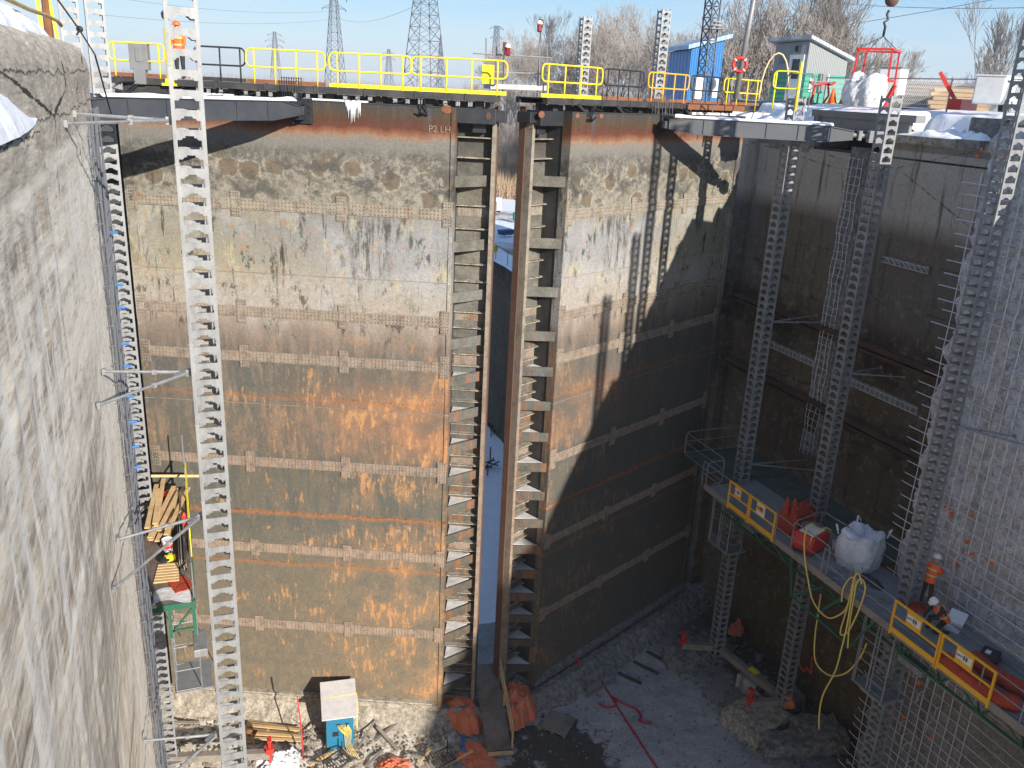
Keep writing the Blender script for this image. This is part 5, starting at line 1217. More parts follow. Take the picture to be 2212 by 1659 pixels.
    MB().ball(hp(0, .105, -.0), .017, 6, 4, (.8, 1, 1.3)).ball(hp(.035, .092, .03), .010, 6, 4).ball(hp(-.035, .092, .03), .010, 6, 4).beam(hp(-.025, .094, -.045), hp(.025, .094, -.045), .01, .008).build('face', 'skinp', r)
    h = MB(); prof = [(.135, .055), (.15, .05), (.14, .07), (.13, .11), (.105, .155), (.06, .185), (.012, .195)]
    h.lathe((0, 0, 0), prof, 16); h.box((0, .13, .055), (.18, .08, .015)); h.box((0, 0, .185), (.03, .2, .02))
    ho = h.build('hard_hat', helmet, r, smooth=False); m4 = q.to_4x4(); m4.translation = hc; ho.matrix_local = m4
    # coat shell and vest
    ch, wa, pe = V_['chest'], V_['waist'], V_['pelvis']; ax = (V_['shR']-V_['shL']).normalized()
    def ring(c, rx, ry, up, nn=18):
        a_ = ax; b_ = up.cross(a_).normalized(); return [c + a_*(rx*math.cos(2*pi*i/nn)) + b_*(ry*math.sin(2*pi*i/nn)) for i in range(nn)]
    up = (ch-pe).normalized(); rings = [ring(pe-up*.10, .20, .155, up), ring(pe+up*.05, .195, .15, up), ring(wa, .185, .145, up), ring(ch, .215, .155, up), ring(ch+up*.10, .20, .13, up), ring(ch+up*.17, .10, .09, up)]
    mb = MB(); nn = 18
    for j, rg in enumerate(rings): mb.v += [tuple(v) for v in rg]
    for j in range(len(rings)-1):
        for i in range(nn): mb.f.append((j*nn+i, j*nn+(i+1) % nn, (j+1)*nn+(i+1) % nn, (j+1)*nn+i))
    jk = mb.build('jacket', vest or top, r, smooth=True)
    mb = MB()
    for cc, rx, ry in ((wa, .192, .152), (wa+up*.22, .215, .16)):
        for k in range(nn):
            a_, b_ = ring(cc, rx, ry, up)[k], ring(cc, rx, ry, up)[(k+1) % nn]; mb.beam(a_, b_, .012, .045, up)
    mb.build('reflective_tape', 'lime', jk)
    return r
# standing worker beside the mast, seen from behind facing the wall
p = on_z(2000, 1287, DZ)
J = dict(pelvis=(0, 0, .98), waist=(0, .02, 1.14), chest=(0, .05, 1.36), neck=(0, .09, 1.55), head=(0, .13, 1.66), headtop=(0, .13, 1.78), shL=(-.19, .05, 1.46), elL=(-.25, .14, 1.20), wrL=(-.16, .38, 1.22), shR=(.19, .05, 1.46), elR=(.26, .16, 1.20), wrR=(.14, .40, 1.25),
         hipL=(-.10, 0, .93), knL=(-.12, .03, .52), anL=(-.13, -.02, .09), toeL=(-.14, .13, .045), hipR=(.10, 0, .93), knR=(.12, .04, .52), anR=(.13, .0, .09), toeR=(.14, .15, .045), face=(0, 1, -.25))
p = p*(22.5/p.x)
person((p.x, p.y, DZ), R_(-78), J, 'worker in orange jacket and white hard hat standing beside the mast', 'hivis', 'pants')
# kneeling worker near the amber panel
p = on_z(2030, 1370, DZ)
J = dict(pelvis=(0, 0, .50), waist=(0, .08, .62), chest=(0, .22, .80), neck=(0, .33, .95), head=(0, .41, 1.02), headtop=(0, .45, 1.13), shL=(-.19, .22, .88), elL=(-.25, .40, .66), wrL=(-.12, .58, .50), shR=(.19, .22, .88), elR=(.26, .40, .66), wrR=(.10, .60, .48),
         hipL=(-.11, 0, .45), knL=(-.16, .36, .10), anL=(-.14, -.06, .08), toeL=(-.14, -.2, .05), hipR=(.11, 0, .45), knR=(.18, .38, .42), anR=(.17, .30, .06), toeR=(.17, .44, .045), face=(0, 1, -.7))
person((p.x+.15, p.y+.1, DZ), R_(70), J, 'kneeling worker in dark clothes with hi vis vest and white hard hat', 'darkcloth', 'darkcloth', 'hivis')
# worker behind the near mast on the left walkway
p = on_z(388, 182, -0.25)*1.0
d_ = Vector((.9165, -.4, 0)); nvw = Vector((-.4, -.9165, 0)); q = P2 + d_*uL(388, 120, -.8) + nvw*(-.8); q.z = -0.27
J = dict(pelvis=(0, 0, .94), waist=(0, .0, 1.10), chest=(0, .02, 1.32), neck=(0, .03, 1.50), head=(0, .06, 1.61), headtop=(0, .06, 1.72), shL=(-.19, .02, 1.42), elL=(-.24, .06, 1.14), wrL=(-.20, .26, .98), shR=(.19, .02, 1.42), elR=(.25, .06, 1.14), wrR=(.20, .28, 1.0),
         hipL=(-.10, 0, .90), knL=(-.11, .03, .50), anL=(-.11, -.02, .09), toeL=(-.11, .13, .045), hipR=(.10, 0, .90), knR=(.11, .03, .50), anR=(.11, -.02, .09), toeR=(.11, .13, .045), face=(0, 1, 0))
person(q, R_(150), J, 'worker with orange hard hat half hidden behind the near mast on the left walkway', 'hivis', 'darkcloth', None, 'orange')
# ================================================================== LEFT PLATFORM
LZ = -14.3
lp = empty('work_platform', (-1.3, 26.5, LZ), 0, 'small wooden work platform loaded with lumber beside the sunlit left wall', 'platform')
build_at(MB().bb(-2.5, -.28, 22.95, 30.4, LZ-.06, LZ), 'deck', 'ply', lp)
build_at(MB().beam((-1.45, 22.93, LZ-.1), (-.28, 22.93, LZ-.1), .06, .2).beam((-.26, 22.93, LZ-.1), (-.26, 30.4, LZ-.1), .05, .2).beam((-1.0, 22.95, LZ-.9), (-.3, 22.95, LZ-.9), .05, .05).beam((-.3, 22.95, LZ-.1), (-.3, 22.95, LZ-1.1), .09, .09).beam((-.95, 22.95, LZ-.1), (-.95, 22.95, LZ-1.1), .09, .09)
         .beam((-.95, 22.95, LZ-1.0), (-.3, 22.95, LZ-.2), .05, .05).beam((-.3, 22.95, LZ-.9), (-.3, 30, LZ-.9), .05, .05).beam((-.3, 22.95, LZ-.9), (-.3, 25, LZ-.1), .05, .05), 'truss', 'green', lp)
for y in (23.1, 25.5, 28.0, 30.2): build_at(MB().tube([(-.27, y, LZ-.1), (-.27, y, LZ+1.15)], .025, 6), 'rail_post', 'galv', lp)
build_at(MB().beam((-.27, 25.5, LZ+1.1), (-.27, 30.3, LZ+1.1), .05, .05).beam((-.27, 25.5, LZ+.55), (-.27, 30.3, LZ+.55), .05, .05).beam((-.27, 25.5, LZ+.1), (-.27, 30.3, LZ+.1), .03, .16).beam((-.27, 25.5, LZ), (-.27, 25.5, LZ+1.1), .05, .05).beam((-.27, 28, LZ), (-.27, 28, LZ+1.1), .05, .05), 'yellow_guard', 'yellow', lp)
for zz in (1.1, .55): build_at(MB().tube([(-.29, 23.1, LZ+zz), (-.29, 25.5, LZ+zz)], .022, 6), 'grey_rail', 'galv', lp)
build_at(MB().tube([(-.31, 30.2, LZ), (-.31, 30.2, LZ+2.2)], .025, 6), 'tall_post', 'galv', lp)
cage(-.95, 23.6, LZ-.2, LZ-3.0, 'grey ladder cage below the left lumber platform')
rnd = random.Random(21)
# lumber : each board a thing of its own
def board(a, b, w_, h_, label, mat='timber', group=None, name='board', up=(0, 0, 1)):
    a = Vector(a); b = Vector(b); c = (a+b)/2
    o = MB().beam(a-c, b-c, w_, h_, up).build(name, mat, bevel=.004); o.location = c; return tag(o, label, 'board', group)
for i in range(16):
    x = -.95 - rnd.random()*.6; y0_ = 24.8+rnd.random()*1.2; l = rnd.uniform(2.2, 3.8); a = R_(90-rnd.uniform(2, 22)); z = LZ+.04+.05*i
    board((x, y0_+1.0, z), (x+l*math.cos(a)*.6, y0_+1.0+l*math.sin(a), z+rnd.uniform(0, .12)), .14, .04, 'loose fresh board in the lumber pile on the left platform', 'timber', 'boards piled on the left platform')
for i in range(8):
    y0_ = 24.6 + .03*i; board((-.40-.03*i, y0_, LZ+.10+.09*(i % 3)), (-.42-.03*i, y0_+2.7, LZ+.22+.12*(i % 3)), .03, .16, 'dark weathered board leaning on the yellow guard of the left platform', 'oldwood' if i % 2 else 'darkwood', 'dark boards along the left platform rail')
for i in range(7):
    board((-1.35+.02*i, 24.2+.16*i, LZ+.03), (-.65, 24.1+.16*i, LZ+.05), .09, .045, 'short fresh offcut lying across the left platform', 'timber', 'short offcuts on the left platform')
p0 = on_y(326, 1028, 30.2); p1 = on_y(430, 1028, 30.2); board(p0, p1, .05, .09, 'long fresh board held out level above the left platform')
board(p0+Vector((0, .1, -.65)), p0+Vector((1.2, .1, -.65)), .06, .12, 'short dark beam under the level fresh board', 'black')
p = on_z(362, 1175, LZ+.35)
r = empty('bucket', (p.x, p.y, LZ+.12), 0, 'white bucket with red writing standing on the left lumber platform', 'bucket')
MB().lathe((0, 0, 0), [(.13, 0), (.16, .40), (.17, .40), (.17, .37), (.165, .37)], 14).build('pail', 'white', r); MB().lathe((0, 0, .12), [(.148, 0), (.157, .13)], 14).build('red_print', 'red', r); MB().tube(arc((0, 0, .38), .17, 0, pi, 8, (1, 0, 0), (0, -.8, -.4)), .008, 4).build('handle', 'steel', r)
p = on_z(340, 1072, LZ+.3); r = empty('tool_box', (-1.0, 29.3, LZ), .3, 'small red box at the far end of the left platform', 'box'); MB().box((0, 0, .2), (.5, .35, .4)).build('box_body', 'red', r, bevel=.03); MB().box((0, 0, .42), (.52, .37, .05)).build('lid', 'red', r)
r = empty('fire_extinguisher', (-.42, 27.0, LZ+.3), 0, 'small red extinguisher on the yellow guard of the left platform', 'extinguisher'); MB().lathe((0, 0, 0), [(.07, 0), (.08, .05), (.08, .4), (.03, .5)], 12).build('cylinder', 'red', r); MB().tube([(0, 0, .5), (.05, 0, .56), (.1, 0, .4)], .015, 5).build('hose', 'black', r)
p = Vector((-1.05, 25.2, LZ+.02)); r = empty('power_tool', p, .5, 'yellow and black cut off saw standing beside the white bucket', 'saw'); MB().lathe((0, 0, .15), [(.03, -.1), (.16, -.02), (.16, .02), (.03, .1)], 14).build('blade', 'black', r); MB().box((.18, 0, .15), (.28, .18, .2)).build('motor', 'yellow', r, bevel=.03); MB().tube([(.1, 0, .25), (.2, 0, .36), (.34, 0, .25)], .02, 6).build('handle', 'black', r)
r = empty('plank_sheet', (-.62, 23.9, LZ+.01), .3, 'flat red plywood panel on the near end of the left platform', 'panel'); MB().box((0, 0, .015), (.55, .8, .03)).build('sheet', 'redroll', r)
tag(MB().grid(lambda u, v: (-1.35+1.0*u, 23.0+.7*v+.15*math.sin(u*5), LZ+.012+.02*abs(fbm(u*3, v*3))), 12, 8).build('snow_patch', 'dirtysnow', smooth=True), kind='structure')
# ================================================================== CHAMBER FLOOR THINGS
def block(loc, d, rz, label, mat='cgrey', group=None, seed=1):
    dx, dy, dz = d
    def shape():
        mb = MB(); n = 5
        import itertools
        for (ax_, sg) in ((0, 1), (0, -1), (1, 1), (1, -1), (2, 1)):
            def f(u, v, ax_=ax_, sg=sg):
                c = [0, 0, 0]; o2 = [i for i in (0, 1, 2) if i != ax_]
                c[ax_] = sg; c[o2[0]] = 2*u-1; c[o2[1]] = 2*v-1
                p = Vector((c[0]*dx/2, c[1]*dy/2, (c[2]+1)*dz/2))
                w_ = .07*min(1, max(d)/1.5)
                q = p*2.1 + Vector((seed*3.1, seed, seed*.7))
                return p + Vector((noise.noise(q), noise.noise(q+Vector((5, 5, 5))), noise.noise(q+Vector((9, 2, 7)))))*w_*2
            mb.grid(f, 10, 8)
        return mb
    o = shape().build('concrete_block', mat, smooth=False); o.location = loc; o.rotation_euler = (0, 0, rz)
    return tag(o, label, 'concrete block', group)
z = FZ-.1
block((21.6, 29.0, z), (2.6, 1.5, .75), .15, 'low flat concrete block carrying the far red jack', 'cgrey', seed=2)
block((20.6, 28.5, z), (.9, 1.6, .45), .15, 'lower concrete step at the left end of the far block', 'cgrey', seed=5)
block((22.9, 28.6, z), (1.3, .9, .6), .5, 'broken concrete lump behind the far block', 'cgrey', seed=3)
block((21.6, 24.1, z), (2.2, 1.9, .85), .3, 'large concrete block carrying the near red jack', 'cpale', seed=4)
block((23.0, 26.2, z), (1.1, 1.0, .8), .3, 'rounded boulder like block between the two mast beams', 'cbrown', seed=6)
block((21.9, 22.5, z), (1.9, 1.0, .7), -.3, 'brown faced slab in front of the large block', 'cgrey', seed=7)
block((23.6, 22.4, z), (1.9, 1.6, .9), -.25, 'tall dark slab nearest the wall at the lower right', 'cgrey', seed=8)
block((23.8, 24.9, z), (1.5, 1.2, .7), .1, 'dark rubble block behind the near mast base', 'cgrey', seed=9)
def base_beam(a, b, label, jack):
    a = Vector(a); b = Vector(b); r = empty('base_beam', a, 0, label, 'steel beam', 'base beams under the scaffold masts')
    MB().beam((0, 0, 0), b-a, .26, .30).build('beam', 'oldwood', r)
    if jack:
        e = b-a; j = MB().tube([e+Vector((0, 0, -.4)), e+Vector((0, 0, .65))], .06, 8).box(e+Vector((0, 0, .2)), (.28, .28, .22)).box(e+Vector((0, 0, .68)), (.16, .3, .08)).build('screw_jack', 'red', r)
    return r
base_beam((22.15, 28.0, -24.25), (20.9, 28.9, -24.45), 'short beam reaching left from the far mast base to a red jack', True)
base_beam((23.05, 24.2, -24.55), (21.55, 24.5, -24.5), 'short beam reaching left from the middle mast base to a red jack', True)
lb = base_beam((22.3, 27.8, -24.25), (23.0, 24.4, -24.45), 'long beam joining the two shaded mast bases', False)
MB().beam(Vector((.33, -1.7, .16)), Vector((.42, -2.15, .14)), .27, .02).build('yellow_tag', 'yellow', lb)
base_beam((-1.9, 28.6, -24.4), (1.9, 27.6, -24.4), 'beam on the sunlit floor joining the left mast to the near mast', True)
for (px, py, s_, lb_) in ((1590, 1365, .4, 'crumpled orange cloth beside the far mast base'), (1700, 1520, .38, 'crumpled orange cloth draped beside the near block')):
    q = on_z(px, py, -24.7); cloth_blob('orange_cloth', (q.x, q.y, -24.75), s_, s_*.8, .7, int(px) % 7, 'orangetarp', lb_, 'tarp')
# orange spray writing on the recess wall
mb = MB()
for pts in ([(1722, 1425), (1728, 1440), (1738, 1452), (1742, 1440)], [(1742, 1440), (1752, 1456), (1754, 1418), (1752, 1425)], [(1724, 1418), (1727, 1432)]):
    P = [on_x(a, b, XB-.06) for a, b in pts]
    for i in range(len(P)-1): mb.beam(P[i], P[i+1], .03, .07, (1, 0, 0))
for pts in ([(1643, 1052), (1643, 1060), (1648, 1061)], [(1655, 1054), (1651, 1055), (1654, 1059), (1650, 1061)], [(1661, 1030), (1664, 1033)]):
    P = [on_x(a, b, XB-.06) for a, b in pts]
    for i in range(len(P)-1): mb.beam(P[i], P[i+1], .03, .05, (1, 0, 0))
mb.build('spray_writing', 'sprayorange', rc)
# blue shed
S = Vector((4.72, 28.7, FZ)); r = empty('site_shed', S, -.12, 'small blue hut with grey lean-to roof standing on the sunlit floor', 'hut')
MB().bb(-.52, .52, -.62, .62, .05, 1.95).build('walls', 'blue', r, bevel=.01)
MB().prism([(-.95, 1.85), (.72, 2.42), (.72, 2.48), (-.95, 1.91)], (-.68, 0, 0), (0, 1, 0), (0, 0, 1), (1.36, 0, 0)).build('roof', 'roof', r, fix=True)
MB().prism([(-.62, 1.95), (.62, 1.95), (.62, 2.36), (-.62, 1.95)], (-.5, 0, 0), (0, 1, 0), (0, 0, 1), (1.0, 0, 0)).build('gable', 'blue', r, fix=True)
r.scale = (1.02, .95, .95)
MB().tube([(-.66, .0, 2.21), (.70, .05, 2.24), (.72, -.2, 1.6), (.66, -.5, .9)], .03, 6).build('strap', 'hose', r)
mb = MB()
for i in range(7): mb.tube([(-.1+.05*i, -.66, 1.3), (-.05+.05*i, -.70, 1.18-.05*i), (.12+.05*i, -.72, .9-.06*i), (.25+.03*i, -.70, 1.0), (.3, -.66, 1.28)], .011, 5)
for i in range(5): mb.tube([(.15+.05*i, -.70, 1.2), (.2+.05*i, -.78, .3), (.3+.1*i, -.95-.1*i, .06)], .011, 5)
mb.build('cable_bundle', 'hose', r, smooth=True)
MB().bb(-.28, -.05, -.66, -.62, .75, .95).bb(-.12, .02, -.65, -.62, 1.22, 1.34).bb(.22, .34, -.65, -.62, 1.22, 1.34).build('outlet', 'black', r)
MB().bb(-.7, -.5, -.8, .5, 0, .06).bb(.5, .7, -.8, .7, 0, .06).build('skid', 'oldwood', r)
# orange tarps, gangway, pallet
cloth_blob('orange_tarp', (9.75, 28.3, FZ+.55), .8, 1.15, .36, 2, 'orangetarp', 'crumpled orange tarp left of the gangway below the gate end', 'tarp', .3, 'orange tarps on the floor', nu=80, nv=34, drop=.5)
cloth_blob('orange_tarp', (12.25, 28.1, FZ+.5), .85, 1.2, .55, 9, 'orangetarp', 'crumpled orange tarp right of the gangway railing', 'tarp', -.2, 'orange tarps on the floor', nu=80, nv=34, drop=.45)
cloth_blob('orange_tarp', (9.75, 25.8, FZ), .8, 1.1, .26, 14, 'orangetarp', 'dirty orange tarp beside the near end of the gangway', 'tarp', .2, 'orange tarps on the floor', nu=80, nv=34)
q = on_z(846, 1662, FZ); cloth_blob('orange_tarp', (q.x, q.y, FZ), .7, .6, .22, 17, 'orangetarp', 'orange tarp heap in the sun at the bottom edge', 'tarp', 0, 'orange tarps on the floor', nu=60, nv=26)
gA = on_z(1079, 1622, FZ+.25); gB = on_z(1046, 1436, -23.9)
r = empty('gangway', gA, 0, 'dark plywood gangway with light wooden handrail leading into the gate gap', 'gangway')
A_ = Vector((0, 0, 0)); B_ = gB-gA
MB().beam(A_, B_, 1.0, .08).build('deck', 'ply', r); MB().beam(Vector((-.5, -.03, 0)), Vector((.5, -.25, 0)), .10, .12).build('end_batten', 'timber', r)
sd_ = Vector((.97, -.23, 0)); mb = MB()
for t in (0.02, .5, .97): mb.beam(A_.lerp(B_, t)+sd_*.52, A_.lerp(B_, t)+sd_*.52+Vector((0, 0, 1.0)), .06, .06)
for h in (.6, 1.0): mb.beam(A_+sd_*.53+Vector((0, 0, h)), B_+sd_*.53+Vector((0, 0, h)), .045, .09)
mb.build('handrail', 'timber', r)
r = empty('pallet', (13.55, 26.7, FZ), .75, 'weathered slatted pallet on the shaded floor right of the tarps', 'pallet')
for i in range(8): MB().box((-.55+.157*i, 0, .16), (.125, 1.2, .025)).build('slat', 'oldwood', r)
for y in (-.5, 0, .5): MB().box((0, y, .08), (1.2, .09, .12)).build('bearer', 'oldwood', r)
# guard frame around the sump and boards on the shaded floor
r = empty('sump_barrier', (16.1, 28.9, FZ), .38, 'grey tubular guard frame around a sump hole at the foot of the right leaf', 'barrier')
mb = MB()
for (x0, y0, x1, y1) in ((-.95, -.7, .95, -.7), (-.95, .7, .95, .7), (-.95, -.7, -.95, .7), (.95, -.7, .95, .7)):
    mb.tube([(x0, y0, .95), (x1, y1, .95)], .022, 6); mb.tube([(x0, y0, .5), (x1, y1, .5)], .018, 6); mb.tube([(x0, y0, 0), (x0, y0, .95)], .022, 6); mb.tube([(x1, y1, 0), (x1, y1, .95)], .022, 6)
mb.build('tube_frame', 'galv', r); MB().bb(-.95, .95, -.75, -.6, 0, .12).build('kick_board', 'oldwood', r)
r2 = empty('sump_pump', (15.9, 29.0, FZ), 0, 'black pump with coiled hose inside the guard frame', 'pump'); MB().lathe((-.3, 0, 0), [(.14, 0), (.14, .4), (.10, .5), (.05, .55)], 12).build('pump_body', 'black', r2); MB().tube([(-.3, 0, .5), (-.25, .1, .9), (-.4, .5, 1.2), (-.7, 1.0, 1.35)], .05, 8).build('discharge_hose', 'redhose', r2, smooth=True)
for (a, b, lb_) in (((16.9, 29.4, FZ+.1), (19.8, 31.0, FZ+.1), 'long dark plank at the foot of the sill, under the right leaf'), ((17.6, 29.0, FZ+.08), (18.3, 28.0, FZ+.05), 'short dark plank nearest the guard frame'), ((18.7, 29.5, FZ+.08), (19.4, 28.4, FZ+.05), 'short dark plank in the middle of the shaded floor'), ((19.7, 30.0, FZ+.08), (20.3, 28.9, FZ+.05), 'short dark plank nearest the stepped block')): board(a, b, .16, .06, lb_, 'darkwood', name='plank')
# red hoses
def floor_hose(pts, label, mat='redhose', r_=.035, name='floor_hose', zoff=.06):
    P = [on_z(a, b, FZ+zoff) for a, b in pts]; Q = []
    for i in range(len(P)-1):
        p0 = P[max(0, i-1)]; p1 = P[i]; p2 = P[i+1]; p3 = P[min(len(P)-1, i+2)]
        for k in range(5):
            t = k/5; Q.append(0.5*((2*p1)+(p2-p0)*t+(2*p0-5*p1+4*p2-p3)*t*t+(3*p1-p0-3*p2+p3)*t*t*t))
    Q.append(P[-1]); return tag(MB().tube(Q, r_, 6).build(name, mat, smooth=True), label, 'hose')
floor_hose([(1293, 1455), (1305, 1480), (1322, 1508), (1345, 1545), (1375, 1590), (1400, 1630), (1425, 1665)], 'long dark red hose crossing the shaded floor to the bottom edge', r_=.045)
floor_hose([(1322, 1505), (1345, 1520), (1372, 1530), (1384, 1545), (1382, 1558), (1408, 1562)], 'short curled end of dark red hose on the shaded floor', r_=.05)
floor_hose([(1294, 1520), (1312, 1528), (1330, 1524), (1328, 1508)], 'dark red hose loop left of the hose junction', r_=.05)
floor_hose([(1002, 1578), (1000, 1600), (1004, 1630), (1012, 1650)], 'blue strap hose between the orange tarps', 'bluepl', .06)
r = tag(MB().tube([on_z(656, 1640, FZ), on_z(656, 1640, FZ)+Vector((-.05, .0, 1.6)), on_z(656, 1640, FZ)+Vector((-.15, 0, 3.0))], .03, 6).build('marker_rod', 'red', smooth=True), 'thin red rod standing upright left of the blue hut', 'rod')
# timber beside the hut
for i in range(7):
    a = on_z(534, 1556+i*6, FZ+.2); b = on_z(640+rnd.uniform(-6, 12), 1570+i*4.5, FZ+.2)
    board((a.x, a.y, FZ+.15+.05*(i % 3)), (b.x, b.y, FZ+.15+.05*(i % 3)), .15, .05, 'long fresh board on the floor between the near mast and the blue hut', 'timber', 'fresh boards on the sunlit floor')
# hammer shaped brush, debris boards
p = on_z(545, 1610, FZ); r = empty('push_broom', (p.x, p.y, FZ+.3), .2, 'brown headed push broom leaning by the near mast foot', 'broom'); MB().beam((-.2, 0, .5), (.2, .1, .2), .10, .16).build('broom_head', 'rust', r); MB().tube([(0, .05, .35), (-.1, -.9, -.2)], .022, 6).build('handle', 'timber', r)
q = on_z(590, 1655, FZ)
cloth_blob('white_sack', (q.x, q.y, FZ), .75, .6, .6, 3, 'bag', 'open white sack spilling pink and blue cloth at the bottom edge', 'sack', group='rubbish sacks', nu=70, nv=30)
q = on_z(628, 1642, FZ); cloth_blob('white_sack', (q.x, q.y, FZ), .45, .5, .45, 6, 'bag', 'smaller white sack right of the open sack', 'sack', group='rubbish sacks')
q = on_z(566, 1628, FZ+.5); cloth_blob('pink_cloth', (q.x, q.y+.2, FZ+.35), .5, .3, .2, 8, paint('faded_pink_cloth', (.50, .16, .16), .8), 'faded pink cloth hanging over the white sack', 'cloth')
rnd = random.Random(31)
spots = [(690, 1640), (720, 1650), (760, 1640), (790, 1655), (700, 1622), (745, 1628), (930, 1640), (960, 1655), (905, 1648), (985, 1650), (860, 1620), (640, 1605), (655, 1590), (600, 1600), (500, 1640), (540, 1655), (560, 1600), (400, 1545), (430, 1560), (810, 1600), (775, 1612), (668, 1652)]
for i, (a, b) in enumerate(spots):
    c = on_z(a, b, FZ+.08); an = rnd.uniform(0, pi); l = rnd.uniform(.4, 1.5)
    board((c.x, c.y, FZ+.06), (c.x+l*math.cos(an), c.y+l*math.sin(an), FZ+.08+rnd.uniform(0, .35)), rnd.uniform(.05, .15), .04, 'weathered scrap board strewn on the sunlit floor', rnd.choice(['oldwood', 'timber', 'darkwood', 'oldwood']), 'scrap boards on the sunlit floor')
# metal rack frames lying about
for (px, py, rz, lb_) in ((730, 1655, .5, 'grated steel rack lying in front of the blue hut'), (955, 1650, .3, 'black steel rack tipped over left of the tarps')):
    c = on_z(px, py, FZ); r = empty('steel_rack', (c.x, c.y, FZ+.05), rz, lb_, 'rack'); r.scale = (.75, .75, .75)
    mb = MB()
    for i in range(9): mb.beam((-.6+.15*i, -.4, .25), (-.6+.15*i, .4, .45), .02, .04)
    mb.beam((-.62, -.4, .25), (.62, -.4, .25), .05, .06).beam((-.62, .4, .45), (.62, .4, .45), .05, .06); mb.build('grating', 'blacksteel', r)
    MB().beam((-.6, -.4, 0), (-.6, -.4, .8), .05, .05).beam((.6, .4, 0), (.6, .4, .9), .05, .05).beam((-.6, .4, 0), (-.6, .4, .5), .05, .05).beam((.6, -.4, 0), (.6, -.4, .3), .05, .05).build('legs_frame', 'blacksteel', r)
def rubble(n, fn, mat, label, smin, smax, seed):
    rr = random.Random(seed); mb = MB()
    for i in range(n):
        x, y, zz = fn(rr); s_ = rr.uniform(smin, smax)*(1 if rr.random() > .08 else 2)
        k = len(mb.v); mb.ball((x, y, zz), s_, 6, 4, (rr.uniform(.7, 1.3), rr.uniform(.7, 1.3), rr.uniform(.5, .9)))
        for j in range(k, len(mb.v)):
            v = mb.v[j]; mb.v[j] = (v[0]+rr.uniform(-.3, .3)*s_, v[1]+rr.uniform(-.3, .3)*s_, v[2]+rr.uniform(-.3, .3)*s_)
    return tag(mb.build('rubble', mat), label, 'rubble', kind='stuff')
def fl_(rr):
    x = rr.uniform(-1.5, 10); return (x, 31.8 - .42*x - abs(rr.gauss(0, 2.6)), FZ+.03)
rubble(900, fl_, 'cpale', 'broken concrete rubble and stones along the sunlit floor', .03, .10, 3)
rubble(350, lambda rr: (rr.uniform(10, 21), rr.uniform(22, 29), FZ+.02), 'cgrey', 'small stones and snow lumps on the shaded floor', .02, .06, 5)
rubble(300, lambda rr: (rr.uniform(20.5, 24.9), rr.uniform(20, 31), FZ+.05), 'cgrey', 'dark rubble along the foot of the shaded wall', .05, .16, 7)
# thin cables from the left platform down
for (pts, lb_) in (([(940*.576+3, 1450), (600, 1530), (690, 1595)], 'thin cable sagging to the blue hut'), ):
    P = [on_z(a, b, FZ+.3) for a, b in pts]; P[0].z += 2; tag(MB().tube(P, .012, 4).build('cable', 'cable'), lb_, 'cable')
P = [on_y(418, 1330, 25.0), on_y(470, 1445, 27.0)]; tag(MB().tube([P[0], P[0].lerp(P[1], .5)-Vector((0, 0, .2)), P[1]], .02, 5).build('cable', 'cable'), 'slack cable hanging from the left lumber platform', 'cable')
# ================================================================== YARD AT THE TOP RIGHT
GY = 0.0
def yard(px, d): r_ = ray(px, 220); k = d/math.hypot(r_.x, r_.y); return Vector((r_.x*k, r_.y*k, GY))
# snow berm under the yard things, just behind the wall edge
tag(MB().grid(lambda u, v: (27.6 + 70*u, 2 + 34*v, -0.62+.62*smooth(0, .03, u) + .05*fbm(u*30, v*12, 3)), 60, 60).build('snowy_yard', 'snowfield', smooth=True), kind='structure')
tag(MB().grid(lambda u, v: (27.6 + 70*u, 36 + 7*v, -.6*smooth(.5,1,v)*smooth(.1,.6,1-u) + .05*fbm(u*30, v*2, 6)), 60, 12).build('snowy_yard', 'snowfield', smooth=True), kind='structure')
# green shed
c0 = yard(1731, 46)
r = empty('shed', (c0.x, c0.y, 0), 0, 'green and white clad hut with pale sloping roof and a door', 'hut')
fa = (yard(1660, 47.2) - c0); sa = (yard(1817, 49.5) - c0); fa.z = sa.z = 0
Hh = 2.55
def wallp(a, b, h0, h1, z0, z1, mat, name, off=0.0):
    return MB().add([a+Vector((0, 0, z0)), b+Vector((0, 0, z0)), b+Vector((0, 0, z1 if z1 is not None else h1)), a+Vector((0, 0, z1 if z1 is not None else h0))], [(0, 1, 2, 3)]).build(name, mat, r)
Z0 = Vector((0, 0, 0)); back = fa+sa
hf = {0: 2.72, 1: 2.5, 2: 2.1, 3: 1.95}
mb = MB().add([Z0, fa, back, sa] + [Z0+Vector((0, 0, 1.35)), fa+Vector((0, 0, 1.35)), back+Vector((0, 0, 1.35)), sa+Vector((0, 0, 1.35))], [(0, 1, 5, 4), (1, 2, 6, 5), (2, 3, 7, 6), (3, 0, 4, 7)]); mb.build('green_siding', 'sidegreen', r, fix=True)
i_ = 0.0
mb = MB().add([Z0+Vector((0, 0, 1.35)), fa+Vector((0, 0, 1.35)), back+Vector((0, 0, 1.35)), sa+Vector((0, 0, 1.35)), Z0+Vector((0, 0, 2.75)), fa+Vector((0, 0, 2.65)), back+Vector((0, 0, 1.95)), sa+Vector((0, 0, 2.05))], [(0, 1, 5, 4), (1, 2, 6, 5), (2, 3, 7, 6), (3, 0, 4, 7)]); mb.build('white_cladding', 'sidewhite', r, fix=True)
fn_ = fa.normalized(); sn_ = sa.normalized()
RA = [Z0-fn_*.25-sn_*.35+Vector((0, 0, 2.85)), fa+fn_*.3-sn_*.35+Vector((0, 0, 2.74)), back+fn_*.3+sn_*.35+Vector((0, 0, 1.96)), sa-fn_*.25+sn_*.35+Vector((0, 0, 2.07))]
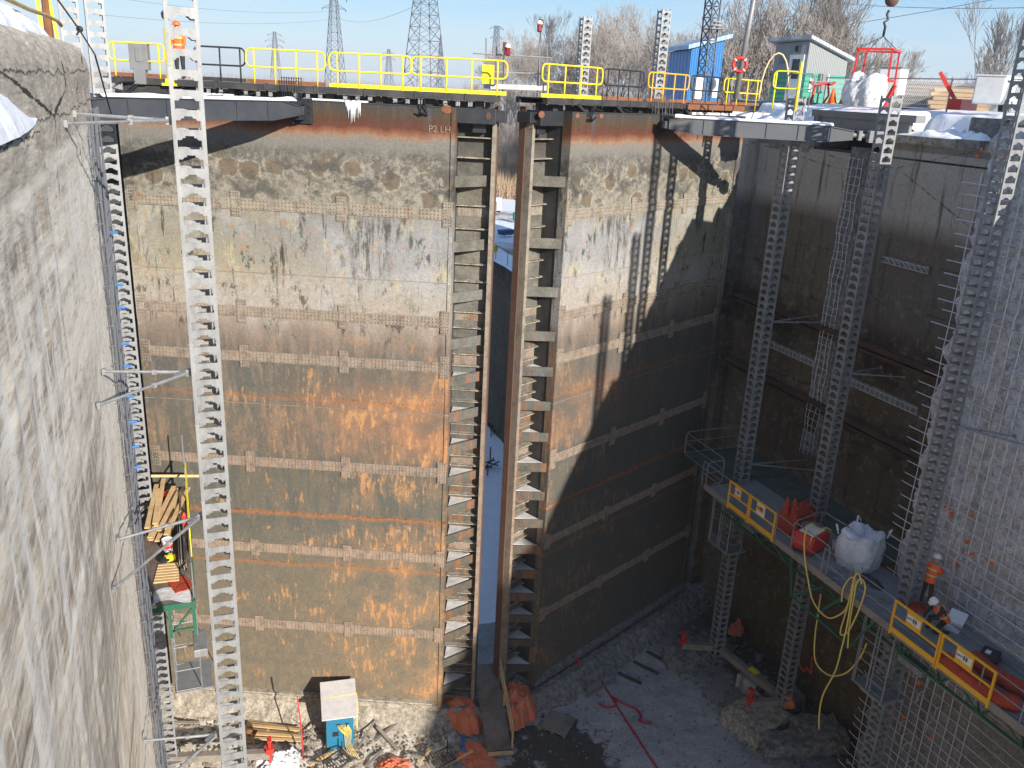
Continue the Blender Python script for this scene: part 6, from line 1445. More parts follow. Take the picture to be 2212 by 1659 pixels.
MB().add(RA + [p+Vector((0, 0, .16)) for p in RA], [(3, 2, 1, 0), (4, 5, 6, 7), (0, 1, 5, 4), (1, 2, 6, 5), (2, 3, 7, 6), (3, 0, 4, 7)]).build('roof', 'roofgrey', r, fix=True)
def onwall(a, o, h, w_, hh, name, mat, axis, nrm_, th=.05, parent=None):
    c = axis*a + nrm_*o; m = MB(); A = c-axis*(w_/2)+Vector((0, 0, h)); B = c+axis*(w_/2)+Vector((0, 0, h))
    m.add([A, B, B+Vector((0, 0, hh)), A+Vector((0, 0, hh)), A+nrm_*th, B+nrm_*th, B+nrm_*th+Vector((0, 0, hh)), A+nrm_*th+Vector((0, 0, hh))], [(0, 1, 2, 3), (7, 6, 5, 4), (0, 4, 5, 1), (1, 5, 6, 2), (2, 6, 7, 3), (3, 7, 4, 0)])
    return m.build(name, mat, parent or r, fix=True)
nf = Vector((fn_.y, -fn_.x, 0)); nf = nf if nf.dot(c0) < 0 else -nf
nsd = Vector((sn_.y, -sn_.x, 0)); nsd = nsd if nsd.dot(c0) < 0 else -nsd
FLn = fa.length; SLn = sa.length
dr = onwall(FLn*.30, 0.01, .05, FLn*.42, 2.1, 'door', 'white', fn_, nf)
onwall(FLn*.30, .062, 1.05, FLn*.22, .9, 'door_window', 'glass', fn_, nf, .01, dr)
onwall(FLn*.75, .01, 1.75, FLn*.14, .35, 'vent', 'beamgrey', fn_, nf, .03)
onwall(FLn*.30, .01, 2.28, .22, .26, 'lamp', 'black', fn_, nf, .15)
sg = onwall(SLn*.52, .01, .95, .45, .42, 'number_sign', 'white', sn_, nsd, .02)
tm = text_mesh('45', .34); tm.materials.clear(); tm.materials.append(M['red'])
xa = sn_ if Vector((-nsd.y, nsd.x, 0)).dot(sn_) > 0 else -sn_
t_ = linked(tm, 'sign_number', sg); xx = xa; zz_ = nsd; yy_ = Vector((0, 0, 1))
cp = sn_*SLn*.52 + nsd*.05 + Vector((0, 0, 1.16))
t_.matrix_local = Matrix(((xx.x, yy_.x, zz_.x, cp.x), (xx.y, yy_.y, zz_.y, cp.y), (xx.z, yy_.z, zz_.z, cp.z), (0, 0, 0, 1)))
onwall(SLn*.38, .01, .55, .55, .8, 'electric_panel', 'beamgrey', sn_, nsd, .25)
onwall(SLn*.15, .01, .5, .28, .6, 'notice_board', 'white', sn_, nsd, .03)
# blue shed
b0 = yard(1550, 60); r = empty('shed', (b0.x, b0.y, 0), 0, 'bright blue clad hut with pale blue lean-to roof', 'hut')
fb_ = yard(1482, 58) - b0; sb_ = yard(1436, 63) - yard(1482, 58)
sb_.z = fb_.z = 0
pA_ = fb_+sb_
zb = -12.0
mb = MB().add([Z0+Vector((0, 0, zb)), fb_+Vector((0, 0, zb)), pA_+Vector((0, 0, zb)), sb_+Vector((0, 0, zb)), Z0+Vector((0, 0, 3.55)), fb_+Vector((0, 0, 2.75)), pA_+Vector((0, 0, 2.75)), sb_+Vector((0, 0, 3.55))], [(0, 1, 5, 4), (1, 2, 6, 5), (2, 3, 7, 6), (3, 0, 4, 7)]); mb.build('blue_walls', 'sideblue', r, fix=True)
RA = [Vector((.35, -.3, 3.62)), fb_+Vector((-.4, -.3, 2.75)), pA_+Vector((-.4, .3, 2.75)), sb_+Vector((.35, .3, 3.62))]
MB().add(RA + [p+Vector((0, 0, .25)) for p in RA], [(3, 2, 1, 0), (4, 5, 6, 7), (0, 1, 5, 4), (1, 2, 6, 5), (2, 3, 7, 6), (3, 0, 4, 7)]).build('roof', 'roofblue', r, fix=True)
# lattice antenna mast
def lattice(loc, w0, w1, H, step, label, mat='pylon', cat='lattice mast', name='lattice_mast', arms=(), rr=.03, group=None):
    r = empty(name, loc, R_(12), label, cat, group); mb = MB(); z = 0.0
    def cr(z): w_ = (w0+(w1-w0)*min(1, z/H))/2; return [Vector((sx*w_, sy*w_, z)) for sx, sy in ((-1, -1), (1, -1), (1, 1), (-1, 1))]
    k = 0
    while z < H-1e-6:
        s_ = max(step*(w0+(w1-w0)*z/H)/w0, step*.35); z2 = min(H, z+s_); A, B = cr(z), cr(z2)
        for i in range(4):
            j = (i+1) % 4; mb.beam(A[i], B[i], rr*1.6, rr*1.6); mb.beam(A[i], B[j], rr, rr); mb.beam(A[j], B[i], rr, rr); mb.beam(B[i], B[j], rr, rr)
        z = z2
    mb.build('lattice_body', mat, r)
    for (az_, al) in arms:
        m2 = MB(); w_ = (w0+(w1-w0)*az_/H)/2
        for s_ in (-1, 1):
            for yy in (-w_, w_): m2.beam((s_*w_, yy, az_), (s_*al, 0, az_), rr*1.2, rr*1.2); m2.beam((s_*w_, yy, az_+al*.28), (s_*al, 0, az_), rr, rr)
            for q in (.4, .7): m2.beam((s_*(w_+(al-w_)*q), -w_*(1-q), az_), (s_*(w_+(al-w_)*q), w_*(1-q), az_), rr, rr)
            m2.tube([(s_*al, 0, az_), (s_*al, 0, az_-al*.18)], rr*2, 5)
        m2.build('cross_arm', mat, r)
    return r
q = yard(1516, 46); r = lattice((q.x, q.y, -7), .55, .5, 14.3, .55, 'slim lattice antenna mast in front of the blue hut', rr=.035)
mb = MB()
for i in range(3): mb.lathe((.1, -.35, 10.1+.16*i), [(.25, 0), (.38, .03), (.25, .06)], 12)
mb.build('lamp_discs', 'white', r); MB().bb(-.9, -.45, -.4, -.1, 6.9, 7.9).build('control_box', 'white', r, bevel=.02); MB().bb(.25, .6, -.4, -.1, 7.0, 7.9).build('control_box', 'white', r, bevel=.02)
# leaning pole with life ring
q = yard(1588, 40); r = empty('pole', (q.x, q.y, 0), 0, 'tall shiny pole leaning slightly with a red life ring at its foot', 'pole')
MB().tube([(0, 0, 0), (.45, 0, 6.2)], [.12, .09], 12).build('shaft', 'galv', r, smooth=True)
q = q*.985; r = empty('life_ring', (q.x, q.y, 1.35), R_(-28), 'red life ring hanging at the foot of the tall pole', 'life ring')
MB().tube(arc((0, 0, 0), .27, 0, 2*pi, 24, (1, 0, 0), (0, 0, 1)), .075, 8, False).build('ring', 'red', r, smooth=True)
mb = MB()
for a in (pi/4, 3*pi/4, 5*pi/4, 7*pi/4): mb.tube(arc((0, 0, 0), .27, a-.08, a+.08, 3, (1, 0, 0), (0, 0, 1)), .078, 8, False)
mb.build('white_bands', 'white', r)
# yellow hoop and rails near the shed
mb = MB().tube([yard(1638, 38)] + [yard(1638+30*(1-math.cos(a)), 38) + Vector((0, 0, .3+1.5*math.sin(a))) for a in [pi*i/10 for i in range(11)]], .035, 7)
tag(mb.build('hoop_rail', paint('pale_yellow_paint', (.75, .58, .30), .5), smooth=True), 'pale yellow arched hoop beside the green hut', 'hoop rail')
q0, q1 = yard(1694, 35.5), yard(1752, 35.5)
tag(MB().tube(rounded_loop(q0, q1, .45, 1.0, .15), .022, 6, False).tube([q0+Vector((.1, 0, -.3)), q0+Vector((.1, 0, 1))], .022, 6).tube([q1+Vector((-.1, 0, -.3)), q1+Vector((-.1, 0, 1))], .022, 6).build('guardrail', 'galv', smooth=True), 'grey tube rail in front of the green hut door', 'guardrail')
q0, q1 = yard(1665, 35.2), yard(1720, 35.2)
tag(MB().tube(rounded_loop(q0, q1, .45, 1.05, .15), .03, 6, False).tube([q1+Vector((.0, 0, -.3)), q1+Vector((.0, 0, 1.4))], .05, 8).tube([q0+Vector((.1, 0, -.3)), q0+Vector((.1, 0, 1))], .03, 6).build('guardrail', 'yellow', smooth=True), 'yellow rail with thick yellow post in front of the green hut', 'guardrail')
# valve stand in front of the shed
q = yard(1765, 37); r = empty('hose_stand', (q.x, q.y, 0), 0, 'hose stand with red hoses and yellow cable in front of the green hut', 'hose stand')
MB().tube([(0, 0, 0), (0, 0, 1.1)], .035, 6).tube([(-.4, 0, .75), (.6, 0, .8)], .03, 6).build('stand', 'steel', r)
MB().tube([(-.5, 0, .75), (-.3, -.1, .65), (.1, -.1, .72), (.5, -.1, .7), (.7, 0, .78)], .05, 7).tube([(-.2, 0, .7), (-.25, 0, .2), (-.35, 0, 0)], .05, 6).tube([(.4, 0, .7), (.5, 0, .3), (.3, 0, 0)], .04, 6).build('red_hoses', 'red', r, smooth=True)
# traffic cones
for (px, d, lb_) in ((1797, 36, 'orange traffic cone in front of the green hut corner'), (1822, 37, 'orange traffic cone half hidden by the big white bag')):
    q = yard(px, d); r = empty('traffic_cone', q, 0, lb_, 'traffic cone', 'orange traffic cones')
    MB().lathe((0, 0, 0), [(.17, .03), (.03, .55), (.02, .56)], 14).build('cone', 'orange', r, smooth=True); MB().box((0, 0, .015), (.4, .4, .03)).build('base', 'orange', r)
# red open basket frame with rigging, hook block
q = yard(1880, 40); r = empty('crane_basket', (q.x, q.y, 0), R_(38), 'red open steel basket frame slung under the crane hook', 'basket')
mb = MB(); a_ = .98
for sx in (-1, 1):
    for sy in (-1, 1): mb.beam((sx*a_, sy*a_*.7, 0), (sx*a_*.93, sy*a_*.65, 2.15), .07, .07)
for z in (.05, 1.0, 2.12):
    for s_ in (-1, 1): mb.beam((-a_, s_*a_*.68, z), (a_, s_*a_*.68, z), .08, .08); mb.beam((s_*a_*.97, -a_*.68, z), (s_*a_*.97, a_*.68, z), .08, .08)
mb.beam((-a_, -.7, .05), (-a_*1.2, -1.0, .8), .12, .12); mb.build('basket_frame', 'red', r)
tp = on_y(1908, 78, q.y)
hk = tp - Vector((q.x, q.y, 0))
mi = Matrix.Rotation(R_(-38), 3, 'Z'); hk2 = mi @ hk; hk2.z = tp.z
for (sx, sy) in ((-1, -1), (1, -1), (1, 1), (-1, 1)): MB().tube([(sx*a_*.9, sy*a_*.6, 2.15), hk2], .015, 4).build('sling', 'cable', r)
r = empty('crane_hook', tp, 0, 'dark crane hook with round headache ball hanging from its cable', 'crane hook')
MB().tube([(0, 0, 0), (.02, 0, .35), (-.08, 0, .5), (.10, 0, .62), (.0, 0, .8), (.06, 0, .95)], .05, 8).build('hook', 'black', r, smooth=True)
MB().ball((.12, 0, 1.35), .27, 14, 8).build('ball', 'rustdark', r, smooth=True)
MB().tube([(.12, 0, 1.6), (.2, 0, 2.0), (.28, 0, 2.6), (.3, 0, 12)], [.07, .05, .02, .015], 6).build('cable', 'cable', r)
q = yard(1866, 36); bulk_bag((q.x, q.y, -.05), 1.45, 'slumped white bulk bag on the yard under the red basket', .5, .9, False)
# white cabinet
q = yard(1920, 44); r = empty('cabinet', (q.x, q.y, 0), R_(30), 'plain white cabinet standing behind the red basket', 'cabinet')
MB().box((0, 0, .8), (1.1, .9, 1.6)).build('cabinet_body', 'white', r, bevel=.02); MB().box((0, 0, 1.63), (1.2, 1.0, .05)).build('lid', 'beamgrey', r); MB().box((.1, -.46, .8), (.8, .02, 1.4)).build('door', 'white', r)
# generator
q = yard(2148, 38); r = empty('generator', (q.x, q.y, 0), R_(28), 'white wheeled generator behind the mesh fence', 'generator')
MB().box((0, 0, .72), (2.3, 1.0, .95)).build('housing', 'white', r, bevel=.05); MB().box((0, 0, 1.22), (2.35, 1.05, .06)).build('lid', 'white', r, bevel=.02)
MB().box((.75, -.51, .8), (.5, .02, .6)).build('control_door', 'beamgrey', r); MB().box((-.3, 0, 1.31), (.22, .22, .14)).build('exhaust', 'beamgrey', r)
for x in (-.6, .4): MB().tube([(x, -.5, .22), (x, -.34, .22)], .22, 14).build('wheel', 'black', r)
mb = MB()
for x in (-.15, .0, .15): mb.box((x-.3, -.508, .75), (.06, .01, .16))
for i in range(12): mb.box((-.95+.12*i, -.508, 1.05), (.06, .012, .08))
mb.build('vent_slots', 'signgrey', r)
# lumber stacks (olive and brown) behind the fence
for (px, d, w_, h_, mt, lb_) in ((2020, 46, 3.4, 1.25, 'oldwood', 'stack of long grey brown timbers behind the fence'), (2070, 42, 2.2, .8, 'timber', 'lower stack of tan timbers left of the generator'), (1985, 43, 1.7, .55, 'darkwood', 'low dark stack behind the blue wrapped fence post')):
    q = yard(px, d); r = empty('lumber_stack', (q.x, q.y, 0), R_(-40), lb_, 'lumber stack', 'lumber stacks in the yard')
    n = int(h_/.16)
    for k in range(n):
        mb = MB()
        for j in range(5): mb.box((rnd.uniform(-.1, .1), -.5+.25*j, .09+.165*k), (w_, .22, .14))
        mb.build('timber_layer', mt, r)
q0 = yard(2018, 39); q1 = yard(2072, 39)
r = empty('loader_arm', q1, 0, 'red steel arm leaning down behind the mesh fence', 'loader arm'); MB().beam((0, 0, .15), (q0-q1)+Vector((0, 0, 1.35)), .14, .14).build('arm', 'red', r); MB().box((.2, 0, .2), (.9, .6, .4)).build('foot', 'red', r, bevel=.03)
# mesh fence along the yard edge
fA = yard(1700, 36.8); fA = Vector((28.4, 34.0, 0)); fB = Vector((28.4, 9.0, 0)); fZ = 1.12
fr = empty('mesh_fence', (28.4, 18, 0), 0, 'galvanized chain link fence along the top of the right wall', 'fence')
dirf = (fB-fA).normalized(); Lf = (fB-fA).length
mb = MB(); n = int(Lf/.11)
for i in range(-12, n):
    for s_ in (1, -1):
        a0 = i*.11; z0_, z1_ = (0.0, fZ) if s_ > 0 else (fZ, 0.0); a1 = a0+fZ*1.0
        lo, hi = max(0, a0), min(Lf, a1)
        if hi <= lo: continue
        za = z0_+(z1_-z0_)*(lo-a0)/(a1-a0); zb2 = z0_+(z1_-z0_)*(hi-a0)/(a1-a0)
        pa_, pb2 = fA+dirf*lo+Vector((0, 0, za)), fA+dirf*hi+Vector((0, 0, zb2))
        mb.tube([pa_, pb2],   .008, 3, False)
build_at(mb, 'chain_link', 'white', fr)
build_at(MB().tube([fA+Vector((0, 0, fZ)), fB+Vector((0, 0, fZ))], .022, 6), 'top_rail', 'steel', fr)
for i in range(8):
    p = fA.lerp(fB, i/7); build_at(MB().tube([p-Vector((0, 0, .3)), p+Vector((0, 0, fZ+.08))], .035, 8), 'fence_post', 'steel', fr)
p = Vector((28.35, 22.3, 0)); r = empty('blue_wrap', p, 0, 'blue strap and ropes wound round a fence post', 'strap'); MB().tube([(0, 0, .1), (0, .05, .9)], .07, 7).tube([(0, 0, .95), (0, -.5, .6), (0, -1.4, .1)], .02, 5).tube([(0, 0, .95), (0, .4, .6), (0, .9, .05)], .02, 5).box((0, 0, 1.0), (.12, .34, .14)).build('strap_coil', 'bluepl', r)
# ------------------------------------------------ left coping furniture
mb = MB(); a = on_x(0, 0, XL-1.0); 
pts = [on_x(-40, -28, XL-.45), on_x(20, 0, XL-.45), on_x(62, 20, XL-.45), on_x(100, 33, XL-.45), on_x(125, 46, XL-.45), on_x(132, 55, XL-.45)]
lr = tag(MB().tube(pts, .035, 8).build('pipe_rail', paint('worn_yellow_pipe', (.62, .42, .16), .6, amt=.5), smooth=True), 'worn yellow pipe rail lying along the snowy left coping', 'pipe rail')
def coping_post(px, py, tilt, label, h=3.0):
    q = on_x(px, py, XL-.7); r = empty('safety_gate_post', q, 0, label, 'post', 'yellow posts on the left coping')
    MB().beam((0, 0, -.4), (tilt, 0, h), .065, .065).build('post', 'yellow', r); MB().box((0, 0, -.35), (.22, .22, .04)).build('foot_plate', 'rust', r)
    return r
coping_post(92, 62, -.1, 'yellow post left of the brown post on the left coping')
coping_post(128, 78, -.35, 'yellow leaning post nearest the twin masts')
q = on_x(105, 66, XL-.9); r = empty('timber_post', q, 0, 'brown round post between the yellow posts', 'post'); MB().tube([(0, 0, -.4), (.05, 0, 3)], .09, 8).build('post', 'rust', r); MB().box((0, 0, -.38), (.26, .26, .04)).build('foot_plate', 'rust', r)
tag(MB().tube([on_x(118, -10, XL-.2), on_x(170, 62, XL-.2), on_x(205, 118, XL+.08), on_x(240, 245, XL+.12)], .018, 6).build('cable', 'cable'), 'black cable running down over the left wall corner', 'cable')
tag(MB().ball(on_x(172, 63, XL-.2), .07, 8, 6).tube([on_x(172, 63, XL-.2), on_x(166, 75, XL-.2)], .02, 5).build('pulley', 'black'), 'small black pulley on the cable above the left coping', 'pulley')
# small traffic on the left end of the left walkway
# ------------------------------------------------ downstream things in the gap
q = on_z(1093, 506, -12.4); r = empty('dumpster', (q.x, q.y, -12.45), R_(18), 'dark blue skip on the snow seen through the gap', 'skip'); r.scale = (.27, .27, .30)
MB().prism([(-2.6, .15), (2.6, .15), (2.9, 1.5), (-2.9, 1.5)], (0, -1.0, 0), (1, 0, 0), (0, 0, 1), (0, 2.0, 0)).build('bin', paint('navy_paint', (.012, .05, .14), .5), r, fix=True)
mb = MB()
for i in range(7): mb.box((-2.4+.8*i, -1.04, .85), (.1, .08, 1.2))
mb.build('ribs', 'blue', r); MB().bb(-3, 3, -1.08, -.96, 1.42, 1.54).bb(-3, 3, .96, 1.08, 1.42, 1.54).build('rim', 'blue', r); MB().bb(-1.5, -1, -1, 1, 0, .15).bb(1, 1.5, -1, 1, 0, .15).build('skids', 'rust', r)
q = on_z(1074, 458, -12.4); r = empty('container_office', (q.x-.3, q.y, -12.4), R_(10), 'white site office partly hidden by the left leaf, seen through the gap', 'site office'); r.scale = (.42, .42, .45)
MB().bb(-2, 1.2, -1.2, 1.2, .5, 3.4).build('walls', 'white', r, bevel=.03); MB().bb(-2.1, 1.3, -1.3, 1.3, 3.4, 3.55).build('roof', 'roofgrey', r); MB().bb(-2, -1.5, -1, 1, 0, .5).bb(.7, 1.2, -1, 1, 0, .5).build('footings', 'slatbrown', r); MB().bb(-.8, .0, -1.24, -1.2, .6, 2.6).build('door', 'beamgrey', r)
q = on_z(1073, 545, -12.4); r = empty('yellow_bin', (q.x-.5, q.y, -12.4), R_(20), 'bright yellow salt bin on the snow seen through the gap', 'bin'); r.scale = (.5, .5, .5); MB().prism([(-.9, 0), (.9, 0), (1.0, 1.0), (-1.0, 1.0)], (0, -.6, 0), (1, 0, 0), (0, 0, 1), (0, 1.2, 0)).build('bin', 'yellowobj', r, fix=True); MB().box((0, 0, 1.05), (2.1, 1.3, .1)).build('lid', 'yellowobj', r)
r = empty('railing', (22.6, 60, -12.35), 0, 'dark metal railing along the top of the wall behind the gate', 'railing')
mb = MB(); mb.tube([(0, -14, 1.05), (0, 46, 1.05)], .03, 5)
for i in range(25): mb.tube([(0, -14+2.5*i, -.1), (0, -14+2.5*i, 1.05)], .025, 5)
mb.build('rail', 'black', r)
q = on_z(1102, 478, -12.4); r = empty('green_cabinet', (q.x+.6, q.y, -12.4), 0, 'small green post box at the right edge of the gap', 'cabinet'); r.scale = (.45, .45, .45); MB().box((0, 0, 1.1), (1.2, 1.0, 1.6)).build('cabinet_body', 'teal', r, bevel=.03); MB().box((0, 0, .15), (.9, .8, .3)).build('base', 'steel', r)
for (px, py, z_, lb_) in ((1055, 1010, FZ-.35, 'dark scrap frame on the snowy bed behind the gate, nearer one'), (1062, 930, FZ-.35, 'dark scrap timber on the snowy bed behind the gate, farther one')):
    q = on_z(px, py, z_); r = empty('scrap_frame', q, .4, lb_, 'scrap'); mb = MB()
    for i in range(6): mb.beam((rnd.uniform(-.9, .9), rnd.uniform(-.9, .9), .1), (rnd.uniform(-.9, .9), rnd.uniform(-.9, .9), .2+.4*rnd.random()), .07, .07)
    mb.tube([(-.9, -.9, 0), (-.9, -.9, 1.1)], .05, 5).tube([(.9, .8, 0), (.9, .8, 1.1)], .05, 5).build('bars', 'black', r)
# ================================================================== TREES, BRUSH, PYLONS
def make_tree(seed, H, spread=1.0, levels=6, up=.25):
    rr = random.Random(seed); tr = MB(); cr = MB()
    def seg(mbx, p, q, r0, r1, n):
        t = (q-p).normalized(); x = t.orthogonal().normalized(); y = t.cross(x); k = len(mbx.v)
        for (c, rad) in ((p, r0), (q, r1)):
            for i in range(n): a = 2*pi*i/n; mbx.v.append(tuple(c + (x*math.cos(a)+y*math.sin(a))*rad))
        for i in range(n): mbx.f.append((k+i, k+(i+1) % n, k+n+(i+1) % n, k+n+i))
    def grow(p, d, L_, r0, lv):
        n = 3 if lv > 1 else 2; mbx = tr if lv >= levels-1 else cr
        q = p; dd = d; rad = r0
        for i in range(n):
            dd = (dd + Vector((rr.uniform(-1, 1), rr.uniform(-1, 1), rr.uniform(-.5, 1)*.8))*.16).normalized(); q2 = q + dd*(L_/n); r2 = max(.0075, rad*.83)
            seg(mbx, q, q2, rad, r2, 6 if lv >= levels-1 else (4 if lv > 2 else 3)); q, rad = q2, r2
            if lv > 0 and i > 0 and rr.random() < .75:
                sd = dd.orthogonal().normalized(); sd.rotate(Matrix.Rotation(rr.uniform(0, 2*pi), 3, dd)); nd = (dd*(.55+.3*rr.random()) + sd*spread*.75 + Vector((0, 0, up))).normalized()
                grow(q, nd, L_*rr.uniform(.5, .72), rad*.6, lv-1)
        if lv > 0:
            for b_ in range(2 if rr.random() < .6 else 3):
                sd = dd.orthogonal().normalized(); sd.rotate(Matrix.Rotation(rr.uniform(0, 2*pi), 3, dd)); nd = (dd + sd*spread*rr.uniform(.3, .7) + Vector((0, 0, up*.5))).normalized()
                grow(q, nd, L_*rr.uniform(.62, .82), rad*.72, lv-1)
    grow(Vector((0, 0, -.3)), Vector((rr.uniform(-.08, .08), 0, 1)).normalized(), H*.24, H*.016, levels)
    return tr.mesh('trunk', 'bark', True), cr.mesh('crown', 'twig')
VAR = [make_tree(s_, 10, sp_, 6, u_) for s_, sp_, u_ in ((1, .9, .25), (5, .8, .4), (9, 1.1, .2), (14, .7, .55), (23, .95, .3))]
def tree(px, d, H, var, zb, label, grp='bare trees beyond the lock'):
    r_ = ray(px, 220); k = d/math.hypot(r_.x, r_.y); rr = random.Random(int(px*7+d)); s_ = H/10
    z0_ = (land_h(r_.x*k, r_.y*k) if r_.y*k > 37 else -.1) - .1; H = H + (zb - z0_)*.9; s_ = H/10
    r = empty('bare_tree', (r_.x*k, r_.y*k, z0_), rr.uniform(0, 6.28), label, 'tree', grp); r.scale = (s_*1.0, s_*1.0, s_*1.2) if px < 1600 else (s_*.95, s_*.95, s_*1.1)
    linked(VAR[var][0], 'trunk', r); linked(VAR[var][1], 'crown', r); return r
big = [(1165, 150, 15, 0, 'rising above the right half of the gate gap'), (1215, 165, 15, 1, 'left of the red lamp post'), (1262, 150, 18, 3, 'just left of the distant mast'), (1300, 130, 19, 0, 'behind the left one of the two distant masts'),
       (1345, 140, 21, 2, 'between the two distant masts, nearer the left one'), (1382, 120, 19, 1, 'between the two distant masts, nearer the right one'), (1440, 130, 18, 4, 'directly behind the right one of the distant masts'), (1480, 140, 16, 3, 'rising over the left end of the blue hut'),
       (1545, 125, 14, 0, 'behind the right end of the blue hut'), (1585, 100, 16, 1, 'just left of the tall shiny pole'), (1622, 95, 17, 2, 'just right of the tall shiny pole'), (1660, 90, 18, 4, 'above the left end of the green hut roof'),
       (1690, 92, 17, 1, 'above the middle of the green hut roof'), (1722, 100, 18, 0, 'above the ridge of the green hut'), (1768, 96, 19, 3, 'above the right end of the green hut roof'), (1812, 95, 16, 2, 'between the green hut and the crane hook'),
       (1845, 100, 14, 4, 'left of the crane hook cable'), (1885, 105, 10, 0, 'behind the red basket'), (1915, 110, 8.5, 1, 'right of the red basket')]
for px, d, H, v, tx in big: tree(px, d, H, v, (-1.0 if px > 1480 else -5.0), 'tall bare tree ' + tx)
tree(2118, 78, 10.5, 3, -.3, 'lone pale bare tree behind the fence near the right edge', None); tree(2068, 75, 5, 3, -.3, 'small thin bare tree left of the lone pale tree', None)
for i, (px, d, H, tx) in enumerate(((1075, 190, 14, 'short bare tree above the foot bridge'), (1110, 170, 13, 'short bare tree over the middle of the gate gap'), (1140, 180, 13, 'short bare tree right of the gate gap'), (1020, 240, 11, 'low distant tree above the right end of the left leaf'), (955, 260, 10, 'low distant tree right of the big pylon'), (880, 280, 9, 'low distant tree left of the big pylon'), (800, 300, 9, 'low distant tree behind the yellow rails'), (1100, 118, 9, 'bushy bare tree on the snow bank in the gap'))):
    tree(px, d, H, i % 5, land_h(20, d) if px < 1200 else -8, tx)
# far woodland as one mass, and reeds
def stems(n, fn, mat, name, label, seed):
    rr = random.Random(seed); mb = MB()
    for i in range(n):
        x, y, zz, h, sp, w_ = fn(rr)
        for k in range(3):
            dx, dy = rr.uniform(-sp, sp), rr.uniform(-sp, sp); a = Vector((x, y, zz)); b = Vector((x+dx, y+dy, zz+h*rr.uniform(.6, 1)))
            t = Vector((b-a)).normalized(); s_ = t.cross(Vector((rr.uniform(-1, 1), rr.uniform(-1, 1), .1))).normalized()*w_; s2 = t.cross(s_).normalized()*w_
            j = len(mb.v); mb.v += [tuple(a+s_), tuple(a-s_*.5+s2), tuple(a-s_*.5-s2), tuple(b)]; mb.f += [(j, j+1, j+3), (j+1, j+2, j+3), (j+2, j, j+3)]
    return tag(mb.build(name, mat), label, 'brush', kind='stuff')
def fw(rr):
    px = rr.uniform(180, 1900); d = rr.uniform(300, 620); r_ = ray(px, 220); k = d/math.hypot(r_.x, r_.y); return (r_.x*k, r_.y*k, land_h(r_.x*k, r_.y*k), rr.uniform(5, 12)*(1 if px > 1000 else .7), 1.8, .07)
stems(9000, fw, 'twig', 'far_woodland', 'hazy belt of distant bare woodland along the horizon', 3)
def fw2(rr):
    px = rr.uniform(1130, 1960); d = rr.uniform(110, 190); r_ = ray(px, 220); k = d/math.hypot(r_.x, r_.y); return (r_.x*k, r_.y*k, land_h(r_.x*k, r_.y*k), rr.uniform(3, 9)*(1.5 if land_h(r_.x*k, r_.y*k) < -5 else .7), 1.5, .035)
stems(6000, fw2, 'twig', 'undergrowth', 'tangled bare undergrowth beneath the tall trees', 4)
def rd(rr):
    px = rr.uniform(1050, 1140); d = rr.uniform(105, 150); r_ = ray(px, 220); k = d/math.hypot(r_.x, r_.y); return (r_.x*k, r_.y*k, land_h(r_.x*k, r_.y*k)-.1, rr.uniform(1.4, 3.4), .45, .03)
stems(2600, rd, 'reed', 'reed_bed', 'tan dry reeds on the snow bank seen through the gap', 5)
def bw(rr):
    px = rr.uniform(1050, 1150); d = rr.uniform(150, 240); r_ = ray(px, 220); k = d/math.hypot(r_.x, r_.y); return (r_.x*k, r_.y*k, land_h(r_.x*k, r_.y*k), rr.uniform(2, 6), 1.6, .04)
stems(2200, bw, 'twig', 'bank_brush', 'leafless brush on the bank seen through the gap', 6)
# pylons
def pyl(px, d, zb, w0, w1, H, step, label, arms, rr=.12):
    r_ = ray(px, 200); k = d/math.hypot(r_.x, r_.y); return lattice((r_.x*k, r_.y*k, zb), w0, w1, H, step, label, 'pylon', 'pylon', 'power_pylon', arms, rr, 'power line pylons')
pyl(725, 330, -6, 6.4, 1.2, 38, 4.5, 'tall slim pylon above the left leaf with three cross arms', ((29, 4.2), (32.2, 4.6), (35.4, 3.8)), .11)
pyl(916, 220, -6, 8.8, 1.7, 37, 4.5, 'largest pylon above the middle of the left leaf', ((35.5, 5),), .095)
pyl(598, 620, -6, 6.5, 1.3, 33, 5, 'small distant pylon left of the tall slim pylon', ((24, 5), (27.5, 6), (31, 4.5)), .14)
pyl(1068, 420, -6, 3.8, 1.6, 32, 4, 'flat topped distant pylon above the foot bridge', ((27, 3), (31, 3.4)), .11)
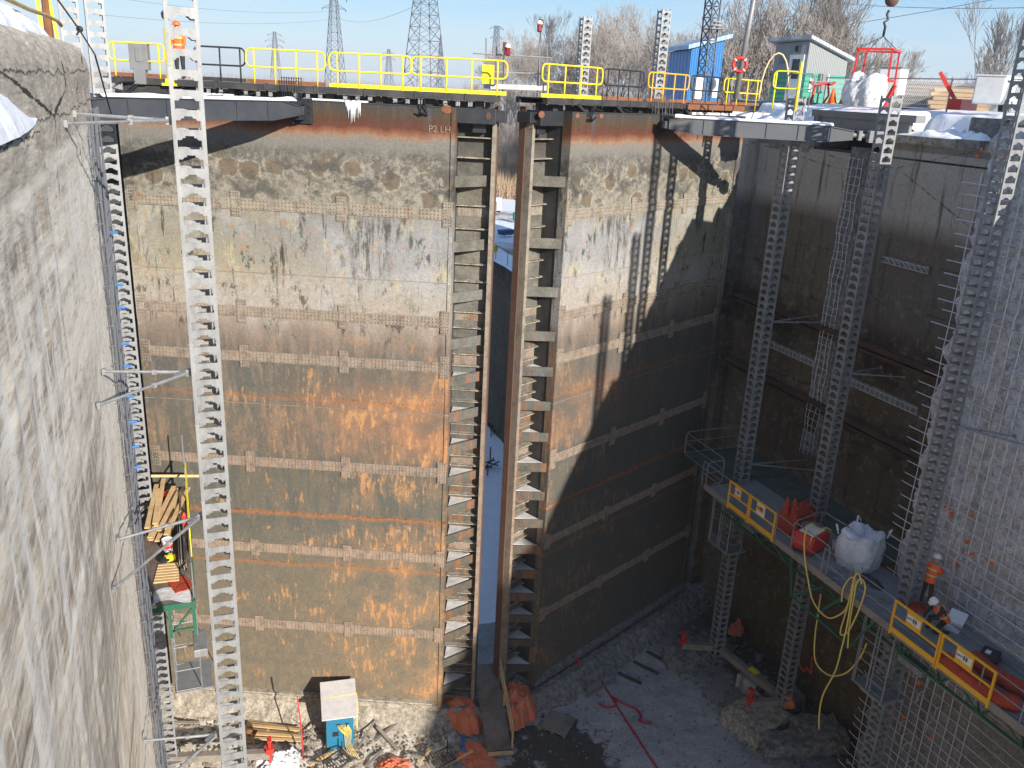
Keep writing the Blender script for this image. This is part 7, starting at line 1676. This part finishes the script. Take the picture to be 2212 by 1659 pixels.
pyl(840, 700, -6, 6, 1.4, 29, 6, 'tiny distant pylon between the two nearer ones', ((22, 5), (26, 4.5)), .16)
pyl(950, 520, -6, 3.6, .5, 32, 5, 'thin pointed distant pylon right of the largest one', (), .12)
pyl(1755, 140, -6, 6, 1.8, 25, 4, 'pylon with long cross arm hidden among trees above the green hut', ((21.2, 7),), .09)
rr_ = random.Random(77)
for i in range(34):
    px = 1090 + 26*i + rr_.uniform(-10, 10)
    tree(px, rr_.uniform(175, 280), rr_.uniform(17, 27)*(1.0 if px < 1700 else .7), i % 5, -6, 'one of the bare trees of the pale distant row behind the tall near trees', 'pale distant row of bare trees')
def wire(pts, d0, d1, label, rr=.03):
    (x0, y0), (x1, y1) = pts; a = at_d(x0, y0, d0); b = at_d(x1, y1, d1); P = []
    for i in range(17): t = i/16; q = a.lerp(b, t); q.z -= 4*t*(1-t)*(a-b).length*.012; P.append(q)
    return tag(MB().tube(P, rr, 4, False).build('power_line', 'pylon'), label, 'power line', 'power lines across the sky')
wire(((1300, 118), (2300, -30)), 150, 110, 'power line rising to the right, lower one'); wire(((1760, 2), (2300, 14)), 140, 110, 'power line above the crane hook'); wire(((730, 22), (240, -6)), 330, 200, 'upper power line left of the slim pylon'); wire(((730, 40), (200, 30)), 330, 200, 'lower power line left of the slim pylon')
wire(((930, -4), (735, 40)), 150, 330, 'power line joining the two large pylons'); wire(((1900, 206), (2330, 196)), 120, 110, 'low power line behind the generator')
# ------------------------------------------------ the winter haze over the distance
hz_m = bpy.data.materials.new('haze'); hz_m.use_nodes = True; hn = hz_m.node_tree; hn.nodes.clear()
ho_ = hn.nodes.new('ShaderNodeOutputMaterial'); hv = hn.nodes.new('ShaderNodeVolumePrincipled'); hv.inputs['Color'].default_value = (.82, .88, .95, 1); hv.inputs['Density'].default_value = 0.00028; hv.inputs['Anisotropy'].default_value = 0.0
hn.links.new(hv.outputs[0], ho_.inputs['Volume'])
hb = MB().bb(-2700, 2700, -90, 3800, -27.5, 60); ho2 = hb.build('haze', hz_m); tag(ho2, 'pale winter haze softening the far trees and pylons', 'haze', kind='stuff')
